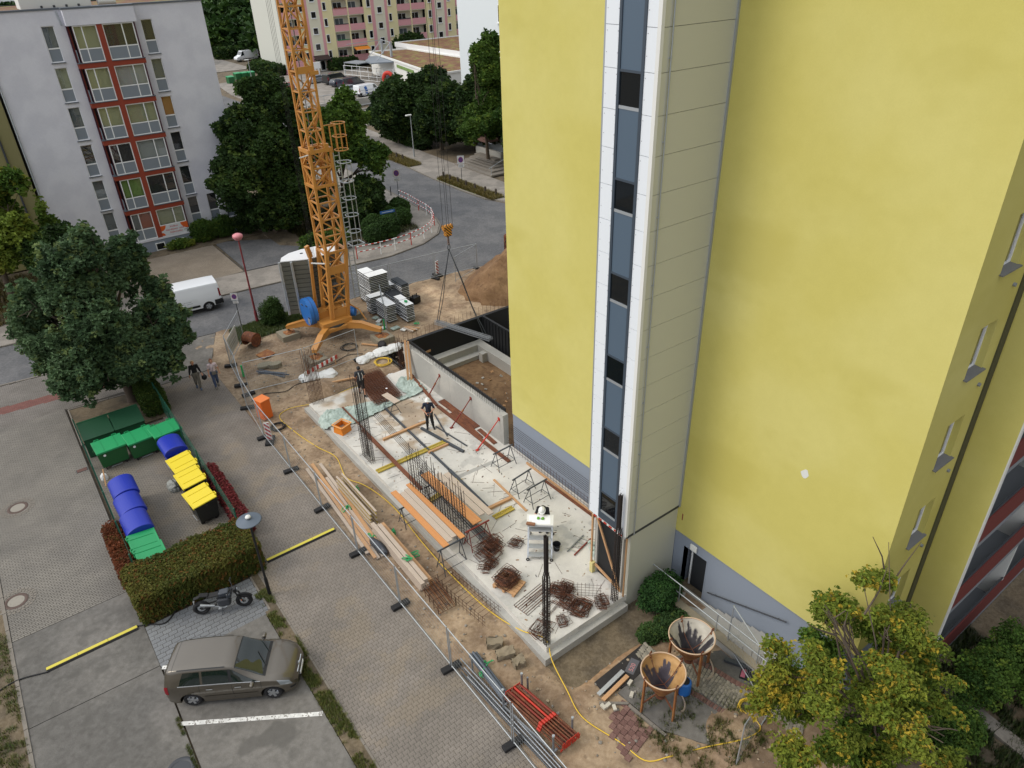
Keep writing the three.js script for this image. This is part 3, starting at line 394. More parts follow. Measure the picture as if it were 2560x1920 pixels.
// ---- white house across the street
mat('bayRed', 0x8c3a26, 0.8); mat('wineFrame', 0x4a2336, 0.7); mat('roofTrim', 0x5b626a, 0.6);
{
  const t = thing('white_apartment_house', 'pale grey rendered apartment house with red framed window bays', 'building', [0, 0, -65.2]);
  const floors = [14.85, 12.12, 9.39, 6.66, 3.93, 1.35], holes = [], Y0 = 1.05, YT = 18.2; const cur = [M.curtainGrey, M.curtainGreen, M.curtainGrey, null, M.curtainGrey, M.curtainGrey], curR = [null, M.curtainGrey, M.curtainBrown, null, null, null];
  const small = []; floors.forEach((y, i) => { small.push([7.42, 8.24, y, y + 2.36, cur[i]]); small.push([14.05, 14.87, y, y + 2.36, curR[i]]); });
  small.push([15.65, 16.47, 1.35, 3.71, null], [17.02, 17.85, 1.35, 3.71, null]);
  for (const [a, b, c, d] of small) holes.push(rectP(a, b, c, d)); holes.push(rectP(9.0, 13.55, 1.02 + 0.05, 17.16));
  const w = wallGeo(rectP(3.8, 18.78, Y0, YT), 0.3, holes); w.translate(0, 0, -0.3); new G().put(w).slab(18.5, 18.78, Y0, YT, -12, -0.3).slab(3.8, 4.1, Y0, YT, -12, -0.3).mesh('front_wall', M.plaster, t);
  new G().slab(3.82, 18.76, -0.1, Y0, -0.4, -0.03).mesh('plinth_wall', M.greyBase, t); new G().slab(4.1, 18.5, 0, YT, -12, -11.7).slab(4.1, 18.5, 0.9, 17.4, -1.7, -1.5).mesh('inner_wall', M.room, t);
  new G().slab(4.1, 18.5, YT - 0.2, YT - 0.05, -12, -0.3).mesh('roof_deck', M.roofgreen, t);
  new G().slab(3.75, 8.9, YT, YT + 0.12, -0.36, 0.06).slab(13.7, 18.83, YT, YT + 0.12, -0.36, 0.06).slab(8.9, 13.7, YT, YT + 0.12, -0.3, 0.75).mesh('roof_edge', M.roofTrim, t);
  for (const [a, b, c, d, k] of small) {
    const g = new THREE.Group(); g.name = 'window'; t.add(g); const z = -0.16, m = c + 0.86;
    new G().slab(a, a + 0.05, c, d, z, z + 0.06).slab(b - 0.05, b, c, d, z, z + 0.06).slab(a + 0.05, b - 0.05, d - 0.05, d, z, z + 0.06).slab(a + 0.05, b - 0.05, m, m + 0.09, z, z + 0.06).slab(a + 0.05, b - 0.05, c, c + 0.05, z, z + 0.06).mesh('window_frame', M.white, g);
    pane(g, a + 0.05, b - 0.05, m + 0.09, d - 0.05, z + 0.03, k, 0.14); bx('lower_panel', M.greyPanel, g, b - a - 0.1, m - c - 0.05, 0.03, (a + b) / 2, (m + c + 0.05) / 2, z + 0.03); bx('sill', M.roofTrim, g, b - a + 0.12, 0.05, 0.22, (a + b) / 2, c - 0.03, 0.0);
  }
  // window bays behind the red frame
  const bayW = [[9.28, 10.86], [11.24, 13.38]], zB = 0.62, kinds = [[M.curtainGreen, null], [M.curtainGreen, M.curtainWhite], [M.curtainGreen, M.curtainGreen], [null, M.curtainWhite], [M.curtainLime, null], [M.curtainGrey, M.curtainGreen]];
  const beams = [14.5, 11.78, 9.06, 6.34, 3.55]; const rf = new G().slab(10.86, 11.24, 1.1, 17.16, zB - 0.2, zB + 0.05); for (const y of beams) rf.slab(8.98, 10.86, y - 0.17, y + 0.17, 0.02, zB + 0.05).slab(11.24, 13.58, y - 0.17, y + 0.17, 0.02, zB + 0.05); rf.slab(8.98, 9.12, 1.1, 17.16, 0.0, 0.1).mesh('bay_frame', M.bayRed, t);
  new G().slab(8.95, 13.65, 17.16, YT, 0.0, zB + 0.1).slab(8.9, 13.6, 0.95, 1.1, 0, zB + 0.06).mesh('bay_hood', M.plaster, t); new G().slab(9.05, 13.5, -0.1, 0.95, 0, zB).mesh('bay_foot', M.greyBase, t);
  for (const y of beams) new G().slab(8.96, 10.86, y + 0.172, y + 0.21, 0.02, zB + 0.1).slab(11.24, 13.6, y + 0.172, y + 0.21, 0.02, zB + 0.1).mesh('beam_flashing', M.roofTrim, t);
  const lev = [[14.72, 17.14], [12.0, 14.32], [9.28, 11.6], [6.56, 8.88], [3.77, 6.16], [1.12, 3.37]];
  lev.forEach(([a, b], f) => bayW.forEach(([x0, x1], s) => {
    const g = new THREE.Group(); g.name = 'bay_window'; t.add(g); const xm = x0 + (x1 - x0) * (s ? 0.62 : 0.38), m = a + 0.86, z = zB - 0.06; const fm = new G();
    for (const x of [x0, xm - 0.04, x1 - 0.07]) fm.slab(x, x + 0.07, a, b, z, z + 0.06); for (const y of [a, m, b - 0.07]) fm.slab(x0 + 0.07, xm - 0.04, y, y + 0.07, z, z + 0.055).slab(xm + 0.03, x1 - 0.07, y, y + 0.07, z, z + 0.055); fm.mesh('window_frame', M.white, g);
    const lo = f === 5 && s === 1; for (const [p, q] of [[x0 + 0.07, xm - 0.04], [xm + 0.03, x1 - 0.07]]) { pane(g, p, q, m + 0.07, b - 0.07, z + 0.03, f === 5 && s === 0 && p > 9.5 ? M.curtainRed : kinds[f][s], 0.2); if (!lo) bx('lower_panel', M.greyPanel, g, q - p, m - a - 0.07, 0.03, (p + q) / 2, (m + a + 0.07) / 2, z + 0.03); }
    if (!s) { new G().bar(V(9.0, a, 0.1), V(9.0, b, 0.1), 0.08).bar(V(9.24, a, zB - 0.06), V(9.24, b, zB - 0.06), 0.05).mesh('side_post', M.wineFrame, g); new G().bar(V(9.12, m + 0.07, 0.34), V(9.12, b, 0.34), 0.02, 0.44).mesh('side_pane', M.glassDark, g); const sp = new G().bar(V(9.12, a, 0.34), V(9.12, m, 0.34), 0.03, 0.44); sp.mesh('side_panel', M.greyPanel, g); }
    else { new G().slab(13.42, 13.5, a, b, 0.05, zB - 0.02).mesh('side_post', M.wineFrame, g); }
    if (lo) { const bt = canvasTex(512, 200, (c, W_, H_) => { c.fillStyle = '#c9cdd2'; c.fillRect(0, 0, W_, H_); c.fillStyle = '#cf5a1e'; c.beginPath(); c.arc(0, 0, 110, 0, 7); c.fill(); c.beginPath(); c.arc(W_, 0, 130, 0, 7); c.fill(); c.beginPath(); c.arc(10, H_, 60, 0, 7); c.fill(); c.fillStyle = '#b03a3a'; c.font = 'bold italic 46px serif'; c.textAlign = 'center'; c.fillText('Nelkes', 250, 60); c.fillText('Gardinen- und', 260, 118); c.fillText('Nähstudio', 270, 175); c.fillStyle = '#5a5a66'; c.fillRect(420, 150, 70, 10); c.fillRect(480, 120, 10, 40); }); printPlane('shop_banner', x1 - x0 + 0.1, 0.84, bt, g, [(x0 + x1) / 2, a + 0.45, zB + 0.012]); }
  }));
  for (const x of [10.5, 12.1]) { new G().slab(x, x + 0.75, 0.05, 0.68, zB, zB + 0.04).mesh('cellar_frame', M.white, t); new G().slab(x + 0.07, x + 0.68, 0.12, 0.62, zB + 0.041, zB + 0.046).mesh('cellar_window', M.glassDark, t); }
  new G().cyl(V(8.75, 17.2, 0.06), V(8.65, 18.1, 0.06), 0.06).cyl(V(3.72, 0, 0.06), V(3.72, 18.1, 0.06), 0.07).mesh('rain_pipe', M.galv, t);
  new G().rbox(4.6, 1.6, 2, 0.05, 9.0, YT + 0.85, -2.2).mesh('roof_unit', M.offwhite, t); new G().cyl(V(11.8, YT + 0.3, -1.6), V(13, YT + 0.3, -1.6), 0.3).mesh('roof_duct', M.offwhite, t); for (let i = 0; i < 4; i++) bx('roof_vent', M.darkgrey, t, 0.14, 0.3, 0.14, 8 + i * 0.8, YT + 0.1, -1);
}
{ // olive neighbour
  const t = thing('olive_house', 'olive rendered house partly hidden behind the street trees', 'building', [-3, 0, -67.4]);
  new G().slab(-14, 6.6, 0, 14.5, -11, 0).mesh('house_wall', mat('olive', 0x8a8458, 0.9), t); new G().slab(-14, 6.7, 14.5, 14.7, -11, 0.1).mesh('roof_edge', M.roofTrim, t);
  for (let f = 0; f < 5; f++) for (const x of [-9, -5.5, -2, 1.2]) { const g = new THREE.Group(); g.name = 'window'; t.add(g); new G().slab(x, x + 1.2, 1.5 + f * 2.7, 2.9 + f * 2.7, 0, 0.05).mesh('window_frame', M.white, g); new G().slab(x + 0.08, x + 1.12, 1.58 + f * 2.7, 2.82 + f * 2.7, 0.051, 0.056).mesh('pane', M.glassDark, g); }
  new G().cyl(V(5.6, 0, 0.1), V(5.6, 14, 0.1), 0.07).mesh('rain_pipe', M.darkgrey, t);
}
{ // ---- pink and cream block far behind
  const t = thing('balcony_block', 'cream and pink slab block with rows of balconies far behind', 'building', [0, 0, -155.5]);
  const H = 20.4, X0 = 58.9, X1 = 132, S = 2.965;
  new G().slab(X0 + 0.2, X1, 0, H, -14, -1.4).mesh('block_core', M.room, t); new G().slab(X0 - 0.02, X0 + 0.2, 1, H, -14.1, 0).mesh('gable_wall', M.gablepaint, t); new G().slab(X0 - 0.01, X0 + 0.2, 0, 1, -14.1, -0.01).mesh('gable_plinth', M.pinkpaint, t);
  const wg = new G(), lg = new G(), pk = new G(), bal = []; wg.slab(X0 + 0.2, X1, H - 0.5, H, -0.2, 0);
  for (let m = -1; m < 5; m++) {
    const o = 64.4 + m * 15, cl = (a) => Math.max(X0 + 0.2, a);
    if (o > X0) { pk.slab(o, o + 0.78, 0, H - 0.5, -0.2, 0.02); lg.slab(o + 0.78, o + 3.25, 0, H - 0.5, -0.2, 0); pk.slab(o + 3.25, o + 3.88, 0, H - 0.5, -0.2, 0.02); }
    if (o + 6 > X0) wg.slab(o + 3.88, o + 6, 0, H - 0.5, -0.2, 0); wg.slab(cl(o + 13.25), o + 15, 0, H - 0.5, -0.2, 0); bal.push([cl(o + 6), o + 13.25, o]);
  }
  wg.mesh('front_wall', M.creampaint, t); lg.mesh('stair_wall', M.lightpaint, t); pk.mesh('pink_pier', M.pinkpaint, t);
  const wf = (x0, x1, y0, y1) => { if (x0 < X0 + 0.3) return; const g = new THREE.Group(); g.name = 'window'; t.add(g); bx('window_frame', M.white, g, x1 - x0, y1 - y0, 0.06, (x0 + x1) / 2, (y0 + y1) / 2, 0.02); bx('pane', M.glassDark, g, x1 - x0 - 0.2, y1 - y0 - 0.2, 0.02, (x0 + x1) / 2, (y0 + y1) / 2, 0.05); bx('sill', M.white, g, x1 - x0 + 0.15, 0.07, 0.18, (x0 + x1) / 2, y0 - 0.04, 0.06); };
  for (let m = -1; m < 3; m++) for (let f = 0; f < 5; f++) {
    const o = 64.4 + m * 15, y = f * S; wf(o + 1.38, o + 2.52, y + 3.95, y + 5.22); wf(o + 4.05, o + 4.85, y + 2.28, y + 3.8); wf(o + 13.98, o + 14.88, y + 2.28, y + 3.8);
  }
  const fl = [M.curtainRed, M.green, M.darkgrey];
  for (const [a, b] of bal) if (a < 110) for (let f = 0; f < 6; f++) {
    const y = f * S - 0.55, g = new THREE.Group(); g.name = 'balcony'; t.add(g); const c = (a + b) / 2;
    new G().slab(a + 0.25, c - 0.15, y + 1.75, y + 2.98, -0.02, 0.06).slab(c + 0.15, b - 0.05, y + 1.75, y + 2.98, -0.02, 0.06).mesh('parapet', M.pinkpaint, g);
    new G().slab(a, b, y + 1.6, y + 1.76, -1.3, 0.0).mesh('floor', M.lightpaint, g); new G().slab(a - 0.05, a + 0.2, y + 1.6, y + S + 1.6, -0.2, 0.02).slab(c - 0.14, c + 0.14, y + 1.6, y + S + 1.6, -0.2, 0.02).mesh('pier', M.creampaint, g); new G().slab(a, b, y + 1.76, y + S + 1.6, -1.35, -1.25).mesh('back_wall', M.lightpaint, g);
    for (const x of [a + 0.9, c + 0.5]) { if (x + 2 > b) continue; new G().slab(x, x + 2, y + 1.9, y + 4.1, -1.25, -1.19).mesh('door_frame', M.white, g); new G().slab(x + 0.1, x + 0.95, y + 2.0, y + 4.0, -1.19, -1.17).slab(x + 1.05, x + 1.9, y + 2.0, y + 4.0, -1.19, -1.17).mesh('pane', rnd() < 0.5 ? M.glassDark : M.curtainGrey, g); }
    if (rnd() < 0.4) new G().slab(a + 0.5, c - 0.3, y + 2.98, y + 3.12, -0.05, 0.14).mesh('flower_box', fl[f % 3], g);
  }
  const aw = new THREE.Group(); aw.name = 'awning'; t.add(aw); bx('awning_cloth', mat('awning', 0xe08a26, 0.8), aw, 3.4, 0.05, 1.3, 76.05, 3.6, 0.6, 0, 0.42); bx('awning_bar', M.white, aw, 3.4, 0.08, 0.06, 76.05, 3.32, 1.2);
  const po = new THREE.Group(); po.name = 'porch'; t.add(po); new G().slab(65, 68.2, 2.2, 2.35, 0, 2).mesh('porch_roof', M.black, po); bx('porch_tiles', mat('porchTile', 0x40302c, 0.9), po, 3.3, 0.1, 1.6, 66.6, 2.62, 0.75, 0, 0.45); new G().slab(65.1, 65.25, 0, 2.2, 1.7, 1.85).slab(67.95, 68.1, 0, 2.2, 1.7, 1.85).mesh('porch_post', M.redbrown, po); new G().slab(66.2, 67.4, 0.02, 2.1, 0.01, 0.08).mesh('house_door', M.white, po); new G().slab(66.35, 67.25, 0.2, 1.95, 0.081, 0.09).mesh('door_pane', M.glassDark, po);
  new G().slab(X0 - 0.1, X1, H, H + 0.25, -14.2, 0.15).mesh('roof_edge', M.roofTrim, t);
}
{ // ---- low shop building with a planted roof
  const t = thing('flat_roof_shop', 'low white shop building with a brown planted flat roof', 'building', [0, 0, 0]);
  const L = [[72.1, -143.9], [79.7, -141.9], [79.4, -121.8], [79, -108], [64.9, -107.2]]; new G().poly(L, 0, 3.9).mesh('shop_wall', M.whitePaint, t); new G().poly(L.map(([x, z]) => [72.5 + (x - 72.5) * 0.95, -125 + (z + 125) * 0.98]), 3.9, 3.98).mesh('planted_roof', M.roofgreen, t);
  const e = new G(); for (let i = 0; i < L.length; i++) { const a = L[i], b = L[(i + 1) % L.length]; e.bar(V(a[0], 4, a[1]), V(b[0], 4, b[1]), 0.3, 0.3); } e.mesh('roof_rim', M.whitePaint, t);
  new G().slab(79.8, 102, 0, 4.7, -147, -104).mesh('rear_wall', M.whitePaint, t); new G().slab(80.1, 102, 4.71, 4.8, -146.8, -104).mesh('rear_planted_roof', M.roofgreen, t); new G().slab(79.65, 79.8, 4.1, 4.95, -147, -104).slab(79.65, 102, 4.1, 4.95, -147.15, -147).mesh('rear_rim', M.white, t);
  const ca = new THREE.Group(); ca.name = 'entrance_canopy'; t.add(ca); new G().poly([[69.8, -139.4], [71, -139.2], [69.2, -128.6], [65.2, -130.2], [66, -134]], 3.55, 3.75).mesh('canopy_slab', M.greyPanel, ca); for (const [x, z] of [[72.2, -138.6], [71.2, -133.2]]) { new G().cyl(V(x, 3.8, z), V(x, 6.6, z), 0.25).mesh('canopy_mast', M.galv, ca); new G().bar(V(x, 6.4, z), V(x - 3.6, 3.8, z + 0.8), 0.1).mesh('canopy_stay', M.galv, ca); } new G().bar(V(72.2, 6.5, -138.6), V(71.2, 6.5, -133.2), 0.1).bar(V(64.6, 6.4, -138), V(72.2, 6.5, -138.6), 0.1).mesh('mast_beam', M.galv, ca);
  for (let i = 0; i < 3; i++) bx('green_band', M.curtainLime, t, 0.05, 0.5, 3, 68.4 - i * 0.62, 3.2, -125.5 + i * 3.1, -0.198);
}
{ // ---- white block behind the right trees
  const t = thing('white_block', 'tall plain white block behind the leafy street trees', 'building', [52, 0, -66]);
  new G().slab(0, 12, 0, 27, -14, 8).mesh('block_wall', mat('whiteBlock', 0xd6dde0, 0.9), t);
  for (let f = 0; f < 8; f++) for (const z of [-5.9, 0, 5]) { const g = new THREE.Group(); g.name = 'window'; t.add(g); new G().slab(-0.03, 0.02, 2.2 + f * 2.95, 4 + f * 2.95, z, z + 1.8).mesh('window_frame', M.white, g); new G().slab(-0.04, -0.031, 2.3 + f * 2.95, 3.9 + f * 2.95, z + 0.1, z + 0.85).slab(-0.04, -0.031, 2.3 + f * 2.95, 3.9 + f * 2.95, z + 0.95, z + 1.7).mesh('pane', M.glassDark, g); bx('sill', M.white, g, 0.25, 0.06, 2, -0.1, 2.15 + f * 2.95, z + 0.9); }
}
// ---------------------------------------------------------------- trees, hedges, shrubs, grass
pmat('leaf', 0xffffff, 0.75, { transmission: 0.28, thickness: 0, side: THREE.DoubleSide, specularIntensity: 0.35 });
function clumpGeo(n, spread, len, wid, s) {
  seed = s; const P = [], N = [];
  for (let i = 0; i < n; i++) {
    const c = V(rr(-1, 1), rr(-0.8, 0.8), rr(-1, 1)).multiplyScalar(spread), q = new THREE.Quaternion().setFromEuler(new THREE.Euler(rr(-0.8, 0.8), rr(0, 6.28), rr(-0.8, 0.8))), k = rr(0.75, 1.25), f = wid * 0.35;
    const v = [V(0, 0, -len / 2), V(-wid / 2, f, -len * 0.05), V(0, -0.1 * len, len / 2), V(wid / 2, f, -len * 0.05)].map((p) => p.multiplyScalar(k).applyQuaternion(q).add(c));
    for (const [a, b, d] of [[0, 1, 2], [0, 2, 3]]) { const nn = v[b].clone().sub(v[a]).cross(v[d].clone().sub(v[a])).normalize(); for (const e of [a, b, d]) { P.push(v[e].x, v[e].y, v[e].z); N.push(nn.x, nn.y, nn.z); } }
  }
  const g = new THREE.BufferGeometry(); g.setAttribute('position', new THREE.Float32BufferAttribute(P, 3)); g.setAttribute('normal', new THREE.Float32BufferAttribute(N, 3)); return boxUV(g);
}
const n3 = (x, y, z, s) => (vnoise(x + 50, y + 50, 997, s) + vnoise(y + 80, z + 80, 997, s + 1) + vnoise(z + 20, x + 20, 997, s + 2)) / 3;
const CL = { mid: clumpGeo(12, 0.2, 0.2, 0.15, 5), fine: clumpGeo(14, 0.15, 0.12, 0.07, 6), far: clumpGeo(12, 0.32, 0.34, 0.26, 7), tiny: clumpGeo(12, 0.06, 0.07, 0.045, 8), huge: clumpGeo(14, 0.9, 0.9, 0.7, 9) };
const twig = (g, a, b, r0, r1) => { const m = a.clone().lerp(b, 0.5).add(V(rr(-1, 1), rr(-0.3, 1), rr(-1, 1)).multiplyScalar(a.distanceTo(b) * 0.09)); g.cyl(a, m, r0, (r0 + r1) / 2, 6).cyl(m, b, (r0 + r1) / 2, r1, 6); };
function leafField(lobes, n, size, pal, s, gap = 0.42, shell = 0.4, tone = null) {
  const L = [], C = [], vol = lobes.map((l) => Math.pow(l[3] * l[4] * l[5], 0.7)), tot = vol.reduce((a, b) => a + b); const pc = pal.map(col);
  lobes.forEach((l, k) => {
    const m = Math.round(n * vol[k] / tot);
    for (let i = 0, tries = 0; i < m && tries < m * 4; tries++) {
      const d = V(rr(-1, 1), rr(-1, 1), rr(-1, 1)); if (d.length() > 1) continue; d.normalize(); const r = Math.pow(rnd(), shell), bump = 0.78 + 0.4 * n3(d.x * 2.4, d.y * 2.4, d.z * 2.4, s + k);
      const p = V(l[0] + d.x * l[3] * r * bump, l[1] + d.y * l[4] * r * bump, l[2] + d.z * l[5] * r * bump); if (p.y < 0.15) continue;
      if (n3(p.x * 1.05 / size, p.y * 1.05 / size, p.z * 1.05 / size, s) < gap) continue;
      L.push(mtx(p.x, p.y, p.z, rr(0, 6.28), size * rr(0.75, 1.25), rr(-0.5, 0.5), rr(-0.5, 0.5))); const t = clamp(n3(p.x * 0.8, p.y * 0.8, p.z * 0.8, s + 40) * 2.4 - 0.7 + rr(-0.3, 0.3)); const tt = tone ? clamp(t * 0.6 + tone(p)) : t; C.push(pc[0].clone().lerp(pc[1], tt).lerp(pc[2] || pc[1], rnd() < (tone ? tt * 0.3 : 0.12) ? 0.8 : 0).multiplyScalar(rr(0.8, 1.2))); i++;
    }
  });
  return [L, C];
}
function tree(name, label, x, z, o) {
  const t = thing(name, label, 'tree', [x, o.y || 0, z], 0, o.group), tr = new G(); seed = o.s * 7919 + 11; const R = o.r || 0.22, top = o.trunk;
  const knee = V(rr(-0.2, 0.2), top * 0.55, rr(-0.2, 0.2)), head = V(rr(-0.3, 0.3), top, rr(-0.3, 0.3)); tr.cyl(V(0, -0.1, 0), V(0, 0.25, 0), R * 1.35, R * 1.05, 9).cyl(V(0, 0.25, 0), knee, R * 1.05, R * 0.85, 9).cyl(knee, head, R * 0.85, R * 0.6, 9);
  tr.mesh('trunk', M.bark, t); const lm = new G();
  let li = 0; for (const l of o.lobes) { if (o.plain && li++ % 4) continue; const c = V(l[0], l[1], l[2]), st = knee.clone().lerp(head, rr(0.3, 1)); twig(lm, st, c, R * 0.4, R * 0.16); for (let i = 0; i < 5; i++) { const e = c.clone().add(V(rr(-1, 1) * l[3], rr(-0.4, 0.95) * l[4], rr(-1, 1) * l[5]).multiplyScalar(0.75)); twig(lm, c.clone().lerp(st, rr(0, 0.5)), e, R * 0.14, 0.012); } }
  for (const [a, b] of o.twigs || []) twig(lm, V(...a), V(...b), 0.03, 0.008);
  lm.mesh('limb', M.bark, t);
  const LB = [...o.lobes]; for (const l of o.lobes) if (l[3] > 1.2 && !o.plain) for (let i = 0; i < 7; i++) { const d = V(rr(-1, 1), rr(-0.55, 1), rr(-1, 1)).normalize(), q = rr(0.2, 0.36); LB.push([l[0] + d.x * l[3] * 0.92, l[1] + d.y * l[4] * 0.95, l[2] + d.z * l[5] * 0.92, l[3] * q, l[4] * q * 0.9, l[5] * q]); }
  const [L, C] = leafField(LB, o.n, o.size || 1, o.pal, o.s, o.gap, o.shell, o.tone); const c = inst('crown', CL[o.clump || 'mid'], M.leaf, L, C, t); c.userData.kind = 'stuff';
  return t;
}
const MAPLE = [0x425c3c, 0x627b55, 0x77864f], DARK = [0x233a18, 0x3c5524, 0x56692c], MIDG = [0x33511d, 0x55712a, 0x6f8432], YELG = [0x4f6f26, 0x8d8e30, 0xb39a34], LIME = [0x4c6a26, 0x7f8f38, 0x94993e];
tree('maple_tree', 'broad dark green maple rising behind the green bin shed', 3.1, -40.3, { s: 1, trunk: 4.2, r: 0.24, n: 8600, size: 1.05, gap: 0.465, pal: MAPLE, lobes: [[0, 5.2, 0, 3.2, 3.1, 3.2], [-2.3, 4.9, -1.4, 1.9, 1.8, 2.0], [2.2, 4.0, 1.3, 1.9, 1.7, 1.9], [0.6, 7.7, -0.6, 1.9, 2.0, 1.9], [-1.2, 8.3, 0.2, 0.9, 1.6, 0.9], [0.3, 9.2, 0.8, 0.7, 1.2, 0.7], [2.0, 7.6, -0.6, 1.1, 1.7, 1.1], [-1.0, 3.2, 1.6, 2.4, 1.7, 2.2], [1.3, 2.9, 2.0, 2.0, 1.4, 1.8], [3.0, 5.6, 0.3, 0.8, 1.1, 0.8], [-2.9, 6.4, -0.6, 1.2, 1.3, 1.2], [-2.2, 3.2, -1.8, 1.5, 1.3, 1.5]] });
tree('street_tree', 'yellow green street tree at the far left before the olive house', -0.4, -59.2, { s: 2, trunk: 3.6, n: 3800, size: 1.5, gap: 0.42, pal: LIME, lobes: [[0.6, 5.4, 0, 3.0, 2.6, 2.8], [1.8, 7.2, 0.2, 1.9, 2.3, 1.8], [2.8, 4.4, 0.6, 1.8, 1.5, 1.8], [-1.5, 6.2, 0, 2.2, 2.4, 2.2], [1.2, 9.0, 0, 1.0, 1.3, 1.0]] });
tree('street_tree', 'green street tree standing just behind the maple crown', 3.2, -56.6, { s: 3, trunk: 2.6, n: 1800, size: 1.4, gap: 0.42, pal: DARK, lobes: [[0, 4.0, 0, 2.2, 1.8, 2.0], [1, 3.0, 0.5, 1.6, 1.4, 1.5]] });
tree('street_tree', 'large dark tree filling the corner left of the crane', 20.2, -62.6, { s: 4, trunk: 4, r: 0.3, n: 8500, size: 1.55, gap: 0.4, pal: DARK, clump: 'mid', lobes: [[0, 6, 0, 3.7, 3.6, 3.4], [2.2, 9.3, -1.4, 2.6, 2.7, 2.6], [-2.2, 4.8, 0.8, 2.4, 2.3, 2.3], [1.8, 4.0, 1.4, 2.6, 2.4, 2.4], [-0.6, 8.4, -0.4, 2.3, 2.4, 2.3], [0, 2.6, 1.6, 3.0, 1.7, 2.2], [3.6, 6.4, -0.6, 2.1, 2.3, 2.1], [1.0, 11.2, -1.2, 1.3, 1.3, 1.3]] });
tree('street_tree', 'dense green tree directly behind the crane mast', 26.4, -61.2, { s: 5, trunk: 4, r: 0.26, n: 5200, size: 1.6, gap: 0.44, pal: MIDG, lobes: [[0, 6.4, 0, 2.6, 3.0, 2.6], [1.3, 8.6, -0.4, 1.8, 1.8, 1.8], [2.2, 5.2, 0.9, 2.0, 1.6, 2.0], [-1.2, 8.0, 0, 1.8, 2.0, 1.8], [3.2, 4.2, 0.8, 1.1, 0.8, 1.1], [1.6, 10.2, -0.6, 0.8, 1.0, 0.8]] });
tree('street_tree', 'low dark tree beneath the mast beside the clipped balls', 27.4, -58.9, { s: 6, trunk: 1.4, r: 0.14, n: 1700, size: 1.4, gap: 0.35, pal: DARK, lobes: [[0, 2.1, 0, 1.8, 1.6, 1.7], [-1.6, 1.8, 0.6, 1.5, 1.3, 1.4], [0.6, 3.2, -0.4, 1.2, 1.2, 1.2]] });
const RT = 'trees along the right pavement';
for (const [x, z, s, h, lab] of [[45.4, -85.2, 11, 0.95, 'rounded dark tree beside the far ramp wall'], [49.4, -84, 12, 1.05, 'dark tree between the ramp and the white block'], [47.6, -78.6, 13, 0.9, 'dark tree over the pavement lamp'], [50.4, -75, 14, 1.0, 'dark tree at the foot of the outdoor steps']]) tree('street_tree', lab, x, z, { s, group: RT, trunk: 2.6, n: 3400, size: 2.0, gap: 0.38, pal: DARK, lobes: [[0, 4.6 * h, 0, 3.1 * h, 3.0 * h, 3.1 * h], [-1.4, 3.4, 0.9, 2.2, 1.9, 2.2], [1.3, 6.2 * h, -0.5, 2.0, 2.0, 2.0], [0.8, 2.4, 1.3, 2.4, 1.4, 1.9]] });
tree('street_tree', 'tall light green tree against the white block wall', 47.3, -68.2, { s: 15, trunk: 4, n: 5200, size: 1.7, gap: 0.45, pal: MIDG, lobes: [[0, 6, 0, 2.4, 3.0, 2.4], [0.2, 9.6, 0, 1.8, 2.6, 1.8], [-1.4, 7.6, 0.4, 1.3, 1.8, 1.3], [0.8, 12.0, 0, 1.0, 1.8, 1.0], [-1.2, 11.2, 0, 0.8, 1.2, 0.8], [1.4, 4.4, 0.6, 2.2, 1.8, 2.0], [-1.8, 4.0, 0.8, 1.8, 1.4, 1.6]] });
tree('street_tree', 'green tree shading the outdoor steps beside the yellow gable', 49.6, -64, { s: 16, trunk: 3.2, n: 3600, size: 1.8, gap: 0.42, pal: MIDG, lobes: [[0, 5.2, 0, 2.6, 2.4, 2.6], [0.6, 8.2, 0, 2.0, 2.6, 2.0], [-1.2, 3.6, 0.4, 1.6, 1.3, 1.6]] });
tree('robinia_tree', 'yellowing tree with bare top twigs beside the gable corner', 15.1, -4.3, { s: 21, trunk: 3.0, r: 0.13, plain: 1, n: 6400, size: 0.95, gap: 0.46, shell: 0.85, tone: (p) => clamp(0.2 * (p.y - 3.4) - 0.1 * p.x, -0.3, 0.4), clump: 'fine', pal: YELG, lobes: (() => { seed = 88; const L = []; for (let i = 0; i < 95; i++) { const a = rr(0, 6.28), r = Math.sqrt(rnd()), h = rr(-1, 1), q = Math.sqrt(1 - h * h * 0.8); L.push([-0.25 + Math.cos(a) * r * 3.2 * q, 3.5 + h * 1.9, -0.2 + Math.sin(a) * r * 2.6 * q, rr(0.38, 0.66), rr(0.2, 0.36), rr(0.38, 0.66)]); } L.push([-0.4, 6.6, -1.0, 0.35, 0.7, 0.35], [-1.2, 6.1, -1.2, 0.4, 0.4, 0.4], [1.3, 6.0, -1.2, 0.4, 0.5, 0.4]); return L; })(), twigs: [[[0, 3, 0], [-1.6, 6.6, -1.2]], [[0, 3.4, 0], [-0.5, 7.2, -1.1]], [[0.3, 3.4, 0], [1.4, 7.0, -1.4]], [[1.2, 5.5, -1], [2.2, 6.9, -0.9]], [[-1.2, 5.6, -1], [-2.5, 6.8, -1.2]], [[-0.4, 6, -0.8], [0.4, 7.1, -0.9]], [[1.3, 6, -1.2], [0.8, 7.4, -1.6]]] });
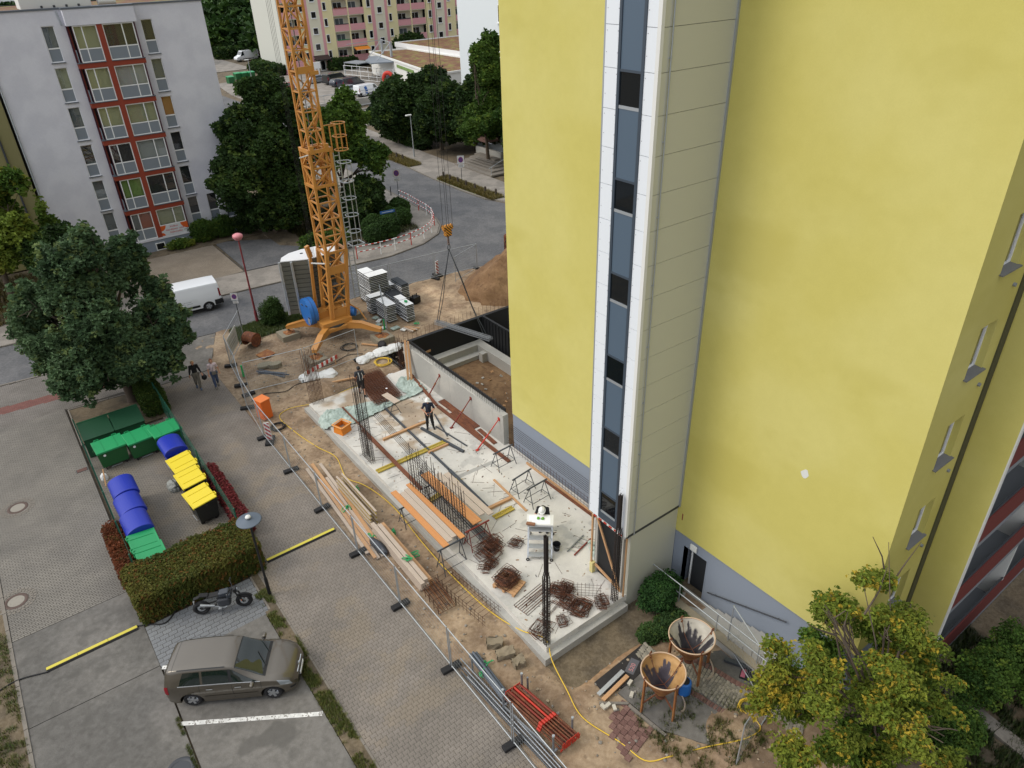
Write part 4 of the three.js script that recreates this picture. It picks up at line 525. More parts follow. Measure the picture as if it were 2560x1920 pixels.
// far wood, read as one mass
{
  const lobes = []; seed = 77; for (let i = 0; i < 150; i++) { const x = rr(20, 175), z = rr(-330, -185) - (x > 74 ? 40 : 0); if (x > 44 && x < 60 && z > -222) continue; if (x < 42 && z > -190) continue; const h = rr(5, 9); lobes.push([x, h * 0.6, z, rr(4, 7), h * 0.62, rr(4, 7)]); }
  const [L, C] = leafField(lobes, 16000, 2.2, [0x25401c, 0x3d5a26, 0x55702e], 31, 0.3, 0.3); const o = inst('forest', CL.huge, M.leaf, L, C); o.userData = { kind: 'stuff', label: 'dense dark green wood filling the far distance', category: 'forest' };
}
function bush(name, label, x, z, lobes, n, pal, o = {}) { seed = Math.round(Math.abs(x * 91 + z * 37)) + 5; const t = thing(name, label, o.cat || 'shrub', [x, o.y || 0, z], 0, o.group); const st = new G(); for (const l of lobes) st.cyl(V(l[0] * 0.3, -0.05, l[2] * 0.3), V(l[0], l[1], l[2]), 0.04, 0.015, 5); st.mesh('stem', M.bark, t); const [L, C] = leafField(lobes, n, o.size || 0.8, pal, Math.round(x * 3), o.gap ?? 0.3, o.shell ?? 0.35); stuff(inst('foliage', CL[o.clump || 'fine'], M.leaf, L, C, t)); return t; }
// clipped balls on the traffic island
[[28.9, -59.3, 0.95], [30.6, -58.9, 0.92], [28.6, -57.4, 0.92], [29.5, -56.6, 0.86], [26.4, -55.7, 1.05], [27.2, -54.8, 1.05], [25.6, -54.2, 0.85]].forEach(([x, z, r], i) => bush('clipped_shrub', ['round clipped shrub under the blue street sign at the rear', 'round clipped shrub right of the blue street sign', 'middle round clipped shrub of the island group', 'round clipped shrub hard by the sign post', 'broad clipped shrub left in the island group', 'broad clipped shrub in front of the island group', 'smallest clipped shrub nearest the striped barrier'][i], x, z, [[0, r * 0.82, 0, r, r * 0.86, r]], 1150, [0x2c4620, 0x45622c, 0x517038], { group: 'clipped round shrubs on the island', gap: 0, shell: 0.14, clump: 'tiny', size: 2.3 }));
bush('thuja_shrub', 'small dark conifer beside the pink lamp post', 12.9, -44.4, [[0, 0.8, 0, 0.85, 0.9, 0.8], [0.2, 1.4, 0, 0.45, 0.55, 0.45]], 900, DARK, { gap: 0.2 });
bush('laurel_shrub', 'glossy dark shrub at the foot of the lift tower', 15.2, -12.1, [[0, 0.75, 0, 0.95, 0.75, 0.6], [-0.3, 0.9, 0.3, 0.5, 0.5, 0.4]], 900, [0x1f3d1a, 0x35592a, 0x41632e], { gap: 0.2, y: -0.2 });
bush('juniper_shrub', 'low spreading shrub beside the ramp wall', 14.7, -11.05, [[0, 0.3, 0, 0.7, 0.4, 0.55], [0.3, 0.35, 0.5, 0.45, 0.35, 0.4]], 700, [0x2a4422, 0x46602e, 0x55682f], { gap: 0.25, y: -0.2, clump: 'tiny', size: 1.6 });
bush('juniper_shrub', 'small low shrub nearest the dug out corner', 13.85, -11.3, [[0, 0.25, 0, 0.4, 0.32, 0.35]], 260, [0x2a4422, 0x46602e, 0x55682f], { gap: 0.25, y: -0.25, clump: 'tiny', size: 1.6 });
bush('privet_shrub', 'green shrub against the house plinth beside the banner', 14.4, -64.4, [[0, 0.9, 0, 1.0, 1.0, 0.6]], 480, MIDG, { size: 1.5 }); bush('privet_shrub', 'green shrub below the ground floor windows', 16.1, -64.3, [[0, 0.9, 0, 1.0, 1.0, 0.6]], 480, MIDG, { size: 1.5 }); bush('privet_shrub', 'dark shrub at the right corner of the white house', 18.4, -64.0, [[0, 1.0, 0, 1.5, 1.1, 0.8], [1.8, 1.2, 0.6, 1.4, 1.2, 1]], 900, DARK, { size: 1.5 }); bush('privet_shrub', 'low shrub under the cellar windows', 12.3, -63.9, [[0, 0.35, 0, 1.1, 0.4, 0.4]], 330, LIME, { size: 1.3 });
bush('privet_shrub', 'bright green hedge shrub behind the crane counterweight', 20.6, -54.9, [[0, 0.8, 0, 1.4, 0.9, 0.8], [1.8, 0.8, 0, 1.3, 0.9, 0.8]], 900, MIDG, { size: 1.5 });
bush('garden_shrub', 'tangle of green plants beneath the red balconies', 20.4, -3.2, [[0, 0.8, 0, 1.2, 1, 0.8], [1.5, 0.9, 0.2, 1.2, 1, 0.8], [1.6, 0.6, 1.4, 1.6, 0.8, 0.8]], 1700, MIDG, { gap: 0.3 });
bush('garden_shrub', 'small shrub under the yellowing tree', 18.2, -3.0, [[0, 0.5, 0, 0.9, 0.6, 0.8]], 600, MIDG, { gap: 0.3 });
bush('roadside_shrub', 'bushy shrub at the kerb by the far parked cars', 44.4, -138.3, [[0, 1, 0, 1.6, 1.3, 1.6], [1.6, 0.9, 1, 1.4, 1.1, 1.4]], 500, MIDG, { clump: 'far', size: 1.6 });
bush('roadside_shrub', 'dark shrub growing at the white roof behind the shop', 85, -149.5, [[0, 3, 0, 4.5, 3, 2]], 400, DARK, { clump: 'far', size: 2.2 });
function hedge(name, label, x0, x1, y1, z0, z1, n, pal, o = {}) {
  seed = Math.round(Math.abs(x0 * 131 + z0 * 17)) + 3; const t = thing(name, label, 'hedge', [(x0 + x1) / 2, 0, (z0 + z1) / 2], 0, o.group), w = x1 - x0, d = z1 - z0, L = [], C = [], pc = pal.map(col);
  new G().box(w * 0.8, y1 * 0.86, d * 0.8, 0, y1 * 0.43, 0).mesh('stem', M.bark, t);
  for (let i = 0; i < n; i++) {
    const f = rnd() * (w * d + y1 * (w + d) * 2); let p; if (f < w * d * 1.15) p = V(rr(-w, w) / 2, y1, rr(-d, d) / 2); else if (f < w * d + y1 * w * 1.9) p = V(rr(-w, w) / 2, rr(0.05, y1), (rnd() < 0.5 ? -d : d) / 2); else p = V((rnd() < 0.5 ? -w : w) / 2, rr(0.05, y1), rr(-d, d) / 2);
    const b = (n3((p.x + t.position.x) * 1.4, p.y * 1.4, (p.z + t.position.z) * 1.4, 3) - 0.5) * 0.5; p.x *= 1 + b * 0.3; p.z *= 1 + b * 0.3; p.y = Math.max(0.05, p.y + b * 0.4 + rr(-0.07, 0.05)); const s = (o.size || 1) * rr(0.7, 1.3); L.push(mtx(p.x, p.y, p.z, rr(0, 6), s, rr(-0.6, 0.6), rr(-0.6, 0.6)));
    const k = o.pick ? o.pick(p) : n3(p.x * 0.9, p.y * 0.9, p.z * 0.9, 9); C.push(pc[0].clone().lerp(pc[1], clamp(k * 2.2 - 0.6 + rr(-0.3, 0.3))).lerp(pc[2] || pc[1], rnd() < 0.14 ? 0.8 : 0).multiplyScalar(rr(0.75, 1.2)));
  }
  stuff(inst('foliage', CL[o.clump || 'fine'], M.leaf, L, C, t)); return t;
}
hedge('boxwood_hedge', 'thick hedge with reddish tips behind the motorcycle', -0.3, 4.15, 1.25, -25.1, -23.1, 7000, [0x42541f, 0x65642a, 0x80552a], { size: 0.8, pick: (p) => n3(p.x * 1.2, p.y * 1.2, p.z, 9) + (p.x < -1.6 ? 0.35 * rnd() : 0) });
hedge('red_hedge', 'rust red hedge running down the left bin fence', -0.4, 0.06, 0.9, -28.6, -25.2, 1500, [0x5a3320, 0x7a4426, 0x54461f], { size: 0.75 });
hedge('barberry_hedge', 'crimson barberry hedge along the driveway side of the bins', 4.22, 4.62, 0.75, -30.4, -25.4, 1300, [0x6a2a2e, 0x8a3c3e, 0x6b4030], { size: 0.75 });
hedge('boxwood_hedge', 'green hedge behind the maple beside the bin fence', 3.4, 4.4, 1.1, -41.0, -37.8, 1800, [0x2f4a1c, 0x4c6426, 0x5c6c2c], { size: 0.8 });
hedge('boxwood_hedge', 'far hedge running along the pavement under the dark trees', 45.5, 46.8, 1.4, -90, -80.4, 900, DARK, { size: 1.8, clump: 'mid' });
hedge('boxwood_hedge', 'hedge clump at the far pavement corner', 40.2, 42.6, 1.6, -92.5, -89.5, 500, MIDG, { size: 2, clump: 'mid' });
hedge('boxwood_hedge', 'hedge in front of the balcony block ground floor', 68.3, 73.5, 1.5, -154.9, -153.4, 600, DARK, { size: 3, clump: 'mid' }); hedge('boxwood_hedge', 'dark hedge along the plain gable of the balcony block', 56, 58.6, 1.2, -169, -156.2, 700, DARK, { size: 3, clump: 'mid' }); hedge('boxwood_hedge', 'hedge between the two far yards', 57.5, 66, 1.5, -198, -194, 500, DARK, { size: 3.4, clump: 'mid' });
hedge('boxwood_hedge', 'hedge beside the striped railing of the outdoor steps', 45.6, 47, 1.2, -61.6, -57, 500, DARK, { size: 1.8, clump: 'mid' });
// grass
{
  const P = [], N = []; seed = 4; for (let i = 0; i < 9; i++) { const a = rr(0, 6.28), x = rr(-0.06, 0.06), z = rr(-0.06, 0.06), h = rr(0.06, 0.14), dx = Math.cos(a) * 0.006, dz = Math.sin(a) * 0.006, lx = rr(-0.05, 0.05), lz = rr(-0.05, 0.05); P.push(x - dx, 0, z - dz, x + dx, 0, z + dz, x + lx, h, z + lz); for (let k = 0; k < 3; k++) N.push(0, 0.8, 0.6); }
  const g = new THREE.BufferGeometry(); g.setAttribute('position', new THREE.Float32BufferAttribute(P, 3)); g.setAttribute('normal', new THREE.Float32BufferAttribute(N, 3)); boxUV(g);
  const turf = (label, n, f, pal, sz = 1, cover) => { const L = [], C = [], pc = pal.map(col); for (let i = 0; i < n; i++) { const p = f(); if (!p) continue; if (cover && fbm(fr(p[0] / 7 + 3), fr(p[2] / 7 + 3), 14, 4, 6) < cover) continue; L.push(mtx(p[0], p[1], p[2], rr(0, 6), sz * rr(0.7, 1.4))); C.push(pc[0].clone().lerp(pc[1], rnd()).multiplyScalar(rr(0.8, 1.2))); } const o = inst('grass', g, M.leaf, L, C); o.userData = { kind: 'stuff', label, category: 'grass' }; };
  const GP = [0x587534, 0x8d8a4c];
  turf('rough grass strip between the parked car and the driveway', 5200, () => [rr(3.42, 3.92), 0.005, rr(-22, -5)], [0x6f8c3c, 0xa39f5c], 1, 0.42); turf('moss and grass in the joint between lane and stalls', 900, () => [rr(-0.5, -0.4), -0.004, rr(-18.4, -12)], GP, 0.6, 0.4);
  turf('patchy grass left of the parking lane', 7000, () => [rr(-7, -4.5), 0.005, rr(-26, -8)], GP, 1.1, 0.42);
  turf('grass patch between the crane and the street', 9000, () => { const x = rr(10.3, 16), z = rr(-45.4, -43.2); return z > eN(x) + 0.2 ? [x, siteY(x, z), z] : null; }, [0x44662a, 0x7d8a3a], 2.0);
  turf('weeds under the concrete hoppers', 2600, () => { const x = rr(11, 15.3), z = rr(-10.2, -6.2); return [x, siteY(x, z), z]; }, GP, 1.2, 0.52);
  turf('dry grass along the bollard verge', 9000, () => rnd() < 0.55 ? [rr(39.9, 41.2), 0.012, rr(-67.3, -57.2)] : [rr(40.2, 41.8), 0.012, rr(-83.5, -73.8)], [0x7d7a3c, 0xa08a4a], 2.4, 0.3);
  turf('lawn around the clipped shrubs', 5000, () => [rr(21, 30.2), 0.008, rr(-66, -54.6)], [0x3c5222, 0x66602e], 2.4, 0.4);
  turf('grass before the olive house', 6000, () => [rr(-12, 5), 0.0, rr(-66, -56.5)], [0x5a5c2a, 0x7d6a38], 2.6, 0.3);
  turf('ground cover beneath the red balconies', 7000, () => [rr(16.9, 23), -0.1, rr(-5, 0)], [0x2f4a1e, 0x55652c], 1.6, 0.45);
}
// ---------------------------------------------------------------- crane
const ringPts = (c, r, n = 10, ax = 'y') => Array.from({ length: n }, (_, i) => { const a = i / n * 6.2832; return ax === 'y' ? V(c.x + Math.cos(a) * r, c.y, c.z + Math.sin(a) * r) : V(c.x, c.y + Math.cos(a) * r, c.z + Math.sin(a) * r); });
function lattice(par, lo, hi, n, cw, bw, m, start = 0) {         // four chords and braced faces between two quads of points
  for (let i = 0; i < 4; i++) barM('chord', m, par, lo[i], hi[i], cw);
  for (let f = 0; f < 4; f++) { const a0 = lo[f], b0 = lo[(f + 1) % 4], a1 = hi[f], b1 = hi[(f + 1) % 4]; for (let k = 0; k < n; k++) { const t0 = k / n, t1 = (k + 1) / n, A = a0.clone().lerp(a1, t0), B = b0.clone().lerp(b1, t0), C = a0.clone().lerp(a1, t1), D = b0.clone().lerp(b1, t1); (k + f + start) % 2 ? barM('brace', m, par, A, D, bw) : barM('brace', m, par, B, C, bw); if (k) barM('strut', m, par, A, B, bw); } }
}
const quad = (x0, x1, z0, z1, y) => [V(x0, y, z1), V(x1, y, z1), V(x1, y, z0), V(x0, y, z0)];
{
  const t = thing('tower_crane', 'orange yellow lattice tower crane standing on four splayed legs', 'crane', [15.2, 0, -39.9]), Y = M.craneY, O = [15.2, -39.9], L = (x, y, z) => V(x - O[0], y, z - O[1]);
  for (const [px, pz, nm] of [[12.95, -42.05, 'L'], [12.92, -37.75, 'F'], [17.4, -37.68, 'R'], [17.5, -42.1, 'B']]) {
    const lg = new THREE.Group(); lg.name = 'leg'; t.add(lg); const d = V(px - O[0], 0, pz - O[1]), l = d.length(), u = d.clone().normalize(), P = (r, y) => u.clone().multiplyScalar(r).setY(y);
    const prof = [[0.35, 0.72, 0.42], [1.1, 0.82, 0.42], [1.9, 0.86, 0.36], [2.5, 0.72, 0.3], [l, 0.62, 0.2]]; const g = new G(); for (let i = 0; i + 1 < prof.length; i++) { const [r0, y0, h0] = prof[i], [r1, y1, h1] = prof[i + 1], s = new THREE.Shape([[r0, y0], [r1, y1], [r1, y1 + h1], [r0, y0 + h0]].map((p) => new THREE.Vector2(...p))), e = new THREE.ExtrudeGeometry(s, { depth: 0.3, bevelEnabled: false }); e.translate(0, 0, -0.15); e.rotateY(-Math.atan2(u.z, u.x)); g.put(e); }
    g.mesh('leg_beam', Y, lg); const fl = new G(); for (let i = 1; i + 1 < prof.length; i++) { const [r0, y0, h0] = prof[i], [r1, y1, h1] = prof[i + 1]; fl.bar(P(r0, y0 + h0 + 0.02), P(r1, y1 + h1 + 0.02), 0.36, 0.03); } fl.mesh('leg_flange', Y, lg);
    const e = P(l - 0.08, 0.6); new G().cyl(e.clone().setY(0.46), e.clone().setY(0.7), 0.07).mesh('jack', M.darksteel, lg); new G().put(new THREE.CylinderGeometry(0.06, 0.3, 0.14, 4), new THREE.Matrix4().makeRotationY(0.78).setPosition(e.x, 0.43, e.z)).box(0.62, 0.02, 0.62, e.x, 0.355, e.z).mesh('foot_plate', M.rustpaint, lg);
  }
  new G().rbox(1.7, 0.3, 1.7, 0.08, 0, 1.0, 0).mesh('undercarriage', Y, t); new G().cyl(V(0, 1.12, 0), V(0, 1.24, 0), 0.85, 0.85, 24).mesh('slew_ring', M.darksteel, t);
  new G().slab(-0.95, 1.0, 1.24, 1.5, -2.4, 0.75).slab(-0.85, 0.9, 1.5, 1.9, -1.0, -0.2).mesh('slewing_platform', Y, t); new G().slab(-0.4, 0.95, 1.5, 1.62, -2.4, -1.2).mesh('platform_deck', M.rustpaint, t);
  const dr = new THREE.Group(); dr.name = 'cable_drum'; t.add(dr); new G().cyl(V(-1.35, 1.98, -0.75), V(-0.85, 1.98, -0.75), 0.86, 0.86, 28).mesh('drum_cover', M.craneBlue, dr); new G().put(new THREE.TorusGeometry(0.86, 0.025, 6, 28), new THREE.Matrix4().makeRotationY(Math.PI / 2).setPosition(-1.1, 1.98, -0.75)).mesh('drum_seam', mat('blueDark', 0x1d4f8c, 0.5), dr); for (const [a, b] of [[0.4, -0.3], [0.55, 0.4], [-0.2, 0.55]]) bx('drum_latch', M.darkgrey, dr, 0.04, 0.06, 0.2, -1.37, 1.98 + a, -0.75 + b); new G().slab(-1.37, -1.352, 1.3, 1.65, -0.5, -0.2).mesh('drum_plate', M.galv, dr); const bt = canvasTex(256, 64, (c) => { c.fillStyle = '#2a6cb8'; c.fillRect(0, 0, 256, 64); c.fillStyle = '#dfe8f2'; c.font = 'bold 44px sans-serif'; c.fillText('BKL', 20, 48); }); printPlane('drum_print', 0.5, 0.13, bt, dr, [-1.353, 2.35, -1.1], -Math.PI / 2);
  const mo = new G().cyl(V(1.0, 1.5, -0.3), V(1.55, 1.5, 0.15), 0.32, 0.32, 16).cyl(V(0.85, 1.5, -0.42), V(1.0, 1.5, -0.3), 0.22, 0.22, 14); mo.mesh('slew_motor', M.craneBlue, t);
  new G().cyl(V(1.75, 1.6, 0.3), V(1.1, 2.2, 0.0), 0.05).cyl(V(1.75, 1.6, 0.3), V(1.95, 0.95, 0.75), 0.05).mesh('hydraulic_hose', Y, t);
  // counterweight: stacked concrete slabs with a rounded back
  const cw = new THREE.Group(); cw.name = 'counterweight'; t.add(cw); const out = [[-1.85, -2.05], [-0.4, -1.35], [1.6, -1.35], [2.05, -2.05], [1.7, -2.75], [0.9, -3.15], [0, -3.25], [-0.9, -3.1], [-1.55, -2.65]];
  mat('weightGrey', 0x98988f, 0.9, { map: T.concWall }); mat('weightTop', 0xd3d5d6, 0.8); for (let i = 0; i < 12; i++) new G().poly(out.map(([x, z]) => [x * (i % 2 ? 0.995 : 1), z + (i % 2 ? 0.006 : 0)]), 1.52 + i * 0.29, 1.52 + i * 0.29 + 0.252).mesh('weight_slab', M.weightGrey, cw); new G().poly(out, 5.0, 5.05).mesh('weight_cap', M.weightTop, cw); for (const [x, z, dx, dz] of [[-1.32, -1.74, 0, 0.06], [-0.35, -1.3, 0, 0.05], [-1.88, -2.07, -0.05, 0]]) new G().slab(x - 0.06 + dx, x + 0.06 + dx, 1.5, 5.0, z - 0.06 + dz, z + 0.06 + dz).mesh('weight_post', M.galv, cw);
  for (const [x, z] of [[0.2, -2.2], [-0.3, -2.5]]) new G().box(0.16, 0.04, 0.1, x, 5.07, z).mesh('lifting_eye', M.darksteel, cw);
  // mast
  const mf = new THREE.Group(); mf.name = 'mast_foot'; t.add(mf); const b0 = quad(-0.15, 0.95, -0.85, 0.35, 1.5), b1 = quad(0.22, 1.47, -0.95, 0.3, 5.7); lattice(mf, b0, b1, 4, 0.2, 0.07, Y); barM('side_plate', Y, mf, V(-0.05, 1.6, 0.38), V(0.16, 4.2, 0.36), 0.04, 0.34); barM('side_plate', Y, mf, V(0.98, 1.6, 0.38), V(1.25, 4.2, 0.36), 0.04, 0.2); new G().slab(0.12, 1.3, 4.35, 4.85, 0.28, 0.36).mesh('head_plate', Y, mf); new G().slab(-0.1, 1.0, 1.5, 2.1, 0.3, 0.38).mesh('foot_panel', Y, mf);
  for (const y of [2.6, 3.4]) new G().slab(0.5, 0.8, y, y + 0.12, -0.4, 0.1).mesh('winch_block', M.darksteel, mf);
  const st = new THREE.Group(); st.name = 'backstay'; t.add(st); barM('stay_tube', Y, st, V(-0.5, 1.9, -1.15), V(-0.25, 5.6, -1.15), 0.16); barM('stay_tube', Y, st, V(-0.25, 5.2, -1.15), V(-0.4, 5.95, -1.1), 0.2, 0.26); barM('stay_link', M.offwhite, st, V(-0.4, 4.95, -0.8), V(0.35, 5.05, 0.35), 0.06);
  const m1 = new THREE.Group(); m1.name = 'lower_mast'; t.add(m1); lattice(m1, b1, quad(0.22, 1.47, -0.95, 0.3, 11.7), 6, 0.135, 0.08, Y, 1); const m2 = new THREE.Group(); m2.name = 'upper_mast'; t.add(m2); lattice(m2, quad(0.32, 1.26, -0.78, 0.16, 9.6), quad(0.32, 1.26, -0.78, 0.16, 30), 20, 0.115, 0.07, Y);
  for (const [y, h] of [[5.7, 0.14], [9.65, 0.14], [11.62, 0.2]]) { const c = new G(); for (const [a, b] of [[[0.15, 0.34], [1.54, 0.34]], [[0.15, -1.0], [1.54, -1.0]], [[0.18, -1.0], [0.18, 0.34]], [[1.5, -1.0], [1.5, 0.34]]]) c.bar(V(a[0], y, a[1]), V(b[0], y, b[1]), 0.1, h); c.mesh('mast_collar', Y, m1); } for (const x of [0.35, 1.25]) new G().slab(x - 0.12, x + 0.12, 11.5, 11.95, 0.2, 0.42).mesh('collar_jaw', Y, m1); new G().slab(0.4, 1.2, 15.6, 15.95, 0.1, 0.2).slab(1.0, 1.5, 15.5, 15.7, 0.1, 0.3).mesh('splice_plate', Y, m2); barM('lever', M.offwhite, m1, V(-0.35, 11.4, 0.2), V(0.25, 11.5, 0.3), 0.05);
  for (const x of [0.55, 0.85]) for (let y = 10; y < 20; y += 1.2) barM('inner_ladder', M.galv, m2, V(x, y, -0.6), V(x, y + 1.2, -0.6), 0.04);
  // ladder with safety cage
  const ld = new THREE.Group(); ld.name = 'ladder'; t.add(ld); for (const x of [1.6, 1.95]) barM('stile', M.galv, ld, V(x, 2.4, 0.32), V(x, 11.6, 0.32), 0.055); for (let y = 2.5; y < 11.5; y += 0.3) barM('rung', M.galv, ld, V(1.6, y, 0.32), V(1.95, y, 0.32), 0.035);
  const hoop = (y, m, cx) => { const p = []; for (let i = 0; i <= 12; i++) { const a = lerp(-2.5, 2.5, i / 12); p.push(V(cx + Math.cos(a) * 0.4, y, 0.4 + Math.sin(a) * 0.38)); } return new G().tube(p, 0.03, 5, 20, true); };
  for (const y of [6.7, 7.7, 8.7, 9.7, 10.8]) hoop(y, M.galv, 2.15).mesh('cage_hoop', M.galv, ld); for (let i = 0; i < 5; i++) { const a = lerp(-1.7, 1.7, i / 4); barM('cage_bar', M.galv, ld, V(2.15 + Math.cos(a) * 0.4, 5.95, 0.4 + Math.sin(a) * 0.38), V(2.15 + Math.cos(a) * 0.4, 10.8, 0.4 + Math.sin(a) * 0.38), 0.025); }
  const pf = new G(); for (const [a, b] of [[[1.75, 0], [2.55, 0]], [[1.75, 0.8], [2.55, 0.8]], [[1.75, 0], [1.75, 0.8]], [[2.55, 0], [2.55, 0.8]]]) pf.bar(V(a[0], 5.93, a[1]), V(b[0], 5.93, b[1]), 0.07); pf.mesh('cage_foot', M.galv, ld);
  const uc = new THREE.Group(); uc.name = 'upper_cage'; t.add(uc); for (const y of [11.5, 12.25, 12.95]) hoop(y, Y, 2.1).mesh('cage_hoop', Y, uc); for (let i = 0; i < 5; i++) { const a = lerp(-1.8, 1.8, i / 4); barM('cage_bar', Y, uc, V(2.1 + Math.cos(a) * 0.4, 11.5, 0.4 + Math.sin(a) * 0.38), V(2.1 + Math.cos(a) * 0.4, 12.95, 0.4 + Math.sin(a) * 0.38), 0.03); } for (const x of [1.6, 1.95]) barM('gate_post', Y, uc, V(x, 11.4, 0.32), V(x, 12.85, 0.32), 0.06); barM('gate_bar', Y, uc, V(1.6, 12.82, 0.32), V(1.95, 12.82, 0.32), 0.05); barM('gate_arm', Y, uc, V(1.3, 12.9, 0.3), V(2.0, 12.9, 0.3), 0.05);
  // ropes behind the mast, jib above the frame
  for (let i = 0; i < 4; i++) rodM('stay_rope', M.cable, t, V(-0.1 + i * 0.07, 5, -1.4), V(0.0 + i * 0.09, 30, -1.4), 0.008); for (let i = 0; i < 2; i++) rodM('winch_rope', M.cable, t, V(0.4 + i * 0.3, 3, -0.3), V(0.5 + i * 0.3, 29, -0.3), 0.012);
  const jb = new THREE.Group(); jb.name = 'jib'; t.add(jb); const dv = V(20.8 - 16, 0, -34.4 + 40.2).normalize(), nv = V(-dv.z, 0, dv.x), jp = (s, w, y) => V(0.79, y, -0.31).addScaledVector(dv, s).addScaledVector(nv, w); lattice(jb, [jp(-3, -0.5, 29.2), jp(-3, 0.5, 29.2), jp(-3, 0.35, 30.2), jp(-3, -0.35, 30.2)], [jp(26, -0.5, 29.2), jp(26, 0.5, 29.2), jp(26, 0.3, 30), jp(26, -0.3, 30)], 24, 0.1, 0.06, Y);
}
const padPos = [[12.95, -42.05, 'concrete pad under the crane leg beside the grass'], [12.92, -37.75, 'concrete pad under the crane leg behind the striped board'], [17.4, -37.68, 'concrete pad under the crane leg beside the pit corner'], [17.5, -42.1, 'concrete pad under the rear crane leg']];
for (const [x, z, lab] of padPos) { const t = thing('crane_pad', lab, 'concrete pad', [x, 0, z], 0, 'crane pads'); new G().rbox(1.16, 0.45, 1.16, 0.02, 0, 0.12, 0).mesh('pad_block', M.padC || mat('padC', 0xcfc6b4, 0.9, { map: T.concWall }), t); const s = new THREE.Shape(); for (let i = 0; i < 14; i++) { const a = i / 14 * 6.283, r = 0.36 * (0.75 + 0.5 * hash(i, x)); i ? s.lineTo(Math.cos(a) * r, Math.sin(a) * r) : s.moveTo(r, 0); } const g = new THREE.ShapeGeometry(s); g.rotateX(-Math.PI / 2); g.translate(0.05, 0.349, 0.04); new G().put(g).mesh('rust_stain', M.rustpaint, t); }
{ // hook block, chains and the load of lattice girders
  const t = thing('hook_block', 'striped yellow crane hook block hanging on four ropes', 'hook', [20.8, 6.05, -34.4]);
  for (const [x, z] of [[-0.22, -0.1], [-0.1, 0.12], [0.16, -0.1], [0.28, 0.12]]) rodM('hoist_rope', M.cable, t, V(x, 1.5, z), V(x * 0.8, 23.3, z), 0.01);
  const hg = new G(); hg.rbox(0.42, 0.6, 0.3, 0.06, 0, 1.18, 0).cyl(V(-0.3, 1.4, 0), V(0.3, 1.4, 0), 0.16, 0.16, 14); hg.mesh('pulley_housing', mat('hookStripe', 0xffffff, 0.6, { map: tex(128, (u, v) => fr(u * 2 + v * 2) < 0.5 ? [222, 150, 52] : [48, 38, 28], 0.35) }), t);
  for (let i = 0; i < 5; i++) { const o = unit('chain_link', new THREE.TorusGeometry(0.055, 0.018, 6, 10), i % 2 ? M.darksteel : M.rustpaint, t, V(0, 0.84 - i * 0.1, 0)); o.rotation.y = i % 2 ? 1.57 : 0; o.scale.y = 1.4; }
  const rg = unit('sling_ring', new THREE.TorusGeometry(0.12, 0.025, 8, 18), M.darksteel, t, V(0, 0.2, 0)); rg.scale.y = 1.35; rg.rotation.y = 0.4;
  const ends = [[-0.25, -5.2, -1.75], [-0.2, -5.2, -1.6], [0.95, -5.2, 1.75], [1.05, -5.2, 1.9]]; ends.forEach((e, i) => { const p0 = V(0, 0.05, 0), p1 = V(...e), mid = p0.clone().lerp(p1, 0.62).add(V(i % 2 ? 0.12 : -0.02, i % 2 ? -0.35 : 0, i % 2 ? -0.2 : 0)); new G().tube([p0, p0.clone().lerp(p1, 0.3), mid, p0.clone().lerp(p1, 0.92), p1], 0.022, 5, 24).mesh('sling_chain', M.darksteel, t); });
  const l = thing('girder_bundle', 'bundle of steel lattice girders hanging from the crane', 'girders', [21.22, 0.8, -34.2], Math.atan2(1.33, 4.31));
  for (let i = 0; i < 5; i++) { const x = (i % 3) * 0.17 - 0.17, y = i < 3 ? 0 : 0.15, tr = new THREE.Group(); tr.name = 'lattice_girder'; l.add(tr); rodM('chord', M.grey, tr, V(x - 0.03, y - 0.06, -2.2), V(x - 0.03, y - 0.06, 2.2), 0.011); rodM('chord', M.grey, tr, V(x + 0.03, y - 0.06, -2.2), V(x + 0.03, y - 0.06, 2.2), 0.011); rodM('chord', M.grey, tr, V(x, y + 0.06, -2.2), V(x, y + 0.06, 2.2), 0.011); const z = new G(); for (let k = 0; k < 22; k++) { const a = -2.2 + k * 0.2; z.cyl(V(x + 0.03, y - 0.06, a), V(x, y + 0.06, a + 0.1), 0.006, 0.006, 4).cyl(V(x, y + 0.06, a + 0.1), V(x + 0.03, y - 0.06, a + 0.2), 0.006, 0.006, 4); } z.mesh('web_wire', M.grey, tr); }
}
// ---------------------------------------------------------------- site fences
mat('wire', 0x9aa0a2, 0.5, { metalness: 0.5 });
function fencePanel(label, a, b, h = 2.0, y = 0.06, group = 'wire mesh site fence panels') {
  const d = Math.hypot(b[0] - a[0], b[1] - a[1]), t = thing('site_fence_panel', label, 'fence', [a[0], y, a[1]], Math.atan2(-(b[1] - a[1]), b[0] - a[0]), group), e = 0.05;
  for (const x of [e, d - e]) rodM('post', M.galv, t, V(x, 0, 0), V(x, h, 0), 0.021); for (const yy of [0.14, h - 0.03]) rodM('rail', M.galv, t, V(e, yy, 0), V(d - e, yy, 0), 0.019);
  const w = new G(); for (let x = e + 0.1; x < d - e; x += 0.11) w.box(0.0035, h - 0.17, 0.0035, x, h / 2 + 0.05, 0); for (let yy = 0.3; yy < h - 0.1; yy += 0.22) w.box(d - 2 * e, 0.0035, 0.0035, d / 2, yy, 0.004); stuff(w.mesh('wire_mesh', M.wire, t)); return t;
}
const footG = new G(); footG.rbox(0.24, 0.14, 0.72, 0.025, 0, 0.07, 0); const footGeo = footG.geo();
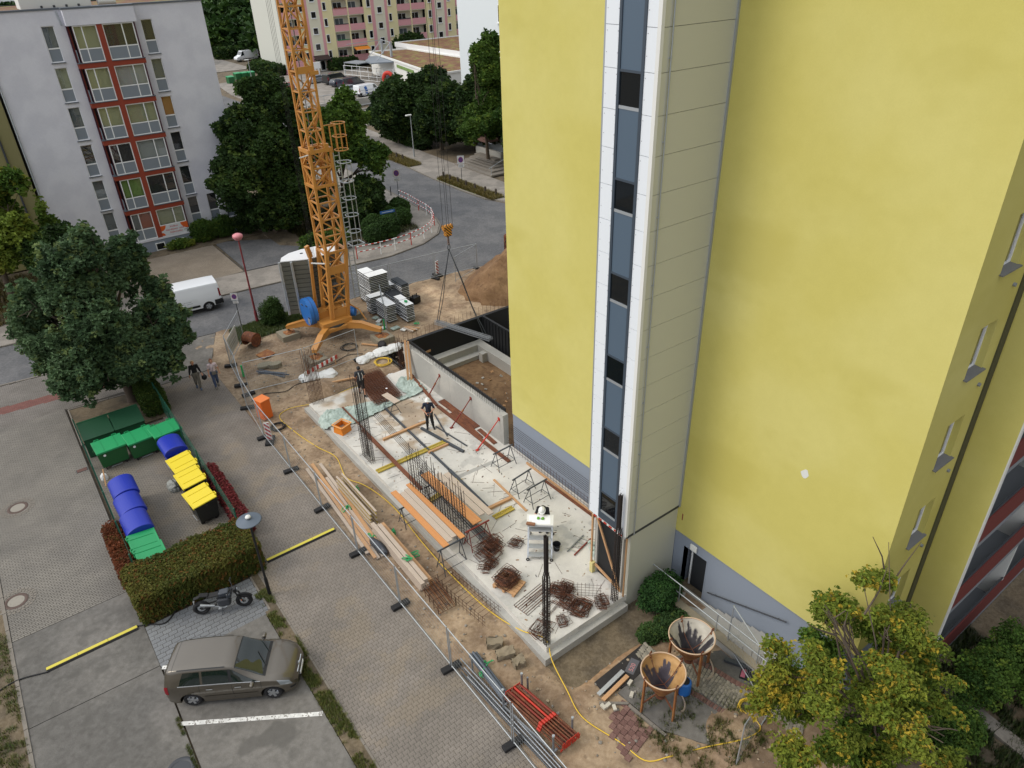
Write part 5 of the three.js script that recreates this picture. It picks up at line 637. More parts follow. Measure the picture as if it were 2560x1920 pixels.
function fenceFoot(label, x, z, turn = 0) { const t = thing('fence_foot', label, 'fence foot', [x, siteY ? Math.max(0, Math.min(0.02, 0)) : 0, z], turn, 'black rubber fence feet'); unit('foot_block', footGeo, M.rubber, t, V(0, 0, 0)); for (const [px, pz] of [[-0.06, 0.2], [0.06, 0.2], [-0.06, 0.28], [0.06, 0.28], [0.06, -0.24], [-0.06, -0.24]]) bx('foot_hole', M.cable, t, 0.045, 0.004, 0.045, px, 0.1405, pz); return t; }
const fz = []; for (let k = -1; k < 7; k++) fz.push(-10.98 - 3.5 * k);
const ordW = ['first', 'second', 'third', 'fourth', 'fifth', 'sixth', 'seventh', 'eighth', 'ninth'];
for (let k = 0; k + 1 < fz.length; k++) fencePanel(`${ordW[k]} mesh fence panel along the driveway counted from the bottom edge`, [7.56, fz[k]], [7.56, fz[k + 1]]);
fz.forEach((z, k) => fenceFoot(`black rubber fence foot on the driveway edge, ${ordW[k]} from the bottom edge`, 7.56, z, Math.PI / 2 + rr(-0.08, 0.08)));
const bend = [[7.56, fz[7]], [7.85, -35.3], [8.4, -37.9], [8.72, -40.6], [10.6, -43.6]]; ['mesh fence panel beside the orange cabinet', 'mesh fence panel before the small sand pile', 'mesh fence panel carrying the white hoarding sign', 'mesh fence panel reaching the street beside the pink lamp'].forEach((l, i) => fencePanel(l, bend[i], bend[i + 1]));
[[7.85, -35.3, 'rubber fence foot at the bend beside the orange cabinet'], [8.4, -37.9, 'rubber fence foot below the white hoarding sign'], [8.72, -40.6, 'rubber fence foot beside the rusty bucket'], [10.6, -43.6, 'rubber fence foot at the street beside the pink lamp']].forEach(([x, z, l]) => fenceFoot(l, x, z, 1.2));
fencePanel('mesh fence panel in front of the pale stone slabs', [8.45, -36.7], [11.7, -36.1]); fencePanel('mesh fence panel behind the red striped board', [11.75, -36.1], [15.1, -36.35]); fenceFoot('grey fence foot beside the small sand pile', 8.4, -36.65, 1.5); fenceFoot('grey fence foot between slabs and rebar', 11.7, -36.1, 1.5); fenceFoot('fence foot before the crane leg near the pit', 15.1, -36.3, 1.5);
fencePanel('mesh fence panel behind the formwork stacks', [17.9, -44.5], [21.6, -44.25]); fencePanel('mesh fence panel between the stacks and the beacon', [21.65, -44.25], [25.18, -43.95]); fencePanel('mesh fence panel at the kerb left of the sand heap', [25.2, -43.95], [28.7, -43.5]); fencePanel('mesh fence panel slanting back from the kerb near the sand heap', [28.7, -43.45], [25.9, -42.3]);
fenceFoot('fence foot at the kerb beside the white beacon', 25.2, -43.95, 0.3); fenceFoot('fence foot at the kerb before the sand heap', 28.7, -43.5, 0.3); fenceFoot('fence foot at the kerb behind the formwork stacks', 21.6, -44.25, 0.3);
fencePanel('mesh fence panel crossing the ramp wall by the hoppers', [15.58, -9.33], [14.72, -7.3]); fencePanel('mesh fence panel beside the coiled yellow hose', [14.35, -6.75], [12.3, -6.35]); fencePanel('mesh fence panel standing between site and crane pads', [18.1, -38.3], [19.4, -41.4]);
{ const t = thing('beacon_foot', 'recycled black plate with pink stripes by the yellow hose', 'barrier foot', [15.25, 0.02, -7.85], 0.45); bx('foot_plate', M.rubber, t, 0.36, 0.1, 1.0, 0, 0.05, 0); for (const z of [-0.4, 0.42]) bx('pink_stripe', mat('dullPink', 0x9a5566, 0.8), t, 0.34, 0.004, 0.14, 0, 0.103, z); barM('foot_beam', M.darksteel, t, V(0.28, 0.1, -1.1), V(0.32, 0.1, 0.9), 0.14, 0.1); }
// warning boards
const chevron = canvasTex(64, 256, (c) => { c.fillStyle = '#d9dadb'; c.fillRect(0, 0, 64, 256); c.fillStyle = '#a8232c'; for (let i = -1; i < 6; i++) { c.beginPath(); c.moveTo(0, i * 64); c.lineTo(64, i * 64 + 64); c.lineTo(64, i * 64 + 96); c.lineTo(0, i * 64 + 32); c.fill(); } });
function beacon(label, x, z, turn) { const t = thing('warning_beacon', label, 'beacon', [x, 0, z], turn); bx('beacon_board', M.white, t, 0.27, 1.02, 0.04, 0, 0.64, 0); printPlane('front_print', 0.25, 1.0, chevron, t, [0, 0.64, 0.0215]); printPlane('rear_print', 0.25, 1.0, chevron, t, [0, 0.64, -0.0215], Math.PI); bx('beacon_foot', M.rubber, t, 0.4, 0.12, 0.8, 0, 0.06, 0); return t; }
beacon('red and white beacon board beside the driveway fence', 7.68, -31.5, -0.5); beacon('red and white beacon at the street kerb', 25.7, -44.45, 0.2);
{ const t = thing('striped_board', 'long red and white striped barrier board before the crane', 'barrier', [12.72, 0.45, -36.42], 0.3); for (let i = 0; i < 14; i++) bx('stripe', i % 2 ? M.redPaint : M.white, t, 0.178, 0.24, 0.03, -1.16 + i * 0.178, 0, 0); for (const x of [-1.1, 1.1]) bx('stake', M.woodTan, t, 0.05, 0.6, 0.04, x, -0.2, -0.04); }
{ const t = thing('hoarding_sign', 'white printed board tied to the site fence', 'sign', [9.5, 0.2, -41.95], 1.01); bx('sign_board', M.whitePaint, t, 1.9, 1.15, 0.02, 0, 0.75, 0); const tx = canvasTex(256, 160, (c) => { c.fillStyle = '#c2c3bf'; c.fillRect(0, 0, 256, 160); c.fillStyle = '#8a8c8c'; c.font = 'bold 34px sans-serif'; c.fillText('BAUSTELLE', 20, 60); c.fillRect(20, 80, 200, 10); c.fillRect(20, 104, 170, 10); }); printPlane('sign_print', 1.86, 1.1, tx, t, [0, 0.75, 0.0115]); printPlane('sign_print', 1.86, 1.1, tx, t, [0, 0.75, -0.0115], Math.PI); }
// ---------------------------------------------------------------- things on the slab and around it
const S = 0.45;
// rebar columns: standing bars with ties
function rebarColumn(label, x, z, nx, nz, px, pz, h, m, o = {}) {
  const t = thing('rebar_column', label, 'rebar', [x, o.y ?? S, z], o.turn || 0), hv = o.hv ?? 0.15;
  for (let i = 0; i < nx; i++) for (let j = 0; j < nz; j++) { if (nx > 2 && nz > 2 && i > 0 && j > 0 && i < nx - 1 && j < nz - 1) continue; const a = V((i - (nx - 1) / 2) * px, -0.06, (j - (nz - 1) / 2) * pz), b = a.clone().add(V(rr(-0.03, 0.03), h * (1 - hv * rnd()), rr(-0.03, 0.03))); if (o.neck) { const k = a.clone().lerp(b, o.neck), c = V(a.x * 0.55, o.neck * h + 0.25, a.z * 0.55); wireM('bar', m, t, a, k, 0.018); wireM('bar', m, t, k, c, 0.018); wireM('bar', m, t, c, V(c.x, h * (1 - hv * rnd()), c.z), 0.018); } else wireM('bar', m, t, a, b, o.r || 0.012); }
  const w = (nx - 1) * px / 2 + 0.015, d = (nz - 1) * pz / 2 + 0.015; for (let y = 0.1; y < h * (o.ties ?? 0.6); y += o.tp || 0.2) { const yy = y + rr(-0.02, 0.02), g = new G(); g.tube([V(-w, yy, -d), V(w, yy, -d), V(w, yy, d), V(-w, yy, d)], 0.006, 4, 1, true); const c = [V(-w, yy, -d), V(w, yy, -d), V(w, yy, d), V(-w, yy, d)]; g.a = []; for (let k = 0; k < 4; k++) g.cyl(c[k], c[(k + 1) % 4], 0.006, 0.006, 4); g.mesh('tie', m, t); }
  return t;
}
rebarColumn('tall rusty rebar column at the far left slab corner', 10.88, -32.85, 9, 2, 0.075, 0.45, 3.3, M.rebar, { ties: 0.35 });
rebarColumn('tall dark rebar column near the orange tub', 10.66, -26.4, 3, 7, 0.1, 0.14, 4.6, M.rebarDark, { ties: 0.62, tp: 0.13, hv: 0.1 });
rebarColumn('long rebar wall cage between the plank tables', 10.95, -20.6, 3, 21, 0.12, 0.18, 3.2, M.rebarDark, { ties: 0.72, tp: 0.16, hv: 0.3, turn: 0.06 });
rebarColumn('slim black rebar column at the near slab corner', 10.53, -12.98, 3, 3, 0.08, 0.08, 5.0, M.rebarDark, { neck: 0.64, ties: 0.66, tp: 0.12, hv: 0.02 });
rebarColumn('slim black rebar column before the lift tower', 13.7, -12.95, 3, 3, 0.09, 0.08, 5.0, M.rebarDark, { neck: 0.66, ties: 0.7, tp: 0.12, hv: 0.02 });
rebarColumn('bundle of standing rebar at the pit wall end', 16.5, -33.6, 4, 3, 0.09, 0.12, 2.2, M.rebar, { y: 0, ties: 0.3 });
{ // starter mat along the gable
  const t = thing('wall_starter_mesh', 'rusty starter mesh standing along the gable foot', 'rebar', [16.36, S, -18.9]);
  for (let i = 0; i < 40; i++) wireM('bar', M.rebar, t, V(0, -0.05, -4 + i * 0.205), V(rr(-0.02, 0.02), 0.62 + rr(-0.05, 0.05), -4 + i * 0.205), 0.007); for (let k = 0; k < 4; k++) wireM('long_bar', M.rebar, t, V(-0.01, 0.12 + k * 0.15, -4.1), V(-0.01, 0.12 + k * 0.15, 4.2), 0.007); for (let k = 0; k < 7; k++) wireM('long_bar', M.rebarDark, t, V(0.05, 0.75 + k * 0.11, -3.9), V(0.05, 0.75 + k * 0.11, 4.1), 0.008);
  barM('kicker_board', M.rust, t, V(-0.28, 0.04, -1.0), V(-0.2, 0.04, 2.2), 0.12, 0.05); barM('kicker_board', M.woodTan, t, V(-0.12, 0.06, -2.5), V(-0.1, 0.06, 3.9), 0.08, 0.08);
}
const plank = (name, m, label, a, b, w, h, cat = 'beam', group) => { const o = barM(name, m, scene, V(...a), V(...b), w, h); o.name = numbered(name); return tag(o, label, cat, group); };
plank('timber_beam', M.woodTan, 'short brown timber lying before the standing worker', [11.92, S + 0.055, -27.33], [14.36, S + 0.055, -27.36], 0.13, 0.11);
plank('rusty_beam', M.rust, 'rusty beam crossing the tarpaulin edge beside the orange tub', [11.57, S + 0.2, -31.1], [11.45, S + 0.2, -25.1], 0.07, 0.07);
plank('rusty_beam', M.rust, 'long rusty steel beam lying past the dark column', [11.4, S + 0.28, -28.4], [11.3, S + 0.28, -22.6], 0.16, 0.1);
plank('rusty_beam', M.rust, 'rusty sheet pile leaning along the concrete wall', [16.2, S + 0.06, -32.0], [15.62, S + 0.06, -28.3], 0.16, 0.06); plank('rusty_beam', M.rust, 'long rusty beam running beside the wall props', [15.62, S + 0.06, -28.2], [15.67, S + 0.06, -22.0], 0.18, 0.06);
plank('rusty_plank', M.rust, 'wide rusty sheet close under the concrete wall', [16.08, S + 0.03, -28.6], [16.12, S + 0.03, -25.3], 0.38, 0.04); plank('rusty_plank', M.rust, 'rusty sheet between the wall props', [15.86, S + 0.05, -27.2], [15.72, S + 0.05, -24.4], 0.28, 0.04); plank('rusty_plank', M.rust, 'short rusty sheet near the red prop', [16.1, S + 0.03, -25.1], [16.03, S + 0.03, -23.6], 0.22, 0.03);
plank('steel_beam', M.darksteel, 'dark steel beam in front of the standing worker', [13.89, S + 0.06, -27.0], [14.44, S + 0.06, -24.0], 0.12, 0.1); plank('steel_rail', M.darksteel, 'long grey steel rail down the middle of the slab', [13.36, S + 0.05, -29.8], [13.16, S + 0.05, -23.3], 0.09, 0.08); plank('steel_rail', M.darksteel, 'grey steel rail pointing at the drawing table', [13.14, S + 0.06, -23.2], [13.0, S + 0.06, -20.0], 0.14, 0.1);
plank('wall_batten', M.darksteel, 'thin steel angle beside the worker pointing to the wall', [15.1, S + 0.03, -27.7], [14.55, S + 0.03, -25.6], 0.06, 0.04); plank('wall_batten', M.darksteel, 'thin steel angle ending in a hooked bar', [14.56, S + 0.03, -26.7], [14.85, S + 0.03, -24.3], 0.06, 0.04);
plank('floor_batten', M.woodTan, 'thin wooden batten dividing the slab near the trestles', [14.35, S + 0.02, -21.4], [14.2, S + 0.02, -18.8], 0.1, 0.04);
for (let i = 0; i < 5; i++) { const b = barM('steel_bar', M.rebarDark, scene, V(12.67 + i * 0.06, S + 0.02, -30.7 + i * 0.3), V(12.2 + i * 0.07, S + 0.02, -24.1 + i * 0.2), 0.018, 0.018, UCYL6); b.name = numbered('steel_bar'); tag(b, 'thin reinforcing bar in the loose bundle down the slab', 'rebar', 'loose bars on the slab'); }
for (let i = 0; i < 12; i++) { const b = barM('steel_bar', M.darksteel, scene, V(12.0 + rr(-0.1, 0.1), S + 0.02 + (i % 3) * 0.03, -24.2 + rr(0, 0.6)), V(11.6 + i * 0.05, S + 0.02 + (i % 3) * 0.03, -17.6 + rr(-0.5, 0.3)), 0.03, 0.03, UCYL6); b.name = numbered('steel_bar'); tag(b, 'grey bar in the bundle under the second plank table', 'rebar', 'grey bars under the plank table'); }
// yellow lattice formwork girders
const girdGeo = (() => { const g = new G(); for (let k = 0; k < 12; k++) { const a = -0.46 + k * 0.077; g.bar(V(a, -0.07, 0), V(a + 0.038, 0.07, 0), 0.022).bar(V(a + 0.038, 0.07, 0), V(a + 0.077, -0.07, 0), 0.022); } return g.geo(); })();
function girder(label, a, b, m = M.girderY, par, y = 0) { const d = Math.hypot(b[0] - a[0], b[1] - a[1]), mid = [(a[0] + b[0]) / 2, 0, (a[1] + b[1]) / 2], t = par || thing('formwork_girder', label, 'girder', [mid[0], S + 0.02, mid[2]], Math.atan2(-(b[1] - a[1]), b[0] - a[0])); return [t, d]; }
function girderThing(label, x, y, z, len, turn, lying = true, group) { const t = thing('formwork_girder', label, 'girder', [x, y, z], turn, group), n = Math.max(1, Math.round(len / 0.92)); for (const s of [-1, 1]) lying ? bx('girder_chord', M.girderY, t, len, 0.06, 0.06, 0, 0.04, s * 0.1) : bx('girder_chord', M.woodGrey, t, len, 0.05, 0.08, 0, 0.12 + s * 0.1, 0); for (let i = 0; i < n; i++) { const o = unit('girder_web', girdGeo, M.girderY, t, V(-len / 2 + (i + 0.5) * len / n, lying ? 0.04 : 0.12, 0), null, V(len / n / 0.92, 1.2, 1)); if (lying) o.rotation.x = Math.PI / 2; } return t; }
girderThing('yellow lattice girder lying across the slab', 12.35, S + 0.02, -25.25, 3.75, 0.0); girderThing('short yellow lattice girder near the drawing table', 13.35, S + 0.02, -19.3, 1.0, 0.0); girderThing('yellow lattice girder under the cage of the plank table', 11.7, S + 0.02, -22.0, 1.0, 0.2); girderThing('short yellow girder end beside the boards', 12.9, S + 0.02, -22.3, 0.6, 0.3);
plank('timber_beam', M.woodTan, 'timber lying beside the yellow girder near the drawing table', [12.91, S + 0.06, -19.9], [14.15, S + 0.06, -19.86], 0.14, 0.12); plank('timber_beam', M.woodTan, 'timber end under the yellow girder', [13.1, S + 0.05, -25.0], [14.3, S + 0.05, -25.0], 0.12, 0.1);
// wall props
[[15.87, -29.49, 16.28, -28.9, M.redRust, 'rusty red wall prop farthest along the concrete wall'], [15.12, -26.11, 16.28, -25.97, M.redRust, 'rusty red wall prop in the middle of the concrete wall'], [15.06, -23.73, 16.28, -23.58, M.redPaint, 'bright red wall prop at the near end of the concrete wall']].forEach(([x, z, tx, tz, m, lab]) => { const t = thing('wall_prop', lab, 'prop', [x, S, z]), e = V(tx - x, 1.35, tz - z); rodM('outer_tube', m, t, V(0, 0.03, 0), e.clone().multiplyScalar(0.58), 0.035); rodM('inner_tube', m, t, e.clone().multiplyScalar(0.56), e, 0.026); rodM('collar', M.rustpaint, t, e.clone().multiplyScalar(0.55), e.clone().multiplyScalar(0.62), 0.05); bx('foot_plate', m, t, 0.16, 0.03, 0.14, 0, 0.015, 0); bx('head_plate', m, t, 0.03, 0.16, 0.14, e.x - 0.002, e.y, e.z); rodM('pin', M.steel, t, e.clone().multiplyScalar(0.5).add(V(0, 0, -0.09)), e.clone().multiplyScalar(0.5).add(V(0, 0, 0.09)), 0.01); });
// trestles
function trestle(label, x, z, turn, m, w = 1.05, h = 0.9, y = S, group) { const t = thing('trestle', label, 'trestle', [x, y, z], turn, group); barM('top_bar', m, t, V(-w / 2 - 0.05, h, 0), V(w / 2 + 0.05, h, 0), 0.05); for (const sx of [-1, 1]) { for (const sz of [-1, 1]) rodM('leg', m, t, V(sx * w * 0.4, h, 0), V(sx * w * 0.48, 0, sz * 0.32), 0.018); rodM('stretcher', m, t, V(sx * w * 0.45, 0.25, -0.23), V(sx * w * 0.45, 0.25, 0.23), 0.014); } for (const sz of [-1, 1]) rodM('stretcher', m, t, V(-w * 0.46, 0.22, sz * 0.24), V(w * 0.46, 0.22, sz * 0.24), 0.014); return t; }
trestle('steel trestle nearest the end of the concrete wall', 15.35, -22.0, 0.05, M.darksteel); trestle('steel trestle behind the bent worker, further from the tower', 14.9, -20.0, 0.12, M.darksteel); trestle('steel trestle right behind the bent worker', 14.98, -19.05, 0.05, M.darksteel);
trestle('steel trestle under the far end of the near plank table', 10.15, -21.6, 0, M.darksteel, 0.9, 0.92, 0.2); trestle('steel trestle under the near end of the near plank table', 10.1, -18.3, 0, M.darksteel, 1.1, 1.12, 0.22); trestle('rusty trestle under the orange plank table', 11.5, -18.5, 0, M.redRust, 1.05, 0.9); trestle('rusty trestle under the far end of the orange plank table', 11.6, -21.9, 0, M.darksteel, 0.95, 0.9); trestle('folding stand carrying a pale board beside the mesh stack', 13.57, -29.4, 1.45, M.darksteel, 0.9, 0.76);
{ const o = bx('plywood_board', M.woodGrey, scene, 0.36, 0.03, 1.15, 13.57, S + 0.81, -29.38, 0.1); o.name = numbered('plywood_board'); tag(o, 'pale board on the folding stand beside the mesh stack', 'board'); }
// plank tables: each board is loose
const boards = (list) => list.forEach(([m, x, z0, z1, w, lab, y, tilt]) => { const o = bx('scaffold_plank', m, scene, w, 0.045, z1 - z0, x, y, (z0 + z1) / 2, tilt || 0.0); o.name = numbered('scaffold_plank'); tag(o, lab, 'plank', 'planks on the trestle tables'); });
boards([[M.woodOrange, 9.92, -22.5, -18.3, 0.26, 'orange outer plank of the near plank table', 1.37], [M.woodGrey, 10.19, -22.2, -18.45, 0.25, 'grey weathered plank on the near table beside the orange one', 1.37], [M.woodGrey, 10.44, -22.3, -18.55, 0.22, 'second grey weathered plank on the near table', 1.37], [M.woodOrange, 10.68, -22.55, -18.3, 0.22, 'orange inner plank of the near table by the rebar cage', 1.37], [M.woodOrange, 11.6, -22.7, -18.62, 0.42, 'wide orange board on the rusty trestles', 1.4], [M.woodGrey, 12.02, -22.3, -18.9, 0.26, 'grey plank beside the wide orange board', 1.4], [M.woodGrey, 12.32, -22.1, -18.7, 0.26, 'grey plank nearest the drawing table on the rusty trestles', 1.4]]);
// rusty mesh stack
{ const t = thing('mesh_stack', 'stack of rusty reinforcement mats behind the tarpaulin', 'rebar mats', [14.05, S, -31.9], -0.12); for (let k = 0; k < 7; k++) { const m = new THREE.Group(); m.name = 'mesh_mat'; t.add(m); const g = new G(), ox = rr(-0.06, 0.06), oz = rr(-0.08, 0.08); for (let i = 0; i <= 10; i++) g.box(0.012, 0.012, 3.3, -0.75 + i * 0.15 + ox, 0.04 + k * 0.05, oz); for (let i = 0; i <= 21; i++) g.box(1.5, 0.012, 0.012, ox, 0.052 + k * 0.05, -1.6 + i * 0.152 + oz); g.mesh('mat_grid', k % 2 ? M.rebar : M.rust, m); } bx('label_tag', M.white, t, 0.1, 0.004, 0.1, 0.2, 0.42, 0.9); }
{ // tarpaulin, crumpled
  const out = [[10.15, -31.1], [10.8, -31.6], [12.2, -31.1], [13.2, -30.9], [14.9, -31.5], [15.7, -32.2], [16.25, -31.5], [16.05, -30.1], [15.4, -29.9], [14.2, -29.9], [12.7, -29.65], [11.6, -29.5], [10.5, -29.9], [10.1, -30.4]];
  const s = new THREE.Shape(out.map((p) => new THREE.Vector2(p[0], p[1]))), P = [], I = [], nx = 130, nz = 60, idx = new Map(); const inside = (x, y) => { let c = false; for (let i = 0, j = out.length - 1; i < out.length; j = i++) { const [a, b] = out[i], [d, e] = out[j]; if ((b > y) !== (e > y) && x < (d - a) * (y - b) / (e - b) + a) c = !c; } return c; };
  const id = (i, j) => { const k = i * 1000 + j; if (!idx.has(k)) { const x = lerp(10, 16.4, i / nx), z = lerp(-32.4, -29.3, j / nz); const r = Math.abs(fbm(fr(x / 6), fr((z + x * 0.25) / 6), 26, 4, 6) - 0.5) * 0.2 + 0.09 * Math.abs(Math.sin((z * 3.2 + x * 0.8 + fbm(fr(x / 5), fr(z / 5), 10, 3, 2) * 5) * 2.4)); idx.set(k, P.length / 3); P.push(x + (fbm(fr(z / 4), 0.3, 9, 2, 3) - 0.5) * 0.1, (x < 10.42 ? lerp(0.12, S + 0.03, sst(9.95, 10.45, x)) : S + 0.012) + r * 0.75, z); } return idx.get(k); };
  for (let i = 0; i < nx; i++) for (let j = 0; j < nz; j++) { const x = lerp(10, 16.4, (i + 0.5) / nx), z = lerp(-32.4, -29.3, (j + 0.5) / nz); if (!inside(x, z)) continue; if (x > 13.2 && x < 14.9 && z < -30.3) continue; const a = id(i, j), b = id(i, j + 1), c = id(i + 1, j), d = id(i + 1, j + 1); I.push(a, b, c, c, b, d); }
  const g = new THREE.BufferGeometry(); g.setAttribute('position', new THREE.Float32BufferAttribute(P, 3)); g.setIndex(I); g.computeVertexNormals(); boxUV(g); const o = shadow(new THREE.Mesh(g, M.tarp)); o.name = 'tarpaulin'; scene.add(o); tag(o, 'crumpled pale green tarpaulin across the far end of the slab', 'tarpaulin');
}
{ const t = thing('mortar_tub', 'orange plastic mortar tub on the slab edge', 'tub', [10.72, S, -29.35], 0.35); const g = new G(), w = 0.3, b = 0.24, h = 0.45; for (const [x, z, a] of [[0, 1, 0], [1, 0, 1], [0, -1, 0], [-1, 0, 1]]) { const p = new THREE.BoxGeometry(0.62, h, 0.015); p.rotateX(-0.14); p.translate(0, h / 2, 0.28); p.rotateY(Math.atan2(x, z)); g.put(p); } g.mesh('tub_wall', mat('tubOrange', 0xd9822a, 0.55), t); new G().box(0.54, 0.015, 0.54, 0, 0.02, 0).mesh('tub_floor', M.tubOrange, t); new G().box(0.56, 0.01, 0.56, 0, 0.16, 0).mesh('mortar', mat('mortar', 0x9a8a78, 0.8), t); const r = new G(); for (const [a, c] of [[[-0.34, -0.34], [0.34, -0.34]], [[0.34, -0.34], [0.34, 0.34]], [[0.34, 0.34], [-0.34, 0.34]], [[-0.34, 0.34], [-0.34, -0.34]]]) r.bar(V(a[0], h, a[1]), V(c[0], h, c[1]), 0.05, 0.03); r.mesh('rim', mat('tubRim', 0xe0a260, 0.55), t); }
// stirrups and small rebar piles
const stirrup = (() => { const c = [V(-0.5, 0, -0.5), V(0.5, 0, -0.5), V(0.5, 0, 0.5), V(-0.5, 0, 0.5)], g = new G(); for (let k = 0; k < 4; k++) g.cyl(c[k], c[(k + 1) % 4], 0.02, 0.02, 4); return g.geo(); })();
function stirrupPile(label, x, z, w, d, n, rise, turn, m = M.rebar, y = S, spread = 0.15) { seed = Math.round(Math.abs(x * 1000 + z * 77)); const t = thing('stirrup_pile', label, 'rebar stirrups', [x, y, z], turn); for (let i = 0; i < n; i++) { const o = unit('stirrup', stirrup, i % 3 ? m : M.rust, t, V(rr(-1, 1) * spread, 0.02 + i * rise, rr(-1, 1) * spread), null, V(w * rr(0.9, 1.05), 0.6, d * rr(0.9, 1.05))); o.rotation.set(rr(-0.1, 0.1), rr(-0.25, 0.25), rr(-0.1, 0.1)); } return t; }
stirrupPile('small square stirrup pile beside the wheeled steps', 12.68, -17.5, 0.36, 0.3, 14, 0.012, 0.5); stirrupPile('big tangled heap of rusty stirrups under the rusty trestle', 11.5, -17.75, 0.55, 0.45, 40, 0.012, 0.2, M.rebar, S, 0.3); stirrupPile('upper stirrup coil leaning on the big rusty heap', 11.85, -18.0, 0.45, 0.3, 16, 0.03, 0.1); stirrupPile('lower ring of stirrups beside the big rusty heap', 11.2, -17.15, 0.3, 0.28, 20, 0.012, 0.3); stirrupPile('smallest stirrup ring at the left of the big heap', 10.82, -17.15, 0.24, 0.24, 14, 0.014, 0.8);
stirrupPile('stirrup pile stacked on the wooden pallet', 11.12, -16.05, 0.62, 0.5, 40, 0.008, 0.2, M.rebar, S + 0.14, 0.16); { const t = thing('wood_pallet', 'wooden pallet under a load of stirrups', 'pallet', [11.1, S, -15.9], 0.35); for (let i = 0; i < 5; i++) bx('deck_board', M.woodTan, t, 0.14, 0.022, 1.0, -0.32 + i * 0.16, 0.125, 0); for (const z of [-0.42, 0, 0.42]) bx('bearer', M.woodTan, t, 0.8, 0.1, 0.1, 0, 0.06, z); }
stirrupPile('tall thin stirrup pile nearest the rebar column at the slab corner', 10.78, -13.55, 0.62, 0.42, 12, 0.012, 0.25); stirrupPile('dense stirrup block left of the standing mesh', 12.38, -14.45, 0.36, 0.5, 26, 0.01, 0.5); stirrupPile('narrow stirrup block behind the dense ones', 12.72, -14.4, 0.22, 0.42, 18, 0.012, 0.4); stirrupPile('stirrup block beside the standing mesh', 12.3, -13.9, 0.42, 0.36, 22, 0.01, 0.35); stirrupPile('wide flat stirrup block at the slab front', 12.45, -13.4, 0.6, 0.42, 26, 0.009, 0.35); stirrupPile('small stirrup pile before the lift tower', 13.2, -13.1, 0.26, 0.42, 20, 0.01, -0.5); stirrupPile('fan of thin stirrups at the slab front', 11.6, -13.4, 0.28, 0.36, 10, 0.012, -0.3); stirrupPile('open double stirrups lying flat', 11.65, -14.1, 0.75, 0.28, 5, 0.012, 0.3);
{ const t = thing('rebar_hairpins', 'long narrow rebar hairpins lying on the slab', 'rebar', [11.45, S, -14.85], 0.15); for (let i = 0; i < 7; i++) { const z = -0.3 + i * 0.1, g = new G(), a = rr(-0.06, 0.06); g.cyl(V(-0.75, 0.02, z), V(0.7, 0.02, z + a), 0.009, 0.009, 5).cyl(V(-0.75, 0.02, z + 0.1), V(0.7, 0.02, z + 0.1 + a), 0.009, 0.009, 5).cyl(V(-0.75, 0.02, z), V(-0.75, 0.02, z + 0.1), 0.009, 0.009, 5); g.mesh('hairpin', i % 2 ? M.rust : M.rebar, t); } }
{ const t = thing('standing_mesh', 'small rebar mesh panel standing at the slab front', 'rebar mesh', [12.98, S, -13.75], -0.75); for (let i = 0; i < 9; i++) wireM('bar', M.rebar, t, V(-0.55 + i * 0.14, 0, 0), V(-0.55 + i * 0.14, 0.62, -0.06), 0.006); for (let k = 0; k < 5; k++) wireM('bar', M.rebar, t, V(-0.6, 0.05 + k * 0.13, -0.005 * k), V(0.6, 0.05 + k * 0.13, -0.005 * k), 0.006); }
// bucket, ladder, rolling steps with drawing board
{ const t = thing('mortar_bucket', 'black bucket beside the rolling steps', 'bucket', [13.72, S, -16.25]); new G().lathe([[0, 0.005], [0.12, 0], [0.155, 0.3], [0.17, 0.31], [0.165, 0.32], [0.145, 0.3], [0.115, 0.02], [0, 0.02]], 20, 0, 0, 0).mesh('bucket_shell', M.black, t); new G().tube([V(-0.16, 0.29, 0), V(-0.1, 0.22, 0.16), V(0.1, 0.22, 0.16), V(0.16, 0.29, 0)], 0.006).mesh('handle', M.steel, t); }
{ const t = thing('short_ladder', 'short aluminium ladder lying before the lift tower', 'ladder', [14.55, S + 0.02, -15.85], 0.25); for (const z of [-0.17, 0.17]) bx('stile', z < 0 ? M.steel : M.redRust, t, 1.15, 0.05, 0.04, 0, 0.03, z); for (let i = 0; i < 4; i++) bx('rung', M.alu, t, 0.03, 0.03, 0.34, -0.4 + i * 0.27, 0.03, 0); }
{ const c = new G(); seed = 9; for (let i = 0; i < 16; i++) { const s = new THREE.IcosahedronGeometry(rr(0.07, 0.16), 1), p = s.attributes.position; for (let k = 0; k < p.count; k++) { const q = 0.7 + 0.6 * hash(Math.round(p.getX(k) * 100), Math.round(p.getY(k) * 100), i); p.setXYZ(k, p.getX(k) * q, p.getY(k) * q * 0.6, p.getZ(k) * q); } s.computeVertexNormals(); s.translate(15.0 - 0.03 * i + rr(-0.1, 0.1), S + rr(0.05, 0.2), -15.6 + i * 0.055); c.put(s); } one('crumpled_sheet', c, M.tarp, 'crumpled green sheet at the foot of the lift tower', 'sheet'); }
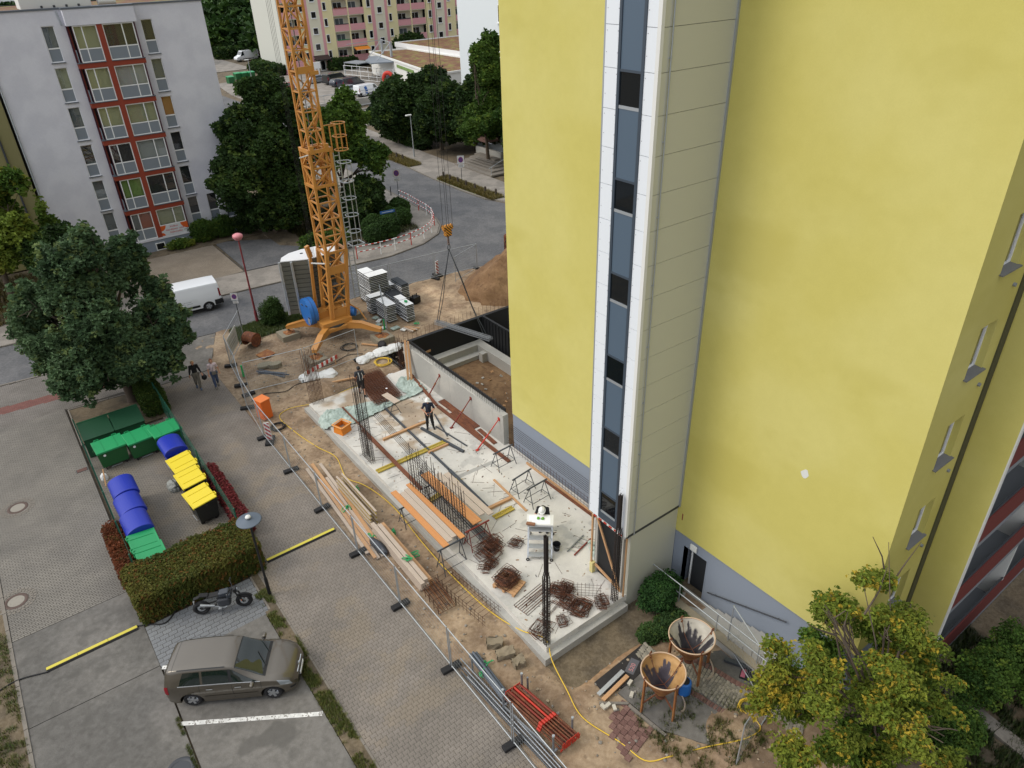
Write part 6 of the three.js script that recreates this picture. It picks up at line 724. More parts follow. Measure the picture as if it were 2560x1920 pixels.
{
  const t = thing('rolling_steps', 'wheeled aluminium step platform used as a drawing table', 'steps', [13.3, S, -16.75], -0.72), A = M.alu; t.scale.set(1.1, 1.14, 1.15);   // local: x across, z towards the climber
  const rise = 1.05; for (const x of [-0.42, 0.42]) { barM('side_rail', A, t, V(x, 0.03, 0.62), V(x, rise, -0.1), 0.05, 0.03); barM('rear_leg', A, t, V(x, 0.03, -0.62), V(x, rise, -0.2), 0.05, 0.03); barM('brace', A, t, V(x, 0.35, -0.5), V(x, 0.45, 0.32), 0.03, 0.02); unit('wheel', new THREE.TorusGeometry(0.05, 0.02, 6, 12), M.rubber, t, V(x, 0.06, -0.64)); unit('wheel', new THREE.TorusGeometry(0.05, 0.02, 6, 12), M.rubber, t, V(x, 0.06, 0.66)); }
  for (let i = 0; i < 4; i++) { const k = (i + 0.6) / 4.4; bx('tread', A, t, 0.82, 0.03, 0.2, 0, lerp(0.03, rise, k), lerp(0.62, -0.1, k)); } bx('platform', A, t, 0.9, 0.04, 0.55, 0, rise, -0.18); barM('tie_bar', A, t, V(-0.42, 0.3, -0.53), V(0.42, 0.3, -0.53), 0.03);
  const d = thing('drawing_board', 'white plan sheets on the rolling step platform', 'drawings', [13.36, S + 1.24, -16.84], -0.72); bx('table_board', M.whitePaint, d, 1.05, 0.025, 0.62, 0, 0, -0.12); bx('plan_sheet', mat('paper', 0xe9ecef, 0.8), d, 0.72, 0.006, 0.5, 0.05, 0.017, -0.12, 0.03); bx('plan_sheet', M.paper, d, 0.24, 0.006, 0.3, -0.32, 0.0185, -0.2, 0.1);
  const br = bx('brick', mat('brickBrown', 0x8a6248, 0.9), scene, 0.34, 0.07, 0.13, 12.98, S + 1.292, -16.94, -0.9); br.name = numbered('brick'); tag(br, 'brown brick weighing down the plan sheets', 'brick');
}
// beside the slab: planks, girder stack, beam stack, rebar baskets
seed = 55; for (let i = 0; i < 7; i++) { const z0 = -28 + (i % 3) * 1.1 + rr(-0.3, 0.3), z1 = -21.0 + rr(-0.5, 0.6), x = 7.85 + i * 0.11; const o = barM('long_plank', i % 2 ? M.woodTan : M.woodGrey, scene, V(x + 0.35, 0.05 + (i % 2) * 0.05, z0), V(x, 0.05 + (i % 2) * 0.05, z1), 0.14, 0.045); o.name = numbered('long_plank'); tag(o, 'long plank in the loose row along the driveway fence', 'plank', 'planks along the fence'); }
for (let i = 0; i < 6; i++) girderThing('grey and yellow lattice girder in the strapped stack', 8.72 + (i % 2) * 0.28, 0.06 + Math.floor(i / 2) * 0.26, -24.1 + rr(-0.06, 0.06), 3.3, Math.PI / 2, false, 'stacked lattice girders');
seed = 21; for (let i = 0; i < 9; i++) { const c = i % 3, r = Math.floor(i / 3); if (r === 2 && c === 2) continue; const o = barM('formwork_beam', c === 2 ? M.woodTan : M.woodGrey, scene, V(8.66 + c * 0.2, 0.1 + r * 0.17, -22.2 + rr(-0.1, 0.3)), V(8.58 + c * 0.2, 0.1 + r * 0.17, -18.05 + rr(-0.1, 0.1)), 0.17, 0.15); o.name = numbered('formwork_beam'); tag(o, 'squared beam in the stack with the green strap', 'beam', 'stacked squared beams'); }
seed = 3; [[8.75, -19.5, 'green lashing strap around the squared beams'], [9.35, -19.9, 'green strap heap lying in the sand beside the beams'], [9.2, -21.6, 'green strap lying before the near plank table'], [8.35, -24.2, 'green strap left of the girder stack'], [8.5, -22.0, 'green strap at the end of the girder stack'], [9.3, -25.2, 'green strap behind the girder stack'], [20.2, -38.2, 'green strap heap beside the formwork stacks']].forEach(([x, z, l], i) => { const p = []; for (let k = 0; k < 12; k++) p.push(V(x + rr(-0.22, 0.22), (i === 0 ? 0.5 : 0.03) + rr(0.02, 0.12), z + rr(-0.22, 0.22))); one('lashing_strap', new G().tube(p, 0.022, 4, 40), M.bindGreen, l, 'strap'); });
{ const t = thing('rebar_basket', 'long rusty rebar basket beside the slab', 'rebar basket', [8.85, 0.05, -17.4], -0.06); for (let i = 0; i < 24; i++) wireM('bar', i % 3 ? M.rebar : M.rustBright || mat('rustBright', 0x8a5226, 0.85), t, V(-0.3 + (i % 8) * 0.09 + rr(-0.02, 0.02), 0.05 + Math.floor(i / 8) * 0.12, -0.75), V(-0.3 + (i % 8) * 0.09 + rr(-0.06, 0.06), 0.05 + Math.floor(i / 8) * 0.12, 0.75), 0.009); for (let k = 0; k < 5; k++) { const o = unit('hoop', stirrup, M.rebar, t, V(0.02, 0.2, -0.7 + k * 0.35), null, V(0.75, 0.4, 0.42)); o.rotation.x = Math.PI / 2; } }
{ const t = thing('rebar_cage', 'row of low rusty rebar hoops in the sand beside the slab', 'rebar cage', [9.65, 0, -16.6], 0.12); for (let k = 0; k < 13; k++) { const z = -1.35 + k * 0.22; wireM('hoop', M.rebar, t, V(-0.38, 0.5, z), V(0.38, 0.52, z + 0.03), 0.007); wireM('hoop', M.rebar, t, V(-0.38, 0.02, z), V(-0.38, 0.55, z), 0.007); wireM('hoop', M.rebar, t, V(0.38, 0.02, z + 0.03), V(0.38, 0.55, z + 0.03), 0.007); } for (const x of [-0.38, 0.38]) for (const y of [0.15, 0.32, 0.5]) wireM('long_bar', M.rebar, t, V(x, y, -1.45), V(x, y, 1.45), 0.007); }
{ const t = thing('black_film_bag', 'black plastic sheet bundle between beam and plank stacks', 'bag', [8.35, 0, -21.2], 0.1); const s = new THREE.IcosahedronGeometry(0.5, 3), p = s.attributes.position; for (let k = 0; k < p.count; k++) { const q = 0.8 + 0.4 * n3(p.getX(k) * 6, p.getY(k) * 6, p.getZ(k) * 6, 4); p.setXYZ(k, p.getX(k) * q * 0.4, Math.max(0, p.getY(k) * q * 0.4 + 0.16), p.getZ(k) * q * 1.3); } s.computeVertexNormals(); new G().put(s).mesh('bag_film', M.filmBlack || mat('filmBlack', 0x2b3038, 0.35), t); }
// lower end: pipes, rack with red props, stones
for (let i = 0; i < 5; i++) { const o = barM('drain_pipe', mat('pipeGrey', 0x545c66, 0.5), scene, V(8.42 + (i % 3) * 0.12 - 0.1, 0.08 + Math.floor(i / 3) * 0.1, -14.45), V(8.2 + (i % 3) * 0.12, 0.08 + Math.floor(i / 3) * 0.1, -12.25), 0.11, 0.11, UCYL); o.name = numbered('drain_pipe'); tag(o, 'grey plastic drain pipe in the bundle before the red props', 'pipe', 'grey drain pipes'); }
for (const [x, z, l] of [[8.65, -13.8, 'green strap around the far end of the drain pipes'], [8.3, -13.6, 'green strap left of the drain pipes']]) { const p = []; for (let k = 0; k < 9; k++) p.push(V(x + rr(-0.2, 0.2), rr(0.03, 0.24), z + rr(-0.12, 0.12))); one('lashing_strap', new G().tube(p, 0.02, 4, 30), M.bindGreen, l, 'strap'); }
{ const t = thing('prop_rack', 'steel stillage rack with upright corner posts', 'rack', [8.6, 0, -11.1], 0.12); for (const [x, z] of [[-0.42, -1.1], [0.42, -1.1], [-0.42, 1.1], [0.42, 1.1]]) { rodM('corner_post', M.steel, t, V(x, 0, z), V(x, 0.95, z), 0.035); rodM('post_cap', M.galv, t, V(x, 0.93, z), V(x, 1.0, z), 0.045); } for (const z of [-1.1, 1.1]) bx('cross_bar', M.steel, t, 0.84, 0.06, 0.06, 0, 0.15, z); for (const x of [-0.42, 0.42]) bx('side_bar', M.steel, t, 0.05, 0.06, 2.2, x, 0.15, 0); }
seed = 71; for (let i = 0; i < 20; i++) { const c = i % 7, r = Math.floor(i / 7), k3 = [2, 1, 2, 0, 2, 1, 0][i % 7], m = [M.redPaint, M.redRust, M.rust][k3], x = 8.36 + c * 0.105 + r * 0.04, y = 0.25 + r * 0.11, t = thing('steel_prop', ['bright red steel prop lying in the stillage rack', 'dull dark red steel prop lying in the stillage rack', 'rusty brown steel prop lying in the stillage rack'][k3], 'prop', [x, y, -11.1], 0.13 + rr(-0.03, 0.03), 'props in the rack'); rodM('outer_tube', m, t, V(0, 0, -1.2), V(0, 0, 0.35), 0.038); rodM('inner_tube', i % 2 ? M.rust : m, t, V(0, 0, 0.3), V(0, 0, 1.3), 0.028); bx('end_plate', M.redPaint, t, 0.1, 0.1, 0.015, 0, 0, -1.21); bx('end_plate', M.redPaint, t, 0.1, 0.1, 0.015, 0, 0, 1.31); rodM('collar', M.redPaint, t, V(0, 0, 0.28), V(0, 0, 0.42), 0.052); }
for (const [x, z, l] of [[8.05, -13.9, 'loose steel post beside the drain pipes'], [9.05, -12.15, 'upright tube behind the red props']]) { const o = barM('steel_post', M.steel, scene, V(x, 0, z), V(x, 0.75, z), 0.07, 0.07, UCYL); o.name = numbered('steel_post'); tag(o, l, 'post'); }
for (let i = 0; i < 7; i++) { const o = barM('scaffold_tube', i % 2 ? M.steel : M.darksteel, scene, V(7.72 + i * 0.055, 0.06 + (i % 2) * 0.05, -14.6 + rr(0, 0.8)), V(7.95 + i * 0.05, 0.06 + (i % 2) * 0.05, -9.2 + rr(-0.3, 0.3)), 0.05, 0.05, UCYL); o.name = numbered('scaffold_tube'); tag(o, 'grey scaffold tube lying along the driveway fence', 'tube', 'scaffold tubes by the fence'); }
[[9.3, -14.35, 0.55, 'rough concrete lump nearest the rebar hoops'], [9.32, -13.75, 0.62, 'long rough concrete lump beside the slab edge'], [9.48, -13.2, 0.4, 'small concrete lump beside the pipes']].forEach(([x, z, w, l], i) => { const s = new THREE.BoxGeometry(w, 0.26, 0.34, 5, 3, 4), p = s.attributes.position; for (let k = 0; k < p.count; k++) { const q = 0.08; p.setXYZ(k, p.getX(k) + (hash(k, i) - 0.5) * q, p.getY(k) + (hash(k, i + 3) - 0.5) * q, p.getZ(k) + (hash(k, i + 7) - 0.5) * q); } s.computeVertexNormals(); s.rotateY(-0.6 + i * 0.2); s.translate(x, 0.1, z); one('concrete_lump', new G().put(s), mat('lump', 0xd0c0a8, 0.95, { map: T.concWall }), l, 'rubble'); });
for (const [x, z, l, w] of [[13.9, -12.2, 'longer pale timber offcut before the slab front', 0.75], [13.75, -11.95, 'shorter pale timber offcut before the slab front', 0.6]]) { const o = bx('timber_offcut', M.woodGrey, scene, w, 0.07, 0.09, x, -0.16, z, 0.42); o.name = numbered('timber_offcut'); tag(o, l, 'timber'); }
// hoses and cables
const hoseOn = (pts, r) => new G().tube(pts.map(([x, z, y]) => V(x, y ?? Math.max(-0.02, siteY(x, z)) + 0.03, z)), r, 6, pts.length * 10);
one('garden_hose', hoseOn([[15.5, -33.2], [13.2, -33.6], [11.2, -33.4], [9.6, -33.8], [8.95, -33.5], [9.0, -31.5], [9.35, -29.5], [9.7, -28.2], [9.4, -26.3], [9.75, -25.4], [10.0, -24.3], [10.1, -22.8], [9.95, -20.5], [9.9, -18.2], [10.05, -15.6], [10.3, -14.1, 0.24], [10.6, -13.1, S + 0.03], [10.4, -12.55, 0.15], [10.1, -11.4], [9.85, -10.4], [10.2, -9.0], [10.4, -8.1], [11.0, -7.75], [12.1, -7.3], [13.2, -6.6], [13.8, -6.6], [13.95, -7.05]], 0.02), M.yhose, 'yellow hose winding along the whole length of the slab', 'hose');
const coil = (x, y, z, r, n, j) => { const p = []; for (let i = 0; i < n * 14; i++) { const a = i / 14 * 6.283, q = r * (0.72 + 0.28 * hash(Math.floor(i / 7), j)); p.push(V(x + Math.cos(a) * q + 0.06 * Math.sin(i), y + 0.02 + i * 0.0012, z + Math.sin(a) * q)); } return new G().tube(p, 0.02, 5, n * 40); };
one('hose_coil', coil(14.2, 0.03, -7.25, 0.42, 6, 3), M.yhose, 'coil of yellow hose on the curved paver path', 'hose'); one('hose_coil', coil(16.0, 0.02, -35.1, 0.55, 5, 5), M.yhose, 'coil of yellow hose before the white sacks', 'hose'); one('cable_coil', coil(15.3, 0.02, -38.1, 0.5, 4, 7), M.cable, 'coil of black cable beneath the crane', 'cable'); one('cable_coil', coil(8.45, 0.02, -32.4, 0.4, 6, 9), M.cable, 'heap of black cable behind the beacon board', 'cable');
one('power_cable', hoseOn([[8.3, -35.9], [9.1, -36.2], [10.2, -35.7], [11.0, -36.0], [12.2, -35.5]], 0.022), M.cable, 'black cable snaking beside the small sand pile', 'cable'); one('power_cable', hoseOn([[12.2, -37.2], [13.4, -36.9], [14.8, -37.3], [15.6, -36.9]], 0.022), M.cable, 'black cable running from the crane foot', 'cable');
// cable bridges over drive and lane
function bridge(label, x0, x1, z) { const t = thing('cable_ramp', label, 'cable ramp', [(x0 + x1) / 2, 0, z], 0), l = x1 - x0; const s = new THREE.Shape([[-0.14, 0], [0.14, 0], [0.09, 0.055], [-0.09, 0.055]].map((p) => new THREE.Vector2(...p))), e = new THREE.ExtrudeGeometry(s, { depth: l, bevelEnabled: false }); e.rotateY(Math.PI / 2); e.translate(-l / 2, 0, 0); new G().put(e).mesh('rubber_body', M.rubber, t); const n = Math.round(l / 0.9); for (let i = 0; i < n; i++) bx('yellow_lid', mat('rampYellow', 0xc9bc48, 0.7), t, l / n - 0.01, 0.012, 0.13, -l / 2 + (i + 0.5) * l / n, 0.058 + (i % 2) * 0.002, -0.01); return t; }
bridge('yellow topped cable ramp across the parking lane', -3.55, -0.57, -23.15); bridge('yellow topped cable ramp across the driveway', 4.45, 7.42, -23.43);
one('power_cable', new G().tube([V(-9, 0.03, -23.2), V(-6, 0.03, -22.9), V(-4.5, 0.03, -23.3), V(-3.5, 0.03, -23.02)], 0.025, 6, 40), M.cable, 'black cable leaving the ramp towards the left lawn', 'cable'); one('power_cable', new G().tube([V(-0.57, 0.03, -23.2), V(-0.2, 0.03, -23.0), V(0.3, 0.03, -22.7), V(1.0, 0.03, -23.2), V(2.2, 0.03, -23.3), V(3.6, 0.03, -23.1), V(4.4, 0.03, -23.4)], 0.025, 6, 60), M.cable, 'black cable passing behind the motorcycle', 'cable');
// things in front of the crane
{ const t = thing('site_cabinet', 'orange electrical site cabinet behind the fence', 'cabinet', [8.32, 0, -33.85], 0.28); new G().rbox(0.55, 1.1, 0.62, 0.015, 0, 0.58, 0).mesh('cabinet_body', M.orange, t); bx('cabinet_roof', mat('orangeTop', 0xe07c3c, 0.6), t, 0.6, 0.05, 0.68, 0, 1.15, 0); bx('door_leaf', M.orange, t, 0.012, 0.9, 0.5, -0.282, 0.6, 0); bx('lock', M.darkgrey, t, 0.02, 0.08, 0.05, -0.29, 0.6, 0.18); for (const z of [-0.25, 0.25]) bx('skid', M.darksteel, t, 0.55, 0.06, 0.06, 0, 0.03, z); }
seed = 17; [[10.35, -39.3, 0.9, 'pale broken stone slab nearest the rusty plate'], [10.8, -38.8, 0.7, 'smaller pale stone slab before the fence']].forEach(([x, z, w, l], i) => one('stone_slab', new G().poly(Array.from({ length: 9 }, (_, k) => { const a = k / 9 * 6.283, r = w * 0.55 * (0.8 + 0.4 * rnd()); return [x + Math.cos(a) * r, z + Math.sin(a) * r * 0.7]; }), 0.0, 0.14 + i * 0.1), mat('paleStone', 0xc2bca9, 0.9, { map: T.concWall }), l, 'stone slab'));
one('rusty_plate', new G().box(0.9, 0.02, 0.8, 10.9, 0.04, -40.7, 0.3, 0.05), M.rustpaint, 'thin rusty steel plate lying before the crane', 'plate');
for (let i = 0; i < 9; i++) { const o = barM('grey_conduit', M.pipeGrey, scene, V(9.7 + rr(-0.1, 0.2), 0.05 + i * 0.012, -38.7 + rr(-0.2, 0.2)), V(10.9 + rr(-0.2, 0.2), 0.05 + i * 0.012, -37.3 + rr(-0.3, 0.3)), 0.05, 0.05, UCYL); o.name = numbered('grey_conduit'); tag(o, 'grey conduit in the loose heap beside the sand pile', 'pipe', 'grey conduits'); }
function sackShape(name, label, x, z, w, d, h, turn, m) { const s = new THREE.IcosahedronGeometry(1, 4), p = s.attributes.position; for (let k = 0; k < p.count; k++) { const X = p.getX(k), Y_ = p.getY(k), Z = p.getZ(k), q = 0.62 + 0.55 * n3(X * 3, Y_ * 3, Z * 3 + x, 2) + 0.3 * n3(X * 9, Y_ * 9, Z * 9 + x, 5), f = 1 / Math.max(0.72, Math.pow(Math.pow(Math.abs(X), 3) + Math.pow(Math.abs(Z), 3), 1 / 3)); p.setXYZ(k, X * q * w * Math.min(1.15, f), Math.max(-0.02, Y_ * q * h + h * 0.35), Z * q * d * Math.min(1.15, f)); } s.computeVertexNormals(); s.rotateY(turn); s.translate(x, 0.02, z); return one(name, new G().put(s), m, label, 'sack'); }
mat('film', 0xd8dad8, 0.5); const mound = (label, x0, z0, x1, z1, r, n) => { const g = new G(); for (let i = 0; i < n; i++) { const k = i / (n - 1), s = new THREE.IcosahedronGeometry(1, 3), p = s.attributes.position, R = r * rr(0.75, 1.15); for (let q = 0; q < p.count; q++) { const X = p.getX(q), Y_ = p.getY(q), Z = p.getZ(q), d = 0.7 + 0.35 * n3(X * 2.5 + i, Y_ * 2.5, Z * 2.5, 3) + 0.35 * n3(X * 7, Y_ * 7 + i, Z * 7, 4); p.setXYZ(q, X * d * R, Math.max(-0.03, Y_ * d * R * 0.62), Z * d * R); } s.computeVertexNormals(); s.translate(lerp(x0, x1, k) + rr(-0.1, 0.1), 0.02, lerp(z0, z1, k) + rr(-0.1, 0.1)); g.put(s); } one('white_film_mound', g, M.film, label, 'film mound'); }; mound('long white film covered mound before the crane pad', 15.2, -36.15, 17.6, -36.3, 0.42, 9); mound('white film heap under the striped board', 11.7, -36.2, 13.0, -35.9, 0.4, 6); sackShape('black_bag', 'black bag beside the right crane pad', 16.9, -36.75, 0.22, 0.3, 0.35, 0.2, M.black); sackShape('white_bundle', 'small white bag with a pale tube behind the mesh stack', 15.5, -33.2, 0.25, 0.18, 0.16, 0.3, M.film);
{ const t = thing('digger_bucket', 'rusty digger bucket near the street fence', 'bucket', [10.7, 0, -42.4], 0.5); const s = new THREE.Shape(); s.moveTo(0.45, 0); s.absarc(0, 0.4, 0.45, -0.7, Math.PI * 0.95, false); s.lineTo(-0.38, 0.45); s.absarc(0, 0.4, 0.38, Math.PI * 0.95, -0.7, true); const e = new THREE.ExtrudeGeometry(s, { depth: 0.8, bevelEnabled: false }); e.translate(0, 0.05, -0.4); new G().put(e).mesh('bucket_shell', M.rust, t); new G().cyl(V(0, 0.45, -0.42), V(0, 0.45, -0.4), 0.43, 0.43, 18).cyl(V(0, 0.45, 0.4), V(0, 0.45, 0.42), 0.43, 0.43, 18).mesh('bucket_cheek', M.rust, t); for (let i = 0; i < 4; i++) bx('bucket_tooth', M.darksteel, t, 0.16, 0.05, 0.08, 0.4, 0.12, -0.3 + i * 0.2); }
seed = 8; for (const [x, z, w, l] of [[19.6, -37.9, 0.9, 'small stack of brown boards by the pit corner'], [17.9, -35.2, 0.5, 'timber offcuts beside the standing rebar']]) { const t = thing('board_pile', l, 'boards', [x, 0, z], 0.4); for (let i = 0; i < 6; i++) bx('board', i % 2 ? M.woodTan : M.woodGrey, t, 0.12, 0.035, w, -0.3 + (i % 4) * 0.16, 0.05 + Math.floor(i / 4) * 0.06, rr(-0.05, 0.05), rr(-0.15, 0.15)); }
for (const [x, z, tx, tz, l] of [[15.8, -31.6, 16.25, -32.3, 'brown timber leaning on the far end of the wall'], [15.95, -31.5, 16.3, -32.05, 'second brown timber leaning on the far end of the wall']]) plank('leaning_timber', M.woodTan, l, [x, S + 0.02, z], [tx, S + 2.1, tz - 0.05], 0.12, 0.1, 'timber');
plank('edge_timber', M.woodTan, 'weathered timber along the trench behind the slab', [11.6, 0.12, -35.0], [14.4, 0.12, -34.2], 0.1, 0.08); plank('edge_timber', M.woodTan, 'short timber beside the crane cable coil', [16.1, 0.06, -38.0], [17.0, 0.06, -36.9], 0.12, 0.06);
for (const [x, z, l] of [[18.2, -38.9, 'green plastic post beside the right crane leg'], [8.9, -38.9, 'green plastic cap behind the fence bend']]) one('green_post', new G().cyl(V(x, 0, z), V(x, 0.75, z), 0.06, 0.05, 10), M.bindGreen, l, 'post');
// formwork panel stacks
function panelStack(label, x0, x1, z0, z1, h, o = {}) { const t = thing('formwork_stack', label, 'formwork', [(x0 + x1) / 2, 0, (z0 + z1) / 2], o.turn || 0), w = x1 - x0, d = z1 - z0, n = Math.round(h / 0.125); seed = Math.round(x0 * 100); for (let i = 0; i < n; i++) { const p = new THREE.Group(); p.name = 'formwork_panel'; t.add(p); const y = 0.05 + i * 0.125, jx = rr(-0.02, 0.02), jz = rr(-0.02, 0.02); bx('panel_face', o.dark && i === n - 1 ? M.greyPanel : M.white, p, w, 0.012, d, jx, y + 0.1, jz); bx('panel_frame', M.panelDark || mat('panelDark', 0x2f3338, 0.7), p, w - 0.02, 0.07, d - 0.02, jx, y + 0.055, jz); for (const s of [-1, 1]) bx('panel_edge', M.steel, p, w, 0.014, 0.03, jx, y + 0.03, jz + s * (d / 2 - 0.016)); } for (const z of [-d * 0.35, d * 0.35]) bx('bearer', M.woodTan, t, w, 0.05, 0.08, 0, 0.025, z); if (o.ribs) for (let i = 0; i < 8; i++) bx('panel_rib', M.darksteel, t, 0.04, 0.1, d, -w / 2 + 0.06 + i * (w - 0.12) / 7, h + 0.08, 0); return t; }
panelStack('tall front stack of white formwork panels', 19.15, 20.6, -43.2, -42.4, 2.2); panelStack('tall rear stack of white formwork panels', 19.15, 19.95, -44.2, -43.25, 2.2); panelStack('middle stack of formwork panels below the tall ones', 18.57, 19.63, -42.0, -41.35, 1.3); panelStack('long low stack of formwork panels beside the crane', 18.8, 19.48, -41.0, -39.5, 1.3); panelStack('nearest stack of formwork panels with a green strap on top', 19.85, 20.42, -39.75, -38.75, 1.2); panelStack('second near stack of formwork panels behind the strapped one', 19.95, 20.5, -40.6, -39.8, 1.2); panelStack('ribbed dark formwork stack at the street side', 21.0, 21.6, -42.9, -41.4, 1.4, { ribs: 1, dark: 1 }); panelStack('low ribbed dark formwork stack in the middle', 20.1, 20.95, -42.2, -40.95, 0.9, { ribs: 1, dark: 1 }); panelStack('white topped formwork stack right of the tall one', 20.65, 21.0, -43.2, -42.4, 1.2);
{ const t = thing('skip_bucket', 'small black skip beside the formwork stacks', 'bucket', [21.9, 0, -41.3], 0.3); bx('skip_body', M.black, t, 0.6, 0.45, 0.5, 0, 0.24, 0); for (const x of [-0.2, 0.2]) bx('skip_lug', M.black, t, 0.05, 0.2, 0.05, x, 0.55, 0); }
{ const o = bx('strap_roll', M.bindGreen, scene, 0.1, 0.12, 0.2, 20.1, 1.37, -39.2, 0.4); o.name = numbered('strap_roll'); tag(o, 'green strap roll on the nearest formwork stack', 'strap'); }
seed = 14; for (let i = 0; i < 6; i++) { const o = bx('foam_board', [M.tarp, M.whitePaint][i % 2], scene, rr(0.3, 0.6), 0.06, rr(0.25, 0.5), 17.9 + rr(0, 1.6), 0.06, -40.8 + i * 0.55, rr(0, 1.5)); o.name = numbered('foam_board'); tag(o, 'pale foam board offcut lying between crane and stacks', 'board', 'foam offcuts by the crane'); }
{ // sand heap and the digger arm behind the gable
  const g = new THREE.SphereGeometry(1, 60, 30, 0, 6.2832, 0, 1.57), p = g.attributes.position; for (let k = 0; k < p.count; k++) { const x = p.getX(k), z = p.getZ(k), r = Math.hypot(x, z), n = fbm(fr(x * 0.5 + 0.5), fr(z * 0.5 + 0.5), 8, 5, 6); p.setXYZ(k, x * 4.3 * (0.85 + 0.3 * n), Math.max(-0.1, 2.9 * Math.pow(1 - Math.min(1, r), 0.9) * (0.85 + 0.35 * n) - 0.06), z * 3.6 * (0.85 + 0.3 * n)); } g.computeVertexNormals(); g.translate(29.2, 0, -39.4); boxUV(g); const o = shadow(new THREE.Mesh(g, new THREE.MeshStandardMaterial({ map: T.sand, roughness: 1, color: 0xd8c4ae }))); o.name = 'sand_heap'; scene.add(o); tag(o, 'large brown sand heap beside the yellow gable', 'sand heap');
  const t = thing('excavator', 'orange excavator arm just visible behind the yellow gable', 'excavator', [32.4, 0, -42.6], 0.2); new G().slab(-1.4, 1.8, 0.15, 0.6, -1.2, -0.7).slab(-1.4, 1.8, 0.15, 0.6, 0.7, 1.2).mesh('track', M.rubber, t); new G().rbox(2.4, 1.1, 2, 0.1, 0.4, 1.3, 0).mesh('excavator_house', M.rustpaint, t); new G().rbox(1.1, 1.2, 0.9, 0.08, 0, 2.3, 0.5).mesh('cab', M.glassDark, t); new G().bar(V(-0.8, 1.4, 0), V(-1.9, 2.6, 0), 0.25).bar(V(-1.9, 2.6, 0), V(-1.9, 0.7, 0), 0.2).mesh('boom', M.rust, t); new G().cyl(V(-1.0, 2.0, 0.1), V(-1.8, 1.7, 0.1), 0.05).mesh('hydraulic_ram', M.alu, t); new G().rbox(0.5, 0.5, 0.7, 0.08, -1.95, 0.55, 0).mesh('digging_bucket', M.rust, t); new G().tube([V(-1.4, 2.4, 0.2), V(-2.2, 2.2, 0.2), V(-2.1, 1.4, 0.2), V(-1.8, 1.2, 0.2)], 0.03).mesh('hydraulic_hose', M.cable, t);
}
{ // offcuts, tie wire and chips left lying on the slab
  seed = 404; const L = [], C = [], W_ = [], pal = [0x8a6a48, 0x5a3a28, 0xb5ab9a, 0x6f6f6c]; for (let i = 0; i < 420; i++) { const x = rr(10.6, 16), z = rr(-32.4, -13.1); L.push(mtx(x, S + 0.006, z, rr(0, 6), V(rr(0.02, 0.12), 0.01, rr(0.015, 0.05)))); C.push(col(pal[i % 4]).multiplyScalar(rr(0.7, 1.2))); } for (let i = 0; i < 110; i++) W_.push(mtx(rr(10.7, 15.8), S + 0.008, rr(-31, -13.2), rr(0, 6), V(0.008, 0.008, rr(0.2, 0.9))));
  let o = stuff(inst('debris', UBOX, M.stone, L, C)); Object.assign(o.userData, { label: 'wood chips and crumbs littering the concrete slab', category: 'debris' }); o = stuff(inst('debris', UBOX, M.rebar, W_)); Object.assign(o.userData, { label: 'loose tie wire ends littering the concrete slab', category: 'debris' });
}
// ---------------------------------------------------------------- yard beside the gable: ramp, hoppers, paths
{
  const t = thing('ramp_wall', 'low concrete ramp wall with tubular railing by the basement door', 'wall', [15.5, 0, -10]);
  new G().poly([[-0.12, -2.9], [0.12, -2.9], [0.12, 2.6], [-0.12, 2.6]], -0.4, 0.3).mesh('wall_body', M.concWall, t); new G().poly([[-0.17, -2.9], [0.17, -2.9], [0.17, 2.6], [-0.17, 2.6]], 0.3, 0.36).mesh('wall_coping', mat('coping', 0xd8cdb8, 0.9, { map: T.concWall }), t);
  for (const y of [0.78, 1.2]) rodM('rail', M.galv, t, V(0.05, y, -3.3), V(0.05, y, 2.5), 0.022); for (const z of [-3.2, -1.5, 0.2, 1.9]) rodM('rail_post', M.galv, t, V(0.05, 0.3, z), V(0.05, 1.2, z), 0.02); rodM('rail_hook', M.galv, t, V(0.05, 1.2, -3.3), V(0.05, 0.9, -3.45), 0.022);
  const s = thing('basement_steps', 'concrete steps rising beside the basement door', 'steps', [16.1, 0, -10]); for (let i = 0; i < 9; i++) bx('step', M.concWall, s, 0.94, 0.13 + i * 0.1, 0.34, 0, (0.13 + i * 0.1) / 2 - 0.1, -0.7 + i * 0.36); bx('landing', M.concWall, s, 0.94, 0.1, 2.0, 0, -0.06, -1.9); rodM('wall_handrail', M.darkgrey, s, V(0.4, 0.6, -1.0), V(0.4, 1.85, 2.1), 0.025); for (const k of [0.1, 0.5, 0.9]) rodM('rail_bracket', M.darkgrey, s, V(0.4, lerp(0.6, 1.85, k), lerp(-1, 2.1, k)), V(0.5, lerp(0.55, 1.8, k), lerp(-1, 2.1, k)), 0.012);
}
const ragged = (a, b, k0, s) => tex(256, (u, v) => { const n = fbm(u, v, 14, 5, s), f = fbm(u, 0.3, 20, 3, s + 4); return mixc(hx(a), hx(b), sst(k0 - 0.03, k0 + 0.03, v + (f - 0.5) * 0.55 + (n - 0.5) * 0.2)).map((q) => q + (n - 0.5) * 50); }, 1);
